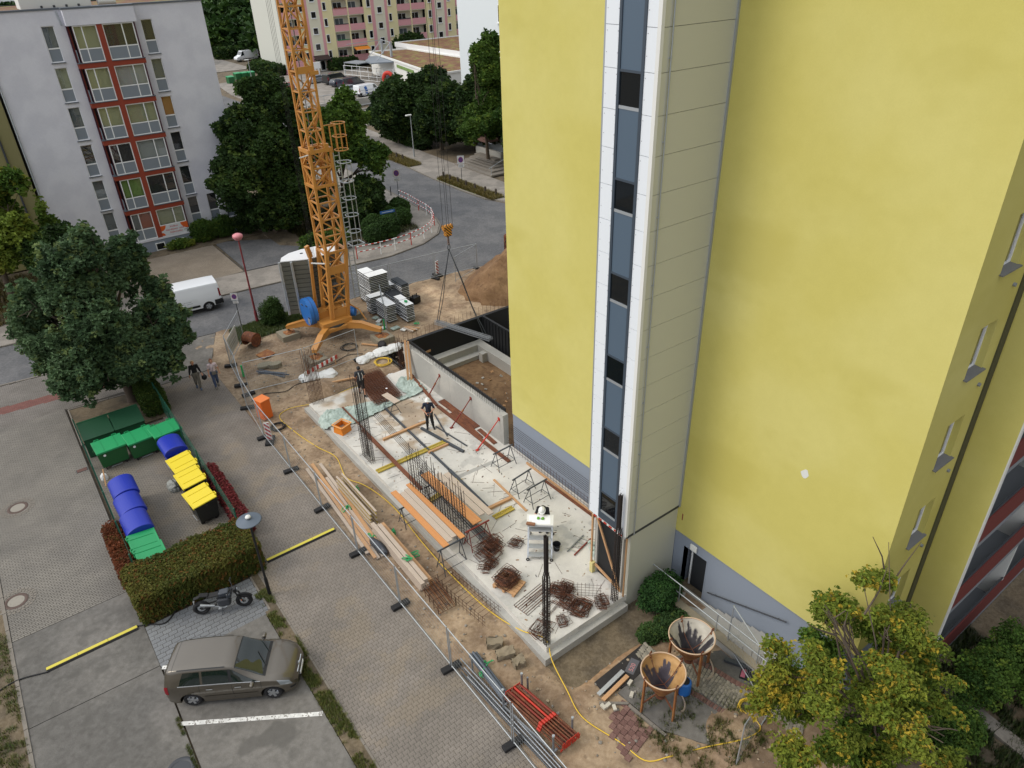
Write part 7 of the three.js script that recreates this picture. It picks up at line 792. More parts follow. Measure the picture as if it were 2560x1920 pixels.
function hopper(label, x, z, r, turn, inner) {
  const t = thing('concrete_hopper', label, 'hopper', [x, 0, z], turn), prof = [[0.14, 0.55], [0.2, 0.62], [r * 0.98, 1.5], [r, 1.62]];
  const lg = new THREE.LatheGeometry(prof.map((p) => new THREE.Vector2(p[0] - 0.012, p[1] + 0.006)), 48); const im = new THREE.MeshStandardMaterial({ map: inner, roughness: 0.75, side: THREE.DoubleSide }); const ib = shadow(new THREE.Mesh(lg, im)); ib.name = 'bowl_inside'; t.add(ib);
  new G().lathe(prof, 40, 0, 0, 0).mesh('bowl_outside', M.rustpaint, t); new G().put(new THREE.TorusGeometry(r, 0.022, 8, 48).rotateX(Math.PI / 2), new THREE.Matrix4().makeTranslation(0, 1.62, 0)).mesh('rim', mat('rimPale', 0xbfa489, 0.7), t); new G().cyl(V(0, 0.4, 0), V(0, 0.56, 0), 0.16, 0.15, 14).mesh('outlet', M.rust, t);
  for (let i = 0; i < 4; i++) { const a = i * 1.571 + 0.4, c = Math.cos(a), s = Math.sin(a); barM('leg', M.rustpaint, t, V(c * r * 0.98, 1.55, s * r * 0.98), V(c * r * 1.02, 0.02, s * r * 1.02), 0.1, 0.05); barM('brace', M.rust, t, V(c * 0.16, 0.6, s * 0.16), V(c * r, 0.45, s * r), 0.04); unit('lug', new THREE.TorusGeometry(0.06, 0.018, 6, 12), M.rust, t, V(c * r, 1.66, s * r)); }
  const ch = new G(), c0 = V(0.05, 0.95, 0.05); for (let i = 0; i < 4; i++) { const a = i * 1.571 + 0.4; ch.tube([V(Math.cos(a) * r, 1.66, Math.sin(a) * r), V(Math.cos(a) * r * 0.55, 1.15, Math.sin(a) * r * 0.55), c0], 0.012, 4, 14); } ch.mesh('sling_chain', M.rust, t);
  const rg = []; for (let i = 0; i < 10; i++) { const a = lerp(-1.0, 1.3, i / 9) + 0.4; rg.push(V(Math.cos(a) * r * 1.15, 0.06 + 0.35 * Math.pow((i - 4.5) / 4.5, 2), Math.sin(a) * r * 1.15)); } new G().tube(rg, 0.03, 6, 30).mesh('guard_hoop', mat('hoopGrey', 0xa89a8c, 0.7), t);
}
hopper('concrete hopper with an orange and purple stained bowl', 12.13, -9.2, 0.69, 0.2, ragged(0x4a4650, 0xb08a58, 0.5, 3)); hopper('concrete hopper with a pale crusted bowl', 13.85, -9.55, 0.74, 0.0, ragged(0x37353a, 0xb4afa2, 0.46, 8));
flat('yard_mat', [[11.0, -11.05], [13.3, -11.15], [13.3, -10.45], [11.8, -10.3], [11.0, -10.45]], -0.06, 0.05, new THREE.MeshStandardMaterial({ color: 0x56565a, roughness: 0.95, map: T.pavement }));
{ const ft = canvasTex(256, 128, (c) => { c.clearRect(0, 0, 256, 128); c.fillStyle = '#5a5a5e'; c.fillRect(0, 0, 256, 128); c.fillStyle = '#a97878'; c.font = 'bold 86px sans-serif'; c.fillText('520', 40, 100); }); const p = printPlane('chalk_number', 0.62, 0.31, ft, scene, [12.42, 0.053, -10.72], 0.5, -Math.PI / 2, 0.95); p.name = 'chalk_number'; tag(p, 'pink number 520 chalked on the dark mat', 'marking'); p.rotation.set(-Math.PI / 2, 0, 0.42); }
flat('yard_pavement', [[11.35, -10.3], [13.3, -10.44], [15.3, -9.3], [15.3, -7.2], [13.6, -6.3], [12.3, -7.2], [11.5, -8.5]], -0.08, 0.03, M.asphaltOld);
kerbRun('yard_kerb', [[10.6, -10.4], [11.34, -9.8]], 0.08, 0.05, 0.5); kerbRun('yard_kerb', [[11.3, -9.75], [11.45, -8.3]], 0.09, 0.05, 0.5);
{ // curved path: pale stones between red edging
  const t = new THREE.Group(); t.name = 'paver_path'; scene.add(struct(t)); const P = [V(13.55, 0.035, -9.6), V(13.85, 0.035, -8.9), V(14.05, 0.035, -8.0), V(14.35, 0.035, -7.2), V(14.6, 0.035, -6.5), V(14.9, 0.035, -5.8)], c = new THREE.CatmullRomCurve3(P), N = 38; const pm = [0xa09a8a, 0x8f8a7c, 0xaaa392].map((h) => new THREE.MeshStandardMaterial({ map: T_pav, color: h, roughness: 0.93 })), rm = [0x8a6a60, 0x7c5c54].map((h) => new THREE.MeshStandardMaterial({ map: T_pav, color: h, roughness: 0.93 }));
  const pg = brickGeo(0.13, 0.095, 0.05), eg = brickGeo(0.19, 0.1, 0.05); for (let i = 0; i < N; i++) { const u = (i + 0.5) / N, p = c.getPointAt(u), d = c.getTangentAt(u), a = Math.atan2(d.x, d.z), nx = d.z, nz = -d.x; for (let k = -3; k <= 3; k++) { const off = k * 0.14 + (i % 2) * 0.05; const o = unit('paver', pg, pm[Math.floor(rnd() * 3)], t, V(p.x + nx * off, 0.0, p.z + nz * off)); o.rotation.y = a; } for (const s of [-1, 1]) { const o = unit('edge_paver', eg, rm[i % 2], t, V(p.x + nx * 0.62 * s, 0.005, p.z + nz * 0.62 * s)); o.rotation.y = a; } }
  seed = 30; const q = new THREE.Group(); q.name = 'red_paving'; scene.add(struct(q)); const sq = brickGeo(0.185, 0.185, 0.06); for (let i = 0; i < 8; i++) for (let j = 0; j < 7; j++) { const x = 10.22 + i * 0.2 - j * 0.03, z = -9.95 + j * 0.2 - i * 0.045 + 0.25; if (x > 11.25 || (i + j < 2) || rnd() < 0.06) continue; const o = unit('paver', sq, rm[(i + j) % 2], q, V(x, siteY(x, z) - 0.02 + rr(-0.01, 0.015), z)); o.rotation.set(rr(-0.05, 0.05), 0.22 + rr(-0.06, 0.06), rr(-0.05, 0.05)); }
  for (let i = 0; i < 4; i++) for (let j = 0; j < 6; j++) { const o = unit('paver', brickGeo(0.2, 0.1, 0.05), rm[0], t, V(12.9 + j * 0.105, 0.02, -10.9 + i * 0.205 - j * 0.03)); o.material = pm[(i + j) % 3]; o.rotation.y = 1.4; }
}
seed = 91; [[11.62, -9.95, 'pale brick nearest the metal gutter'], [11.9, -10.3, 'pale brick before the stained hopper'], [10.75, -10.15, 'broken white block at the gutter end'], [10.85, -9.95, 'small white block on the red pavers'], [10.6, -10.2, 'white rubble block beside the hose']].forEach(([x, z, l]) => { const o = bx('stone_block', mat('blockPale', 0xb9b4a6, 0.9), scene, 0.2, 0.08, 0.11, x, 0.07, z, rr(0, 2), rr(-0.1, 0.1)); o.name = numbered('stone_block'); tag(o, l, 'block'); });
for (const [m, z, l, y] of [[M.alu, -10.72, 'bright metal gutter channel leaning on the mat', 0.09], [M.woodTan, -10.5, 'brown board beside the metal gutter', 0.07]]) plank('channel_section', m, l, [10.75, y, z + 0.12], [12.0, y + 0.03, z - 0.02], 0.14, 0.06, 'channel');
{ const t = thing('blue_drum', 'blue barrel between the two hoppers', 'barrel', [13.05, 0.02, -9.0]); new G().lathe([[0, 0], [0.2, 0], [0.22, 0.05], [0.22, 0.5], [0.18, 0.55], [0, 0.55]], 20, 0, 0, 0).mesh('barrel_body', M.craneBlue, t); new G().cyl(V(0, 0.55, 0), V(0, 0.57, 0), 0.15, 0.15, 16).mesh('barrel_lid', M.black, t); }
for (let i = 0; i < 4; i++) plank('dark_pipe', M.pipeGrey, 'dark drain pipe lying between the shrub and the ramp wall', [15.25 - i * 0.1, -0.08, -11.5], [15.2 - i * 0.1, -0.08, -9.9], 0.09, 0.09, 'pipe', 'dark pipes by the ramp');
kerbRun('garden_edge', [[19.9, -4.2], [19.5, -1.2]], 0.5, 0.0, 0.9);
one('white_sheet', new G().box(0.5, 0.03, 0.5, 12.9, 0.05, -5.6, 0.5, 0.2), M.film, 'white sheet corner at the bottom edge of the picture', 'sheet');
// ---------------------------------------------------------------- bin yard
function wheelyBin(label, x, z, turn, body, lid, dome) {
  const t = thing('waste_container', label, 'waste bin', [x, 0, z], turn, 'large wheeled waste containers'), w = 1.3, d = 0.95;
  const b = new THREE.BoxGeometry(w, 0.88, d, 1, 1, 1), p = b.attributes.position; for (let i = 0; i < p.count; i++) if (p.getY(i) < 0) { p.setX(i, p.getX(i) * 0.9); p.setZ(i, p.getZ(i) * 0.82); } b.computeVertexNormals(); b.translate(0, 0.62, 0); new G().put(b).mesh('bin_body', body, t); bx('body_rim', body, t, w + 0.06, 0.06, d + 0.06, 0, 1.06, 0);
  if (dome) { const s = new THREE.Shape(); s.moveTo(-d / 2 - 0.03, 0); s.bezierCurveTo(-d / 2, 0.34, d / 2, 0.42, d / 2 + 0.03, 0); s.lineTo(-d / 2 - 0.03, 0); const e = new THREE.ExtrudeGeometry(s, { depth: w - 0.02, bevelEnabled: true, bevelSize: 0.03, bevelThickness: 0.03, bevelSegments: 3, curveSegments: 16 }); e.rotateY(-Math.PI / 2); e.translate(w / 2 - 0.01, 1.1, 0); const l = new G().put(e).mesh('lid', lid, t); for (const x2 of [-0.42, 0.42]) bx('lid_grip', body, l, 0.1, 0.03, 0.05, x2, 1.33, 0.3, 0, 0.5); }
  else { const g = new G().rbox(w + 0.05, 0.07, d + 0.08, 0.03, 0, 1.14, 0.01, 0, 0.1).rbox(w + 0.05, 0.1, 0.06, 0.02, 0, 1.08, d / 2 + 0.05); const l = g.mesh('lid', lid, t); for (const x2 of [-0.3, 0.3]) bx('lid_rib', lid, l, 0.04, 0.02, d * 0.9, x2, 1.185, 0.01, 0, 0.1); for (const x2 of [-0.4, 0.4]) { bx('hinge', lid, l, 0.2, 0.04, 0.03, x2, 1.24, -d / 2 - 0.06); bx('hinge', lid, l, 0.03, 0.1, 0.1, x2 - 0.09, 1.2, -d / 2 - 0.02); bx('hinge', lid, l, 0.03, 0.1, 0.1, x2 + 0.09, 1.2, -d / 2 - 0.02); } }
  for (const sx of [-1, 1]) { for (const sz of [-1, 1]) { const c = new THREE.Group(); c.name = 'caster'; t.add(c); new G().cyl(V(sx * 0.45 - 0.025, 0.09, sz * 0.3), V(sx * 0.45 + 0.025, 0.09, sz * 0.3), 0.09, 0.09, 14).mesh('wheel', M.rubber, c); bx('fork', M.darksteel, c, 0.07, 0.1, 0.06, sx * 0.45, 0.17, sz * 0.3); } bx('trunnion', body, t, 0.06, 0.08, 0.08, sx * (w / 2 + 0.05), 1.0, 0); } bx('foot_bar', M.galv, t, 0.5, 0.025, 0.025, 0, 0.14, d / 2 - 0.02); return t;
}
wheelyBin('green waste container at the left of the rear row', 1.05, -34.65, 0.05, M.binGreen, M.binLid); wheelyBin('green waste container in the middle of the rear row', 2.4, -34.5, 0.08, M.binGreen, M.binLid); wheelyBin('green waste container at the right of the rear row', 3.55, -34.3, 0.1, M.binGreen, M.binLid);
wheelyBin('blue domed waste container alone on the right side', 3.45, -32.5, -1.55, M.binBlue, M.binBlue, 1); wheelyBin('yellow lidded waste container next to the lone blue one', 3.45, -30.85, -1.5, M.binBlack, M.binYellow); wheelyBin('yellow lidded waste container in the middle of three', 3.42, -29.45, -1.52, M.binBlack, M.binYellow); wheelyBin('black waste container with yellow lid nearest the hedge', 3.36, -27.85, -1.48, M.binBlack, M.binYellow);
wheelyBin('blue domed waste container at the rear of the left row', 0.85, -30.55, 1.57, M.binBlue, M.binBlue, 1); wheelyBin('blue domed waste container in the middle of the left row', 0.8, -29.1, 1.6, M.binBlue, M.binBlue, 1); wheelyBin('blue domed waste container at the front of the left row', 0.75, -27.7, 1.58, M.binBlue, M.binBlue, 1); wheelyBin('light green lidded container behind the blue row', 0.7, -26.35, 1.57, M.binLid, M.binLid); wheelyBin('light green container half hidden by the hedge', 0.75, -25.4, 1.57, M.binLid, M.binLid);
for (const [x, z] of [[0.72, -34.16], [2.02, -34.02]]) { const t = [0, 1].length; const o = unit('bin_sticker', new THREE.CircleGeometry(0.06, 16), M.white, scene, V(x, 0.88, z + 0.028)); o.name = numbered('bin_sticker'); o.rotation.set(-0.1, 0.06, 0); tag(o, x < 1 ? 'round white sticker on the left green container' : 'round white sticker on the middle green container', 'sticker'); }
function barFence(label, x, z0, z1, gates) { const t = thing('mesh_fence', label, 'fence', [x, 0, z1]), l = z1 - z0; mat('fenceGreen', 0x1e5a48, 0.6); for (let k = 0; k <= Math.round(l / 2.5); k++) bx('post', M.fenceGreen, t, 0.05, 1.65, 0.05, 0, 0.82, -k * l / Math.round(l / 2.5)); for (let y = 0.1; y < 1.6; y += 0.2) rodM('wire_rail', M.fenceGreen, t, V(0.03, y, 0), V(0.03, y, -l), 0.008); const w = new G(); for (let k = 0; k < l / 0.11; k++) w.box(0.006, 1.5, 0.006, 0.03, 0.85, -k * 0.11); stuff(w.mesh('wire_mesh', M.fenceGreen, t)); return t; }
barFence('green wire fence on the lane side of the bins', 0.06, -37.2, -25.3); barFence('green wire fence on the driveway side of the bins', 4.12, -38.5, -25.4);
{ const t = thing('bin_shed', 'dark green sheet metal shed behind the rear bins', 'shed', [1.55, 0, -36.4]); mat('shedGreen', 0x17432c, 0.5); new G().slab(-1.4, 1.4, 0, 1.1, -0.75, 0.55).mesh('shed_body', M.shedGreen, t); for (const x of [-0.72, 0.72]) { const r = bx('roof_sheet', M.shedGreen, t, 1.4, 0.04, 1.5, x, 1.2, -0.1, 0, 0.18); } for (const x of [-0.7, 0.7]) bx('shed_door', mat('shedDoor', 0x1b4d33, 0.5), t, 1.3, 0.95, 0.03, x, 0.55, 0.56); bx('roof_ridge', M.shedDoor, t, 2.85, 0.05, 0.1, 0, 1.33, -0.8); }
sackShape('litter_bag', 'white litter bag against the bin fence', 0.35, -33.6, 0.14, 0.16, 0.2, 0.2, M.film); { const o = barM('bamboo_stick', M.woodTan, scene, V(0.28, 0.02, -32.9), V(0.42, 0.6, -33.5), 0.05); o.name = 'wooden_stick'; tag(o, 'wooden stick below the white litter bag', 'stick'); }
sackShape('litter_bag', 'crumpled litter sack behind the yellow lidded bins', 2.75, -30.7, 0.2, 0.35, 0.3, 0.2, mat('litterGrey', 0x8a8d88, 0.7));
// ---------------------------------------------------------------- street furniture
{ const t = thing('park_lamp', 'black lamp post with a flat grey disc head by the hedge', 'lamp', [3.88, 0, -21.6]); rodM('pole', M.black, t, V(0, 0, 0), V(0, 3.5, 0), 0.045); rodM('pole_sleeve', M.black, t, V(0, 0, 0), V(0, 0.9, 0), 0.065); new G().lathe([[0, 3.92], [0.06, 3.92], [0.1, 3.86], [0.42, 3.8], [0.45, 3.77], [0.4, 3.74], [0.1, 3.72], [0, 3.72]], 32, 0, 0, 0).mesh('disc_shade', mat('discGrey', 0x55606c, 0.45), t); new G().lathe([[0, 3.99], [0.08, 3.98], [0.11, 3.92], [0.05, 3.91]], 20, 0, 0, 0).mesh('top_cap', M.offwhite, t); new G().lathe([[0.05, 3.45], [0.12, 3.5], [0.13, 3.66], [0.09, 3.72]], 18, 0, 0, 0).mesh('glass_globe', M.curtainWhite, t); }
function streetLamp(label, x, z, h, m, head, hm) { const t = thing('street_lamp', label, 'lamp', [x, 0, z]); new G().cyl(V(0, 0, 0), V(0, h, 0), 0.075, 0.045, 12).mesh('pole', m, t); new G().cyl(V(0, 0, 0), V(0, 0.9, 0), 0.1, 0.1, 12).mesh('pole_base', m, t); const g = head === 'globe' ? new G().lathe([[0.05, h - 0.12], [0.2, h - 0.05], [0.32, h + 0.12], [0.3, h + 0.26], [0.15, h + 0.34], [0, h + 0.35]], 20, 0, 0, 0) : new G().rbox(0.75, 0.16, 0.3, 0.07, -0.25, h + 0.05, 0); g.mesh('lamp_head', hm, t); return t; }
mat('lampRed', 0x7a2f34, 0.6); mat('lampPink', 0xc87f86, 0.5); streetLamp('dark red street lamp with a pink globe head', 12.1, -45.3, 5.9, M.lampRed, 'globe', M.lampPink); streetLamp('white street lamp on the right pavement under the trees', 43.1, -77.6, 4.7, M.galv, 'arm', M.offwhite); streetLamp('white street lamp by the far waste bins', 48, -145.5, 4.7, M.galv, 'arm', M.offwhite);
const noStop = canvasTex(128, 128, (c) => { c.fillStyle = '#c8cace'; c.fillRect(0, 0, 128, 128); c.fillStyle = '#8a3248'; c.beginPath(); c.arc(64, 64, 46, 0, 7); c.fill(); c.fillStyle = '#3a3a86'; c.beginPath(); c.arc(64, 64, 38, 0, 7); c.fill(); c.strokeStyle = '#8a3248'; c.lineWidth = 8; c.beginPath(); c.moveTo(36, 36); c.lineTo(92, 92); c.moveTo(92, 36); c.lineTo(36, 92); c.stroke(); });
const extra = canvasTex(128, 64, (c) => { c.fillStyle = '#d2d4d6'; c.fillRect(0, 0, 128, 64); c.fillStyle = '#333'; c.fillRect(10, 12, 100, 6); c.fillRect(10, 28, 80, 6); c.fillRect(10, 44, 96, 6); });
for (const [x, z, h, l, sc] of [[33.05, -63.4, 3.1, 'no stopping sign at the end of the striped barrier', 1], [40.85, -63.9, 2.95, 'no stopping sign among the wooden bollards', 1], [11.0, -45.2, 2.6, 'small no stopping sign beside the pink lamp', 0.6]]) { const t = thing('traffic_sign', l, 'sign', [x, 0, z], -0.55); rodM('pole', M.darksteel, t, V(0, 0, 0), V(0, h, 0), 0.03); bx('sign_plate', M.galv, t, 0.72 * sc, 0.82 * sc, 0.02, 0, h - 0.45 * sc, 0.03); printPlane('sign_face', 0.7 * sc, 0.8 * sc, noStop, t, [0, h - 0.45 * sc, 0.042]); bx('extra_plate', M.galv, t, 0.6 * sc, 0.3 * sc, 0.02, 0.02, h - 1.08 * sc, 0.03); printPlane('extra_face', 0.58 * sc, 0.28 * sc, extra, t, [0.02, h - 1.08 * sc, 0.042]); }
{ const t = thing('street_name_sign', 'blue street name sign among the clipped shrubs', 'sign', [28.3, 0, -54.75], -0.1); rodM('pole', M.darksteel, t, V(0, 0, 0), V(-0.25, 2.2, 0), 0.03); const nm = canvasTex(256, 48, (c) => { c.fillStyle = '#2d5f9e'; c.fillRect(0, 0, 256, 48); c.fillStyle = '#dfe6ee'; c.fillRect(24, 18, 208, 10); }); bx('name_plate', M.signBlue, t, 1.3, 0.24, 0.03, -0.95, 2.08, 0); printPlane('plate_face', 1.26, 0.2, nm, t, [-0.95, 2.08, 0.018]); }
const bollZ = [[41.2, -82.7], [41.2, -81.2], [41.15, -79.8], [41, -78.05], [41.05, -76.7], [40.43, -66.85], [40.4, -65.5], [40.43, -64.05], [40.35, -62.4], [40.4, -60.85], [40.55, -59.25], [40.85, -57.85]];
bollZ.forEach(([x, z], i) => { const t = thing('wooden_bollard', i < 5 ? `weathered wooden bollard in the far row of five, ${ordW[i]} from the far end` : `weathered wooden bollard in the near row of seven, ${ordW[i - 5]} from the far end`, 'bollard', [x, 0, z], 0.1 * i, 'wooden bollards on the verge'); rodM('bollard_post', M.bollWood || mat('bollWood', 0x4d453c, 0.9), t, V(0, -0.05, 0), V(0, 0.72, 0), 0.11); new G().cyl(V(0, 0.72, 0), V(0, 0.78, 0), 0.11, 0.07, 10).mesh('bollard_top', M.bollWood, t); });
[[33.3, -67.4, 'first'], [33.25, -65.4, 'second'], [33.5, -69.5, 'third']].forEach(([x, z, o]) => { const t = thing('metal_bollard', `slim dark metal bollard near the low trees, ${o} beyond the sign`, 'bollard', [x, 0, z], 0, 'slim metal bollards'); rodM('bollard_post', M.darkgrey, t, V(0, 0, 0), V(0, 0.9, 0), 0.05); });
{ // striped barrier rails round the corner
  const pts = [[22.6, -51.6], [24.62, -51.35], [25.9, -51.3], [27.56, -51.55], [29.14, -52.1], [30.4, -52.95], [31.64, -54.5], [32.4, -56.2], [32.65, -57.5], [32.8, -59.2], [33.03, -61.4], [33.05, -63.3]]; const lab = (i) => `red and white rail section of the corner barrier, ${ordW[i] || (i === 9 ? 'tenth' : 'eleventh')} from the crane`;
  for (let i = 0; i + 1 < pts.length; i++) { const a = pts[i], b = pts[i + 1], t = thing('striped_barrier', lab(i), 'barrier', [a[0], 0, a[1]], 0, 'striped corner barrier'), e = V(b[0] - a[0], 0, b[1] - a[1]), n = Math.max(4, Math.round(e.length() / 0.26)); for (const y of [0.55, 1.0]) for (let k = 0; k < n; k++) rodM('stripe', k % 2 ? M.redPaint : M.white, t, e.clone().multiplyScalar(k / n).setY(y), e.clone().multiplyScalar((k + 1) / n).setY(y), 0.035); rodM('post', i % 3 ? M.white : M.redPaint, t, V(0, 0, 0), V(0, 1.05, 0), 0.04); }
}
{ const t = thing('outdoor_steps', 'broad angular outdoor steps beside the right trees', 'steps', [46.4, 0, -67.5]); for (let i = 0; i < 5; i++) bx('step', M.kerb, t, 3.6 - i * 0.7, 0.16, 7.2 - i * 0.8, 0.35 * i, 0.08 + i * 0.16, -0.4 * i); for (let i = 0; i < 7; i++) bx('step_nosing', M.pavement, t, 0.12, 0.03, 5.4 - i * 0.3, -1.75 + i * 0.36, 0.175 + Math.min(4, Math.floor(i * 0.8)) * 0.16, -0.5); bx('retaining_wall', M.concWall, t, 0.3, 1.2, 5, 2.4, 0.6, -2.6); rodM('handrail', M.galv, t, V(-1.9, 0.9, 3.4), V(0.3, 1.5, 3.2), 0.03); rodM('rail_post', M.galv, t, V(-1.6, 0, 3.4), V(-1.6, 1.0, 3.4), 0.03); bx('red_roof', M.redbrown, t, 1.6, 0.3, 2.6, 2.6, 2.2, -3.4); rodM('roof_rail', M.galv, t, V(1.9, 2.1, -1.2), V(1.9, 2.1, -5.2), 0.03); }
// small poles near the far side of the street
{ const t = thing('striped_frame_sign', 'small white notice board before the white house', 'sign', [7.9, 0, -61.2], -0.1); bx('board', M.white, t, 0.9, 1.0, 0.04, 0, 1.0, 0); for (const x of [-0.35, 0.35]) bx('post', M.white, t, 0.06, 0.6, 0.05, x, 0.28, 0); for (let i = 0; i < 4; i++) bx('print_line', M.darkgrey, t, 0.6, 0.05, 0.006, 0, 1.3 - i * 0.16, 0.022); }
{ const t = thing('ramp_parapet', 'two tier concrete ramp wall with wire balustrade at the far car park', 'wall', [0, 0, 0]); new G().slab(45, 58, 0, 1.1, -113.3, -113).slab(47.5, 55, 0, 0.9, -104, -103.7).slab(46, 58, 0, 0.5, -108, -107.8).mesh('ramp_wall', M.concWall, t); for (let i = 0; i <= 9; i++) rodM('baluster', M.galv, t, V(45 + i * 1.44, 1.1, -113.1), V(45 + i * 1.44, 2.2, -113.1), 0.03); rodM('top_rail', M.galv, t, V(45, 2.2, -113.1), V(58, 2.2, -113.1), 0.04); rodM('top_rail', M.galv, t, V(47.5, 1.8, -103.8), V(55, 1.8, -103.8), 0.04); for (const [x, y, z] of [[51.8, 1.6, -113.05], [56.4, 1.6, -113.05], [53, 0.6, -107.7]]) { const d = unit('port_disc', new THREE.CylinderGeometry(0.32, 0.32, 0.05, 16).rotateX(1.57), M.darkgrey, t, V(x, y, z)); } }
{ const t = thing('trolley_cage', 'white mesh trolley shelter beside the shop', 'shelter', [66.9, 0, -135], 0.262); for (let i = 0; i < 7; i++) rodM('cage_post', M.white, t, V(0, 0, -7 + i * 2.3), V(0, 2.4, -7 + i * 2.3), 0.05); for (const y of [0.1, 0.8, 1.6, 2.4]) rodM('cage_rail', M.white, t, V(0, y, -7), V(0, y, 6.8), 0.04); bx('shelter_roof', M.grey, t, 3.2, 0.15, 4.5, 1.6, 2.9, -4.6); for (const [x, z] of [[0.1, -6.8], [3.1, -6.8], [3.1, -2.5]]) rodM('roof_post', M.galv, t, V(x, 0, z), V(x, 2.9, z), 0.06); }
{ const t = thing('red_wheel_ad', 'red round display beside the shop wall', 'display', [65.8, 0, -125.2], -1.0); const o = unit('ring', new THREE.TorusGeometry(0.9, 0.35, 10, 24), M.redPaint, t, V(0, 1.6, 0)); bx('stand', M.darkgrey, t, 0.5, 0.8, 0.4, 0, 0.4, 0); unit('hub', new THREE.CylinderGeometry(0.5, 0.5, 0.3, 16).rotateX(1.57), M.darkgrey, t, V(0, 1.6, 0)); }
{ const t = thing('mailbox_unit', 'white mailbox unit before the porch', 'mailbox', [63.6, 0, -151.6]); bx('box_unit', M.white, t, 1.7, 1.2, 0.4, 0, 1.7, 0); for (const x of [-0.4, 0.4]) bx('leg', M.white, t, 0.35, 1.1, 0.3, x, 0.55, 0); }
for (const [x, z, l] of [[49.3, -157.6, 'far green waste bin left in the row'], [50.6, -157.4, 'far green waste bin in the middle of the row'], [51.9, -157.2, 'far green waste bin right in the row'], [46.6, -153.8, 'far green waste bin by itself at the road']]) { const t = thing('far_waste_bin', l, 'waste bin', [x, 0, z], 0.2, 'far green bins'); bx('bin_body', M.binGreen, t, 1.25, 1.1, 1, 0, 0.6, 0); bx('bin_lid', M.binLid, t, 1.3, 0.12, 1.05, 0, 1.2, 0, 0, 0.12); }
for (const [x, z, l] of [[51.8, -150.2, 'left'], [53.7, -149.9, 'middle'], [57.6, -149.5, 'right']]) { const t = thing('traffic_cone', `${l} orange traffic cone on the far car park`, 'cone', [x, 0, z], 0, 'far traffic cones'); new G().lathe([[0.26, 0], [0.26, 0.05], [0.18, 0.06], [0.04, 0.7], [0, 0.7]], 14, 0, 0, 0).mesh('cone_body', M.orange, t); new G().lathe([[0.135, 0.3], [0.095, 0.45]], 14, 0, 0, 0).mesh('cone_band', M.white, t); }
{ const t = thing('switch_kiosk', 'grey cabinet kiosk with pale roof beside the white house', 'kiosk', [31.4, 0, -105.4], 0.05); new G().slab(-1.1, 1.3, 0, 2.3, -2.6, 2.6).mesh('kiosk_body', mat('kioskGrey', 0x4d5a5c, 0.7), t); bx('kiosk_roof', M.offwhite, t, 2.7, 0.15, 5.5, 0.1, 2.38, 0); for (let i = 0; i < 4; i++) bx('kiosk_door', M.grey, t, 0.04, 1.9, 0.9, -1.11, 1.1, -1.8 + i * 1.2); }
// ---------------------------------------------------------------- vehicles
pmat('carPaint', 0x5d574d, 0.34, { metalness: 0.6, clearcoat: 1, clearcoatRoughness: 0.06 }); pmat('vanWhite', 0xe4e8ec, 0.3, { clearcoat: 0.8, clearcoatRoughness: 0.1 }); pmat('carBlack', 0x16181c, 0.25, { clearcoat: 1, clearcoatRoughness: 0.08 }); pmat('carNavy', 0x1a2233, 0.25, { clearcoat: 1, clearcoatRoughness: 0.08 }); pmat('carRed', 0x7a2430, 0.3, { clearcoat: 1, clearcoatRoughness: 0.08 }); pmat('carSilver', 0xa4abb4, 0.3, { metalness: 0.6, clearcoat: 1 }); pmat('carGlass', 0x14201f, 0.03, { specularIntensity: 1, clearcoat: 1, clearcoatRoughness: 0.02 }); pmat('lampGlass', 0x8f969a, 0.15, { metalness: 0.3, clearcoat: 1 }); mat('tailRed', 0x7c1620, 0.25); mat('rimSilver', 0xb9bdc2, 0.35, { metalness: 0.8 }); mat('trim', 0x1a1b1d, 0.6);
function loft(st) {                                       // stations [x, yBottom, yBelt, yTop, halfBelt, halfTop] -> surface f(x, v), v 0..8 from underside to roof centre
  const at = (x) => { let i = 0; while (i < st.length - 2 && st[i + 1][0] < x) i++; const a = st[Math.max(0, i - 1)], b = st[i], c = st[i + 1], d = st[Math.min(st.length - 1, i + 2)], t = clamp((x - b[0]) / (c[0] - b[0])); return b.map((_, k) => { if (k === 0) return x; const m0 = (c[k] - a[k]) / Math.max(1e-6, c[0] - a[0]) * (c[0] - b[0]), m1 = (d[k] - b[k]) / Math.max(1e-6, d[0] - b[0]) * (c[0] - b[0]), t2 = t * t, t3 = t2 * t; return (2 * t3 - 3 * t2 + 1) * b[k] + (t3 - 2 * t2 + t) * m0 + (-2 * t3 + 3 * t2) * c[k] + (t3 - t2) * m1; }); };
  const sec = (s) => { const [, b, e, t, w, u] = s, h = t - e; return [[0, b], [w * 0.86, b], [w * 0.95, b + 0.08], [w, b + (e - b) * 0.55], [w * 0.975, e], [lerp(w * 0.96, u, 0.5), e + h * 0.5], [u, t - Math.min(0.07, h * 0.3)], [u * 0.8, t - Math.min(0.015, h * 0.1)], [0, t]]; };
  const cr = (p0, p1, p2, p3, t) => 0.5 * (2 * p1 + (p2 - p0) * t + (2 * p0 - 5 * p1 + 4 * p2 - p3) * t * t + (3 * p1 - p0 - 3 * p2 + p3) * t * t * t);
  return (x, v, side = 1) => { const q = sec(at(x)), i = Math.min(7, Math.floor(v)), t = v - i, g = (k) => q[clamp(k, 0, 8)], sh = i === 0 || i === 4 || i === 5; const z = sh ? lerp(g(i)[0], g(i + 1)[0], t) : cr(g(i - 1)[0], g(i)[0], g(i + 1)[0], i === 7 ? -g(7)[0] : g(i + 2)[0], t), y = sh ? lerp(g(i)[1], g(i + 1)[1], t) : cr(g(i - 1)[1], g(i)[1], g(i + 1)[1], i === 7 ? g(7)[1] : g(i + 2)[1], t); return V(x, y, z * side); };
}
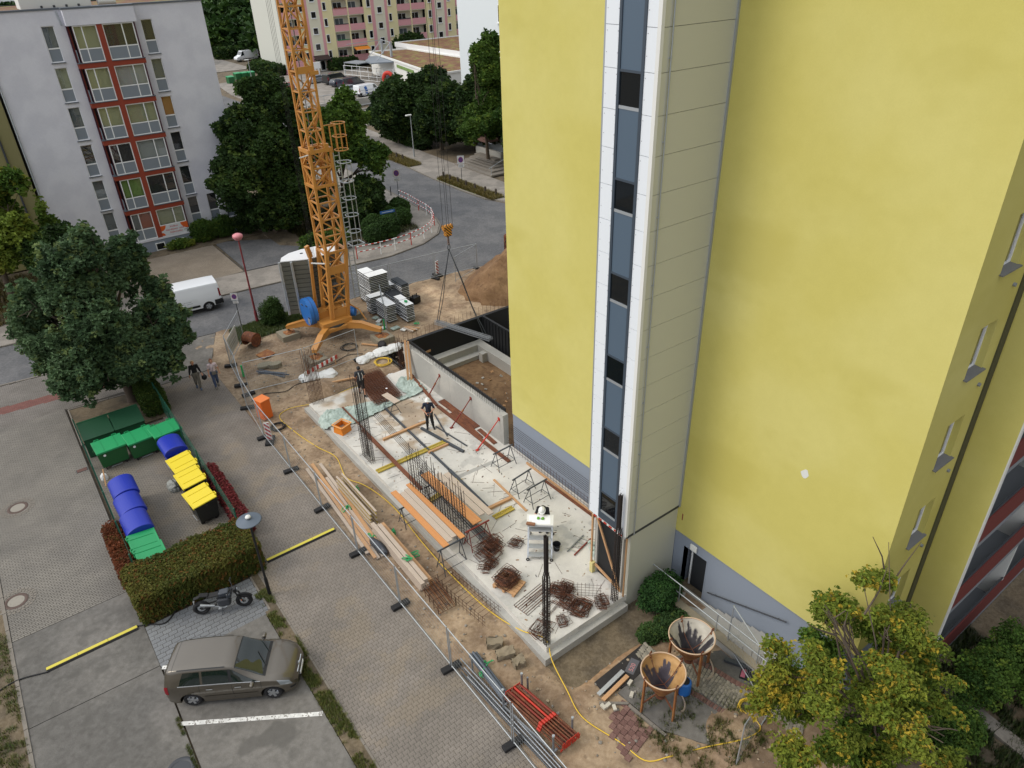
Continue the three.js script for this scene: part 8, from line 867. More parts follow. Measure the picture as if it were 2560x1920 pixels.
function hull(f, x0, x1, nx, nv, wheels, wr) {
  const P = [], I = [], ring = 2 * nv; for (let i = 0; i <= nx; i++) { const x = lerp(x0, x1, 0.5 - 0.5 * Math.cos(Math.PI * i / nx)); for (let k = 0; k < ring; k++) { const s = k <= nv ? 1 : -1, v = k <= nv ? k / nv * 8 : (ring - k) / nv * 8; const p = f(x, v, s); P.push(p.x, p.y, p.z); } }
  for (let i = 0; i < nx; i++) for (let k = 0; k < ring; k++) { const a = i * ring + k, b = i * ring + (k + 1) % ring; I.push(a, b, a + ring, a + ring, b, b + ring); }
  for (const e of [0, nx]) { const c = P.length / 3; let y = 0; for (let k = 0; k < ring; k++) y += P[(e * ring + k) * 3 + 1] / ring; P.push(P[e * ring * 3], y, 0); for (let k = 0; k < ring; k++) { const a = e * ring + k, b = e * ring + (k + 1) % ring; e ? I.push(a, b, c) : I.push(b, a, c); } }
  let g = new THREE.BufferGeometry(); g.setAttribute('position', new THREE.Float32BufferAttribute(P, 3)); g.setIndex(I); g.computeVertexNormals(); g.setAttribute('uv', new THREE.Float32BufferAttribute(new Float32Array(P.length / 3 * 2), 2));
  if (wheels) { const ev = new Evaluator(); ev.useGroups = false; let A = new Brush(g); for (const wx of wheels) { const B = new Brush(new THREE.CylinderGeometry(wr, wr, 0.6, 28).rotateX(Math.PI / 2)); for (const s of [-1, 1]) { B.position.set(wx, 0.31, s * 0.92); B.updateMatrixWorld(); const r = ev.evaluate(A, B, SUBTRACTION); A = new Brush(r.geometry); } } g = A.geometry; }
  return g;
}
function patch(f, name, m, par, x0, x1, v0, v1, side, o = {}) {   // panel lying on the surface; xt0/xt1 give its upper edge
  const nx = o.nx || 8, nv = o.nv || 6, P = [], I = [], off = o.off || 0.007, e = 0.01; for (let i = 0; i <= nx; i++) for (let k = 0; k <= nv; k++) { const kv = k / nv, x = lerp(lerp(x0, o.xt0 ?? x0, kv), lerp(x1, o.xt1 ?? x1, kv), i / nx); let v = lerp(v0, v1, kv), s = side; if (side === 0) { const q = lerp(-1, 1, kv); s = q < 0 ? -1 : 1; v = lerp(8, v0, Math.abs(q)); } const vv = Math.min(v, 7.999), p = f(x, vv, s), dx = f(x + e, vv, s).sub(p), vb = vv > 7.9 ? vv - 0.05 : vv + 0.05, dv = f(x, vb, s).sub(p).multiplyScalar(vv > 7.9 ? -1 : 1), n = dv.cross(dx).normalize().multiplyScalar(s * -1); if (n.y < -0.2 && v > 4) n.negate(); if (side !== 0 && n.z * s < 0 && v < 7) n.negate(); p.addScaledVector(n, off); P.push(p.x, p.y, p.z); }
  for (let i = 0; i < nx; i++) for (let k = 0; k < nv; k++) { const a = i * (nv + 1) + k; I.push(a, a + 1, a + nv + 1, a + nv + 1, a + 1, a + nv + 2); } const g = new THREE.BufferGeometry(); g.setAttribute('position', new THREE.Float32BufferAttribute(P, 3)); g.setIndex(I); g.computeVertexNormals(); boxUV(g); const q = shadow(new THREE.Mesh(g, m)); q.name = name; m.side = THREE.DoubleSide; par.add(q); return q;
}
const tyreG = new G().put(new THREE.TorusGeometry(0.245, 0.085, 10, 28)).geo(), rimDisc = (() => { const g = new G().cyl(V(0, 0, -0.05), V(0, 0, 0.04), 0.195, 0.195, 24).cyl(V(0, 0, 0.04), V(0, 0, 0.075), 0.05, 0.05, 12); for (let i = 0; i < 5; i++) { const a = i * 1.2566; g.bar(V(Math.cos(a) * 0.03, Math.sin(a) * 0.03, 0.05), V(Math.cos(a) * 0.19, Math.sin(a) * 0.19, 0.055), 0.045, 0.09); } return g.geo(); })();
function wheel(par, x, z, s, r = 0.315) { const w = new THREE.Group(); w.name = 'wheel'; par.add(w); w.position.set(x, r, z); const k = r / 0.33; w.scale.set(k, k, k); if (s < 0) w.rotation.y = Math.PI; unit('tyre', tyreG, M.rubber, w, V(0, 0, 0), null, V(1, 1, 1.25)); unit('rim', rimDisc, M.rimSilver, w, V(0, 0, 0.02)); for (let i = 0; i < 5; i++) { const a = i * 1.2566 + 0.628; unit('rim_hole', UCYL, M.trim, w, V(Math.cos(a) * 0.12, Math.sin(a) * 0.12, 0.055), new THREE.Quaternion().setFromEuler(new THREE.Euler(1.57, 0, 0)), V(0.07, 0.03, 0.07)); } }
{ // parked hatchback
  const t = thing('parked_car', 'brown grey hatchback parked between two white stall lines', 'car', [1.68, 0, -18.5], -0.56);
  const f = loft([[-2.1, 0.42, 0.6, 0.8, 0.66, 0.5], [-2.06, 0.34, 0.92, 1.18, 0.8, 0.58], [-1.96, 0.27, 0.97, 1.44, 0.85, 0.61], [-1.75, 0.23, 0.98, 1.535, 0.875, 0.64], [-1.0, 0.2, 0.97, 1.585, 0.88, 0.665], [-0.3, 0.2, 0.96, 1.58, 0.88, 0.665], [0.15, 0.2, 0.95, 1.535, 0.88, 0.65], [0.7, 0.2, 0.945, 1.26, 0.88, 0.66], [1.14, 0.2, 0.94, 1.04, 0.875, 0.71], [1.5, 0.21, 0.88, 0.985, 0.855, 0.69], [1.8, 0.23, 0.77, 0.9, 0.79, 0.6], [1.98, 0.26, 0.64, 0.78, 0.68, 0.5], [2.08, 0.32, 0.52, 0.6, 0.52, 0.36]]);
  const b = shadow(new THREE.Mesh(hull(f, -2.1, 2.08, 60, 34, [-1.29, 1.29], 0.375), M.carPaint)); b.name = 'body'; t.add(b);
  for (const s of [-1, 1]) { patch(f, 'side_window', M.carGlass, t, 0.12, 0.95, 4.25, 5.82, s, { xt0: 0.1, xt1: 0.16 }); patch(f, 'side_window', M.carGlass, t, -0.8, 0.02, 4.25, 5.82, s, { xt0: -0.78, xt1: 0.02 }); patch(f, 'side_window', M.carGlass, t, -1.55, -0.88, 4.25, 5.8, s, { xt0: -1.38, xt1: -0.86 }); patch(f, 'window_pillar', M.trim, t, 0.02, 0.12, 4.2, 5.85, s, { off: 0.004, nx: 2 });
    patch(f, 'window_chrome', M.alu, t, -1.6, 1.0, 4.12, 4.22, s, { off: 0.006, nx: 20, nv: 1 }); for (const [x, a] of [[0.08, 2.1], [1.0, 3.2], [-0.95, 3.2]]) patch(f, 'door_seam', M.trim, t, x, x + 0.012, a, 4.1, s, { off: 0.003, nx: 1 }); for (const x of [-0.72, 0.18]) patch(f, 'door_handle', M.alu, t, x, x + 0.2, 3.62, 3.72, s, { off: 0.03, nx: 2, nv: 1 }); patch(f, 'side_moulding', M.carPaint, t, -0.85, 0.85, 2.5, 2.72, s, { off: 0.014, nx: 12, nv: 2 });
    patch(f, 'headlight', M.lampGlass, t, 1.6, 1.95, 3.45, 4.25, s, { off: 0.008, xt0: 1.5, xt1: 1.86 }); patch(f, 'tail_light', M.tailRed, t, -2.06, -1.92, 3.2, 4.2, s, { off: 0.008 }); patch(f, 'roof_rail', M.trim, t, -1.55, -0.05, 6.25, 6.5, s, { off: 0.035, nx: 20, nv: 2 }); patch(f, 'fog_light', M.trim, t, 1.86, 2.02, 2.4, 2.9, s, { off: 0.006 });
    const mr = new THREE.Group(); mr.name = 'mirror'; t.add(mr); new G().rbox(0.12, 0.14, 0.2, 0.05, 0.78, 1.0, s * 0.99).mesh('mirror_cap', M.carPaint, mr); bx('mirror_arm', M.trim, mr, 0.06, 0.04, 0.12, 0.8, 0.97, s * 0.9); for (const x of [-1.29, 1.29]) { wheel(t, x, s * 0.74, s); const al = new G(); al.cyl(V(x, 0.31, s * 0.3), V(x, 0.31, s * 0.62), 0.372, 0.372, 20); al.mesh('wheel_well', M.trim, t); } }
  patch(f, 'windscreen', M.carGlass, t, 0.26, 1.06, 6.35, 8, 0, { nx: 12, nv: 20 }); patch(f, 'windscreen_frame', M.trim, t, 0.23, 1.15, 6.2, 8, 0, { nx: 12, nv: 20, off: 0.003 }); patch(f, 'rear_window', M.carGlass, t, -2.045, -1.965, 6.3, 8, 0, { nx: 5, nv: 16 }); patch(f, 'roof_seam', M.trim, t, -1.74, -1.73, 6.3, 8, 0, { nx: 1, nv: 16, off: 0.002 });
  patch(f, 'grille', M.trim, t, 2.0, 2.07, 3.9, 4, 1, { nx: 2, nv: 2 }); bx('grille', M.trim, t, 0.05, 0.1, 0.75, 2.03, 0.6, 0); bx('grille_bar', M.alu, t, 0.05, 0.015, 0.7, 2.045, 0.655, 0); bx('lower_grille', M.trim, t, 0.06, 0.12, 0.85, 2.06, 0.38, 0); bx('number_plate', M.white, t, 0.02, 0.11, 0.52, 2.11, 0.47, 0); bx('number_plate', M.white, t, 0.02, 0.11, 0.52, -2.11, 0.62, 0); unit('badge', UCYL, M.alu, t, V(2.04, 0.7, 0), new THREE.Quaternion().setFromEuler(new THREE.Euler(0, 0, 1.2)), V(0.12, 0.02, 0.12));
  for (const z of [-0.25, 0.3]) barM('wiper', M.trim, t, V(1.12, 1.08, z), V(0.8, 1.24, z - 0.45), 0.02);
}
function van(label, x, z, turn, paint, o = {}) {
  const t = thing(o.name || 'delivery_van', label, o.cat || 'van', [x, 0, z], turn, o.group), L = o.len || 2.5, h = o.h || 1.9;
  const f = loft([[-L, 0.42, 0.8, 1.1, 0.84, 0.7], [-L + 0.03, 0.36, 1.1, h - 0.12, 0.92, 0.76], [-L + 0.15, 0.32, 1.12, h - 0.03, 0.95, 0.79], [-L + 0.9, 0.28, 1.12, h, 0.96, 0.8], [L - 2.0, 0.28, 1.12, h, 0.96, 0.8], [L - 1.55, 0.28, 1.1, h - 0.06, 0.96, 0.78], [L - 0.95, 0.28, 1.06, 1.32, 0.95, 0.76], [L - 0.6, 0.29, 1.0, 1.14, 0.93, 0.76], [L - 0.15, 0.32, 0.84, 0.95, 0.86, 0.68], [L, 0.4, 0.6, 0.7, 0.72, 0.52]]);
  const wb = [-L + 0.95, L - 0.95], b = shadow(new THREE.Mesh(hull(f, -L, L, 44, 26, o.fine ? wb : null, 0.39), paint)); b.name = 'body'; t.add(b);
  for (const s of [-1, 1]) { patch(f, 'side_window', M.carGlass, t, L - 1.95, L - 1.02, 4.2, 5.8, s, { xt1: L - 1.5 }); if (o.glazed) { patch(f, 'side_window', M.carGlass, t, -L + 0.25, -0.35, 4.2, 5.8, s); patch(f, 'side_window', M.carGlass, t, -0.25, L - 2.02, 4.2, 5.8, s); } else patch(f, 'panel_recess', paint, t, -L + 0.3, L - 2.15, 4.25, 5.7, s, { off: 0.012 }); patch(f, 'sill_trim', M.trim, t, -L + 1.5, L - 1.5, 2.2, 2.6, s, { off: 0.01 }); patch(f, 'door_seam', M.trim, t, L - 2.05, L - 2.035, 2.1, 5.9, s, { off: 0.004, nx: 1 }); patch(f, 'tail_light', M.tailRed, t, -L + 0.01, -L + 0.14, 3.4, 4.9, s, { off: 0.01 }); patch(f, 'bumper', M.trim, t, -L + 0.02, -L + 0.5, 1.6, 2.9, s, { off: 0.015 }); patch(f, 'headlight', M.lampGlass, t, L - 0.45, L - 0.1, 3.4, 4.2, s, { off: 0.01 }); for (const x2 of wb) { wheel(t, x2, s * 0.83, s, 0.33); new G().cyl(V(x2, 0.33, s * 0.3), V(x2, 0.33, s * 0.7), 0.385, 0.385, 18).mesh('wheel_well', M.trim, t); } }
  patch(f, 'windscreen', M.carGlass, t, L - 1.48, L - 0.98, 6.3, 8, 0, { nx: 8, nv: 14 }); bx('rear_bumper', M.trim, t, 0.12, 0.28, 1.7, -L - 0.02, 0.45, 0); if (o.glazed) bx('rear_window', M.carGlass, t, 0.02, 0.5, 1.35, -L - 0.005, 1.4, 0); return [t, f];
}
{ const [t, f] = van('white delivery van driving behind the maple crown', 8.75, -50.6, 3.05, M.vanWhite, { len: 2.55, h: 1.9, fine: 1 }); const tx = canvasTex(256, 128, (c) => { c.fillStyle = '#dfe3e6'; c.fillRect(0, 0, 256, 128); c.fillStyle = '#8b9298'; c.font = 'bold 26px sans-serif'; c.fillText('Ihr Partner', 20, 50); c.fillText('für Gebäude', 20, 90); }); printPlane('van_print', 0.95, 0.42, tx, t, [-0.45, 0.86, -0.972], Math.PI); }
van('black minibus parked at the far end of the car park row', 61.2, -137.6, 0.26, M.carBlack, { len: 2.5, glazed: 1, group: 'far parked vehicles' }); van('dark blue van with a round badge in the far car park', 60.9, -130.4, 0.26, M.carNavy, { len: 2.6, group: 'far parked vehicles' }); { const [t] = van('white van with a blue stripe in the far car park', 59.4, -120.9, 0.2, M.vanWhite, { len: 2.5, group: 'far parked vehicles' }); for (const [x, y, r] of [[-1.15, 1.35, 0.25], [-1.05, 0.8, -0.25]]) bx('blue_stripe', M.signBlue, t, 0.5, 0.6, 0.02, x, y, 0.95, 0, -0.2 * (y > 1), r); }
van('white flatbed van in the far yard', 61.5, -187, 3.3, M.vanWhite, { len: 2.9, h: 2.2, group: 'far parked vehicles' });
function smallCar(label, x, z, turn, paint) { const t = thing('parked_car', label, 'car', [x, 0, z], turn, 'far parked vehicles'), f = loft([[-2.1, 0.4, 0.6, 0.8, 0.66, 0.5], [-2.0, 0.28, 0.92, 1.1, 0.82, 0.6], [-1.6, 0.22, 0.93, 1.4, 0.86, 0.6], [-0.6, 0.2, 0.92, 1.46, 0.87, 0.62], [0.3, 0.2, 0.9, 1.4, 0.87, 0.62], [1.0, 0.2, 0.9, 0.98, 0.86, 0.7], [1.8, 0.24, 0.74, 0.84, 0.8, 0.6], [2.1, 0.34, 0.5, 0.58, 0.62, 0.45]]); const b = shadow(new THREE.Mesh(hull(f, -2.1, 2.1, 30, 18), paint)); b.name = 'body'; t.add(b); for (const s of [-1, 1]) { patch(f, 'side_window', M.carGlass, t, -1.5, 0.7, 4.25, 5.8, s, { xt0: -1.3, xt1: 0.2 }); for (const x2 of [-1.28, 1.28]) wheel(t, x2, s * 0.78, s, 0.31); } patch(f, 'windscreen', M.carGlass, t, 0.38, 0.92, 6.3, 8, 0); patch(f, 'rear_window', M.carGlass, t, -1.95, -1.62, 6.3, 8, 0); }
smallCar('silver estate car beside the white far van', 58.2, -125.3, 0.25, M.carSilver); smallCar('dark car between the minibus and the blue van', 60.4, -133.9, 0.26, M.carNavy); smallCar('red car seen left of the crane mast in the car park', 50.3, -136.6, 2.9, M.carRed); smallCar('black car with pale bonnet left of the crane mast', 49.2, -127.2, 2.8, M.carBlack); smallCar('pale car hidden under trees in the far yard', 70, -208, 0.4, M.carSilver); smallCar('silver car at the far left end of the van row', 59.2, -141.2, 0.3, M.carSilver);
{ // motorcycle
  const t = thing('motorcycle', 'black naked motorcycle parked beside the hedge', 'motorcycle', [2.27, 0, -21.98], -0.42); const R = 0.31;
  for (const x of [-0.76, 0.76]) { const w = new THREE.Group(); w.name = 'wheel'; t.add(w); w.position.set(x, R, 0); unit('tyre', new THREE.TorusGeometry(0.235, 0.075, 10, 28), M.rubber, w, V(0, 0, 0), null, V(1, 1, x < 0 ? 1.25 : 0.95)); const g = new G(); g.put(new THREE.TorusGeometry(0.185, 0.016, 6, 24)); for (let i = 0; i < 5; i++) { const a = i * 1.2566; g.bar(V(Math.cos(a) * 0.03, Math.sin(a) * 0.03, 0), V(Math.cos(a) * 0.18, Math.sin(a) * 0.18, 0), 0.025); } g.mesh('rim', M.trim, w); const d = new G().put(new THREE.RingGeometry(0.07, 0.14, 24)); d.mesh('brake_disc', M.alu, w).position.z = 0.05; }
  for (const s of [-1, 1]) { rodM('fork_tube', M.trim, t, V(0.76, R, s * 0.1), V(0.5, 0.98, s * 0.1), 0.026); rodM('swingarm', M.trim, t, V(-0.76, R, s * 0.1), V(-0.2, 0.42, s * 0.1), 0.03); const hb = new G().tube([V(0.46, 1.0, 0), V(0.44, 1.05, s * 0.16), V(0.36, 1.06, s * 0.36)], 0.014); hb.mesh('handlebar', M.trim, t); rodM('grip', M.rubber, t, V(0.38, 1.06, s * 0.3), V(0.34, 1.06, s * 0.4), 0.02); new G().rbox(0.03, 0.07, 0.12, 0.01, 0.42, 1.2, s * 0.3).mesh('mirror', M.trim, t); rodM('frame_tube', M.trim, t, V(0.45, 0.9, s * 0.06), V(-0.2, 0.5, s * 0.11), 0.02); rodM('mirror_stalk', M.trim, t, V(0.4, 1.06, s * 0.26), V(0.42, 1.18, s * 0.3), 0.007); }
  new G().rbox(0.46, 0.38, 0.34, 0.08, 0.08, 0.48, 0).mesh('engine', M.darkgrey, t); new G().rbox(0.42, 0.22, 0.3, 0.08, 0.16, 0.86, 0, 0, 0, 0.12).rbox(0.2, 0.2, 0.42, 0.07, 0.32, 0.8, 0).mesh('fuel_tank', mat('tankGrey', 0x30353c, 0.25), t); new G().rbox(0.52, 0.08, 0.24, 0.04, -0.22, 0.84, 0, 0, 0, 0.06).rbox(0.34, 0.08, 0.2, 0.04, -0.56, 0.9, 0, 0, 0, -0.16).mesh('seat', M.black, t); new G().bar(V(-0.62, 0.9, 0), V(-0.95, 0.78, 0), 0.14, 0.03).mesh('tail_fairing', M.trim, t); new G().cyl(V(-0.25, 0.45, 0.17), V(-0.72, 0.62, 0.2), 0.04, 0.055, 14).mesh('exhaust', M.alu, t); new G().tube([V(0.25, 0.4, 0.1), V(0.1, 0.26, 0.14), V(-0.25, 0.42, 0.17)], 0.025).mesh('exhaust_pipe', M.alu, t); new G().rbox(0.14, 0.2, 0.2, 0.05, 0.56, 0.92, 0).mesh('headlamp', M.trim, t); new G().cyl(V(0.62, 0.92, 0), V(0.645, 0.92, 0), 0.07, 0.07, 14).mesh('lamp_lens', M.lampGlass, t); const fd = new G().put(new THREE.TorusGeometry(0.34, 0.05, 5, 12, 1.7), new THREE.Matrix4().makeRotationZ(0.5).setPosition(0.76, R, 0)); fd.mesh('front_mudguard', M.trim, t); rodM('side_stand', M.darksteel, t, V(0, 0.3, 0.12), V(-0.05, 0.01, 0.28), 0.012); bx('foot_rest', M.alu, t, 0.1, 0.02, 0.1, -0.08, 0.32, 0.22); bx('number_plate', M.white, t, 0.01, 0.12, 0.16, -0.96, 0.66, 0); bx('fork_reflector', M.orange, t, 0.03, 0.05, 0.01, 0.7, 0.45, 0.13);
}
// ---------------------------------------------------------------- people: one continuous skin each, clothing fitted over it
function surfaceNet(f, lo, hi, c) {                       // naive surface nets on a grid
  const n = [0, 1, 2].map((k) => Math.ceil((hi[k] - lo[k]) / c) + 1), [X, Y, Z] = n, D = new Float32Array(X * Y * Z), id = (i, j, k) => (i * Y + j) * Z + k;
  for (let i = 0; i < X; i++) for (let j = 0; j < Y; j++) for (let k = 0; k < Z; k++) D[id(i, j, k)] = f(lo[0] + i * c, lo[1] + j * c, lo[2] + k * c);
  const vi = new Int32Array(X * Y * Z).fill(-1), P = [], I = [], E = [[0, 1], [0, 2], [0, 4], [1, 3], [1, 5], [2, 3], [2, 6], [3, 7], [4, 5], [4, 6], [5, 7], [6, 7]];
  for (let i = 0; i < X - 1; i++) for (let j = 0; j < Y - 1; j++) for (let k = 0; k < Z - 1; k++) { const d = []; let m = 0; for (let q = 0; q < 8; q++) { const v = D[id(i + (q & 1), j + ((q >> 1) & 1), k + (q >> 2))]; d.push(v); if (v < 0) m++; } if (!m || m === 8) continue; let x = 0, y = 0, z = 0, w = 0; for (const [a, b] of E) if ((d[a] < 0) !== (d[b] < 0)) { const t = d[a] / (d[a] - d[b]); x += lerp(a & 1, b & 1, t); y += lerp((a >> 1) & 1, (b >> 1) & 1, t); z += lerp(a >> 2, b >> 2, t); w++; } vi[id(i, j, k)] = P.length / 3; P.push(lo[0] + (i + x / w) * c, lo[1] + (j + y / w) * c, lo[2] + (k + z / w) * c); }
  const q4 = (a, b, d, e, fl) => fl ? I.push(a, b, d, a, d, e) : I.push(a, d, b, a, e, d);
  for (let i = 1; i < X - 1; i++) for (let j = 1; j < Y - 1; j++) for (let k = 1; k < Z - 1; k++) { const s = D[id(i, j, k)] < 0; if (s !== D[id(i + 1, j, k)] < 0) q4(vi[id(i, j - 1, k - 1)], vi[id(i, j, k - 1)], vi[id(i, j, k)], vi[id(i, j - 1, k)], s); if (s !== D[id(i, j + 1, k)] < 0) q4(vi[id(i - 1, j, k - 1)], vi[id(i - 1, j, k)], vi[id(i, j, k)], vi[id(i, j, k - 1)], s); if (s !== D[id(i, j, k + 1)] < 0) q4(vi[id(i - 1, j - 1, k)], vi[id(i, j - 1, k)], vi[id(i, j, k)], vi[id(i - 1, j, k)], s); }
  const g = new THREE.BufferGeometry(); g.setAttribute('position', new THREE.Float32BufferAttribute(P, 3)); g.setIndex(I); g.computeVertexNormals(); return boxUV(g.toNonIndexed());
}
function blobs(bones, k, infl = 0) {                       // tapered capsules joined by a smooth minimum
  const L = bones.map(([a, b, r0, r1, sz]) => ({ a, d: [b[0] - a[0], b[1] - a[1], b[2] - a[2]], r0: r0 + infl, r1: r1 + infl, sz: sz || 1 })); for (const l of L) l.q = l.d[0] ** 2 + l.d[1] ** 2 + l.d[2] ** 2 + 1e-9;
  return (x, y, z) => { let s = 0; for (const l of L) { const px = x - l.a[0], py = y - l.a[1], pz = z - l.a[2], t = clamp((px * l.d[0] + py * l.d[1] + pz * l.d[2]) / l.q), ex = px - l.d[0] * t, ey = py - l.d[1] * t, ez = (pz - l.d[2] * t) * l.sz; s += Math.exp(-(Math.sqrt(ex * ex + ey * ey + ez * ez) - lerp(l.r0, l.r1, t)) / k); } return s > 0 ? -k * Math.log(s) : 1; };
}
const bounds = (B, m) => { const lo = [9, 9, 9], hi = [-9, -9, -9]; for (const [a, b, r0, r1] of B) for (const p of [a, b]) for (let k = 0; k < 3; k++) { lo[k] = Math.min(lo[k], p[k] - Math.max(r0, r1) - m); hi[k] = Math.max(hi[k], p[k] + Math.max(r0, r1) + m); } return [lo, hi]; };
const net = (B, c, k, infl = 0) => { const [lo, hi] = bounds(B, infl + 0.03); return surfaceNet(blobs(B, k, infl), lo, hi, c); };
const sub = (a, b) => [a[0] - b[0], a[1] - b[1], a[2] - b[2]], add3 = (a, b, s = 1) => [a[0] + b[0] * s, a[1] + b[1] * s, a[2] + b[2] * s], mid3 = (a, b, t) => [lerp(a[0], b[0], t), lerp(a[1], b[1], t), lerp(a[2], b[2], t)];
function person(label, x, y, z, turn, p, c) {              // p: joints in metres, figure faces +z; c: materials of the clothes
  const t = thing('person', label, 'person', [x, y, z], turn), B = [], arms = [], hands = [];
  const torso = [[p.pelvis, p.waist, 0.125, 0.115, 1.25], [p.waist, p.chest, 0.115, 0.135, 1.25], [p.chest, p.neckBase, 0.13, 0.065, 1.2], [p.sL, p.sR, 0.06, 0.06], [p.hL, p.hR, 0.1, 0.1]]; const legs = [], legUp = [], feet = [];
  for (const s of ['L', 'R']) { legUp.push([p['h' + s], p['k' + s], 0.088, 0.058]); legs.push([p['k' + s], mid3(p['k' + s], p['a' + s], 0.35), 0.054, 0.056], [mid3(p['k' + s], p['a' + s], 0.35), p['a' + s], 0.054, 0.036]); feet.push([p['a' + s], add3(p['t' + s], [0, 0.005, 0]), 0.04, 0.03], [add3(p['a' + s], [0, -0.045, -0.03]), p['t' + s], 0.034, 0.03]); arms.push([p['s' + s], p['e' + s], 0.05, 0.04], [p['e' + s], p['w' + s], 0.04, 0.026]); const d = sub(p['w' + s], p['e' + s]), l = Math.hypot(...d), u = d.map((q) => q / l), sd = s === 'L' ? 1 : -1, pm = add3(p['w' + s], u, 0.075), W_ = [-u[1] * 0 + 0.0, 0, 1]; hands.push([p['w' + s], pm, 0.026, 0.034]); const across = [u[2], 0, -u[0]], al = Math.hypot(...across) || 1, ac = al < 0.2 ? [0, 0, 1] : across.map((q) => q / al); for (let i = 0; i < 4; i++) { const r = add3(pm, ac, (i - 1.5) * 0.021), k1 = add3(add3(r, u, 0.035 + (i === 1 || i === 2 ? 0.008 : 0)), [0, -0.006, 0.006]), k2 = add3(add3(k1, u, 0.026), [0, -0.012, 0.016]); hands.push([r, k1, 0.0095, 0.009], [k1, k2, 0.009, 0.008]); } const th = add3(add3(p['w' + s], u, 0.03), ac, -0.03); hands.push([th, add3(add3(th, u, 0.045), ac, -0.02), 0.011, 0.009]); }
  const hd = p.head, f = p.face || [0, 0, 1], sdv = [f[2], 0, -f[0]], H = []; H.push([p.neckBase, add3(hd, [0, -0.08, 0], 1), 0.055, 0.05], [add3(hd, f, -0.02), add3(hd, [f[0] * 0.015, 0.03, f[2] * 0.015]), 0.085, 0.088], [add3(hd, f, 0.035), add3(hd, [f[0] * 0.045, -0.075, f[2] * 0.045]), 0.06, 0.04], [add3(hd, [f[0] * 0.098, -0.005, f[2] * 0.098]), add3(hd, [f[0] * 0.112, -0.035, f[2] * 0.112]), 0.009, 0.013]); for (const s of [-1, 1]) H.push([add3(hd, sdv, s * 0.088), add3(add3(hd, sdv, s * 0.092), [0, -0.04, 0]), 0.014, 0.01]);
  const body = mergeGeometries([net([...torso, ...legUp, ...legs, ...arms], 0.016, 0.014), net(H, 0.006, 0.008), net(hands.slice(0, 10), 0.006, 0.004), net(hands.slice(10), 0.006, 0.004)]); const bm = shadow(new THREE.Mesh(body, M.skin)); bm.name = 'body'; t.add(bm);
  const cl = (name, bones, m, infl, k = 0.012) => { const o = shadow(new THREE.Mesh(net(bones, 0.016, k, infl), m)); o.name = name; t.add(o); return o; };
  const sl = c.sleeve ?? 0.9, sh = [...torso.slice(0, 4), ...arms.filter((_, i) => i % 2 === 0).map(([a, b, r0, r1]) => [a, mid3(a, b, Math.min(1, sl * 2)), r0, r1])]; if (sl > 0.5) for (const i of [1, 3]) { const [a, b, r0, r1] = arms[i]; sh.push([a, mid3(a, b, (sl - 0.5) * 2), r0, r1]); } cl('shirt', sh, c.shirt, 0.014);
  const tl = c.trouser ?? 1, tr = [[p.hL, p.hR, 0.105, 0.105], [p.pelvis, mid3(p.pelvis, p.waist, 0.4), 0.125, 0.12, 1.2], ...legUp]; if (tl > 0.5) for (const l of legs) tr.push(l); else tr.push(...[0, 1].map((i) => [legs[i * 2][0], mid3(legs[i * 2][0], legs[i * 2][1], 0.2), 0.062, 0.06])); cl('trousers', tr, c.trousers, 0.018); cl('shoes', feet, c.shoes, 0.008);
  const eyes = new G(); for (const s of [-1, 1]) eyes.sph(0.011, hd[0] + f[0] * 0.085 + sdv[0] * s * 0.032, hd[1] + 0.005, hd[2] + f[2] * 0.085 + sdv[2] * s * 0.032); eyes.mesh('eyes', M.trim, t); new G().put(new THREE.CapsuleGeometry(0.005, 0.035, 3, 6).rotateZ(1.57).rotateY(Math.atan2(f[0], f[2])), new THREE.Matrix4().makeTranslation(hd[0] + f[0] * 0.088, hd[1] - 0.066, hd[2] + f[2] * 0.088)).mesh('mouth', M.redbrown, t);
  if (c.hair) { const hb = [[add3(hd, [-f[0] * 0.03, 0.02, -f[2] * 0.03]), add3(hd, [-f[0] * 0.01, 0.05, -f[2] * 0.01]), 0.095, 0.09], ...(c.hairBones || []).map(([o, q]) => [add3(hd, o), add3(hd, o), q, q])]; cl('hair', hb, c.hair, 0.002); }
  if (c.helmet) { const g = new THREE.SphereGeometry(0.125, 24, 14, 0, 6.2832, 0, 1.65); g.scale(1, 0.95, 1.15); const h = new G().put(g).put(new THREE.CylinderGeometry(0.14, 0.145, 0.012, 24).scale(1, 1, 1.2), new THREE.Matrix4().makeTranslation(0, -0.005, 0.02)).box(0.02, 0.02, 0.2, 0, 0.115, 0); const m = h.mesh('helmet', c.helmet, t); m.position.set(hd[0], hd[1] + 0.045, hd[2]); m.rotation.set(p.nod || 0, Math.atan2(f[0], f[2]), 0, 'YXZ'); } return t;
}
const stand = (o = {}) => ({ pelvis: [0, 0.96, 0], waist: [0, 1.1, 0.0], chest: [0, 1.32, 0.0], neckBase: [0, 1.5, -0.01], head: [0, 1.66, 0.02], sL: [0.18, 1.44, -0.01], sR: [-0.18, 1.44, -0.01], eL: [0.25, 1.16, -0.02], eR: [-0.25, 1.16, -0.02], wL: [0.27, 0.92, 0.06], wR: [-0.27, 0.92, 0.06], hL: [0.09, 0.92, 0], hR: [-0.09, 0.92, 0], kL: [0.11, 0.5, 0.02], kR: [-0.11, 0.5, 0.02], aL: [0.13, 0.09, -0.02], aR: [-0.13, 0.09, -0.02], tL: [0.15, 0.035, 0.15], tR: [-0.15, 0.035, 0.15], ...o });
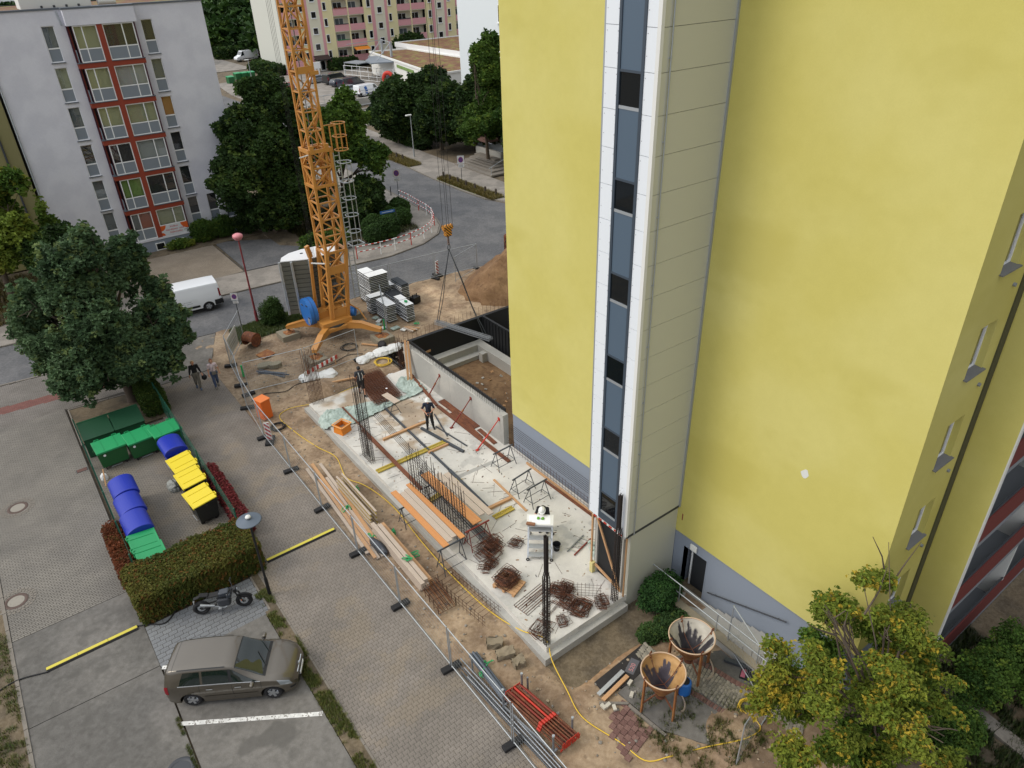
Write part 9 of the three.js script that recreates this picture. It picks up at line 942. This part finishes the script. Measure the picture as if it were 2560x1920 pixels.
mat('navy', 0x1c2436, 0.85); mat('blackCloth', 0x1b1c1f, 0.9); mat('charcoal', 0x34363c, 0.9); mat('khaki', 0x6c6860, 0.9); mat('jeans', 0x3c4a66, 0.9); mat('blouse', 0xd0bfc2, 0.9); mat('hairRed', 0x7a4a34, 0.8); mat('hairGrey', 0xb29a7c, 0.8); mat('helmetWhite', 0xe2e3df, 0.4); mat('shoeBlue', 0x55657c, 0.8); mat('gloveGreen', 0x5f9a2c, 0.7);
person('worker in white helmet and navy shirt standing on the slab', 14.28, S, -26.77, -0.55, stand({ head: [0.01, 1.66, 0.04], eL: [0.29, 1.2, 0.04], wL: [0.12, 1.08, 0.22], eR: [-0.3, 1.2, 0.03], wR: [-0.12, 1.06, 0.22], kL: [0.13, 0.5, 0.03], aL: [0.17, 0.09, 0.0], tL: [0.22, 0.035, 0.15] }), { shirt: M.navy, sleeve: 0.45, trousers: M.blackCloth, shoes: M.black, helmet: M.helmetWhite });
{ const t = thing('hand_controller', 'small handheld control box held by the helmeted worker', 'controller', [14.17, S + 1.04, -26.52], -0.55); bx('control_box', M.darkgrey, t, 0.22, 0.08, 0.12, 0, 0, 0); bx('control_strap', M.black, t, 0.02, 0.3, 0.02, 0.08, 0.18, -0.04); bx('control_knob', M.orange, t, 0.03, 0.03, 0.03, -0.05, 0.05, 0); }
person('worker in dark shirt and black shorts walking away on the slab', 13.08, S, -31.84, 2.85, stand({ eL: [0.26, 1.18, -0.04], wL: [0.25, 0.96, 0.08], eR: [-0.26, 1.18, 0.02], wR: [-0.22, 0.98, 0.16], kL: [0.1, 0.5, 0.12], aL: [0.1, 0.1, 0.22], tL: [0.11, 0.04, 0.38], kR: [-0.1, 0.5, -0.04], aR: [-0.12, 0.12, -0.28], tR: [-0.12, 0.035, -0.12] }), { shirt: M.charcoal, sleeve: 0.4, trousers: M.blackCloth, trouser: 0.4, shoes: M.black, hair: M.trim });
for (const [s, l] of [[-1, 'left'], [1, 'right']]) { const o = new G().tube([V(13.08 + s * 0.07, S + 1.02, -31.7), V(13.08 + s * 0.09, S + 1.3, -31.66), V(13.08 + s * 0.08, S + 1.47, -31.78)], 0.012, 4, 12); one('brace_strap', o, M.whitePaint, `pale ${l} brace strap on the back of the walking worker`, 'strap'); }
person('worker in white helmet bending over the plan sheets', 14.02, S, -17.42, -0.82, stand({ pelvis: [0, 0.95, -0.08], waist: [0, 1.08, -0.02], chest: [0, 1.28, 0.14], neckBase: [0, 1.4, 0.3], head: [0, 1.46, 0.46], nod: 0.55, sL: [0.18, 1.38, 0.22], sR: [-0.18, 1.38, 0.22], eL: [0.27, 1.2, 0.4], wL: [0.1, 1.16, 0.58], eR: [-0.27, 1.2, 0.4], wR: [-0.1, 1.16, 0.6], hL: [0.09, 0.92, -0.08], hR: [-0.09, 0.92, -0.08] }), { shirt: M.blackCloth, sleeve: 0.42, trousers: M.blackCloth, shoes: M.black, helmet: M.helmetWhite });
{ const g = new G(); for (const s of [-1, 1]) g.rbox(0.1, 0.05, 0.13, 0.02, s * 0.09, 0, 0).rbox(0.03, 0.03, 0.06, 0.01, s * 0.04, 0.01, 0.03); const o = g.mesh('work_gloves', M.gloveGreen); o.position.set(13.48, S + 1.29, -16.95); o.rotation.y = -0.8; tag(o, 'green work gloves of the bending worker on the plans', 'gloves'); }
const walk = { kL: [0.09, 0.5, 0.14], aL: [0.08, 0.1, 0.2], tL: [0.09, 0.045, 0.36], kR: [-0.09, 0.5, 0.0], aR: [-0.09, 0.14, -0.22], tR: [-0.09, 0.04, -0.08] };
person('walker in black sweatshirt and grey trousers on the driveway', 6.45, 0, -39.25, -0.15, stand({ ...walk, eL: [0.26, 1.17, -0.02], wL: [0.32, 0.95, 0.06], wR: [-0.3, 0.94, 0.02] }), { shirt: M.blackCloth, trousers: M.khaki, shoes: M.shoeBlue, hair: M.hairGrey });
{ const t = thing('black_bag', 'round black bag carried by the walker in black', 'bag', [6.85, 0.62, -39.15]); new G().sph(0.15, 0, 0, 0, 1.1, 14).mesh('bag_body', M.black, t); new G().tube([V(-0.08, 0.14, 0), V(-0.03, 0.3, 0), V(0.05, 0.14, 0)], 0.01).mesh('bag_handle', M.black, t); }
person('walker with red hair in pale blouse and jeans on the driveway', 7.32, 0, -38.75, -0.15, stand({ ...walk, kL: walk.kR.map((q, i) => i ? q : 0.09), aL: [0.09, 0.14, -0.22], tL: [0.09, 0.04, -0.08], kR: [-0.09, 0.5, 0.14], aR: [-0.08, 0.1, 0.2], tR: [-0.09, 0.045, 0.36], eL: [0.27, 1.18, -0.06], wL: [0.3, 0.95, -0.02] }), { shirt: M.blouse, sleeve: 0.35, trousers: M.jeans, shoes: M.khaki, hair: M.hairRed, hairBones: [[[0, 0.11, -0.06], 0.045]] });
{ const t = thing('shoulder_bag', 'grey shoulder bag worn by the walker in jeans', 'bag', [7.3, 0.98, -38.56]); new G().rbox(0.24, 0.2, 0.07, 0.02, 0, 0, 0).mesh('bag_body', M.khaki, t); new G().tube([V(-0.1, 0.09, -0.01), V(0.0, 0.3, -0.02), V(0.14, 0.52, -0.16)], 0.012).mesh('bag_strap', M.khaki, t); }
renderer.render(scene, camera);
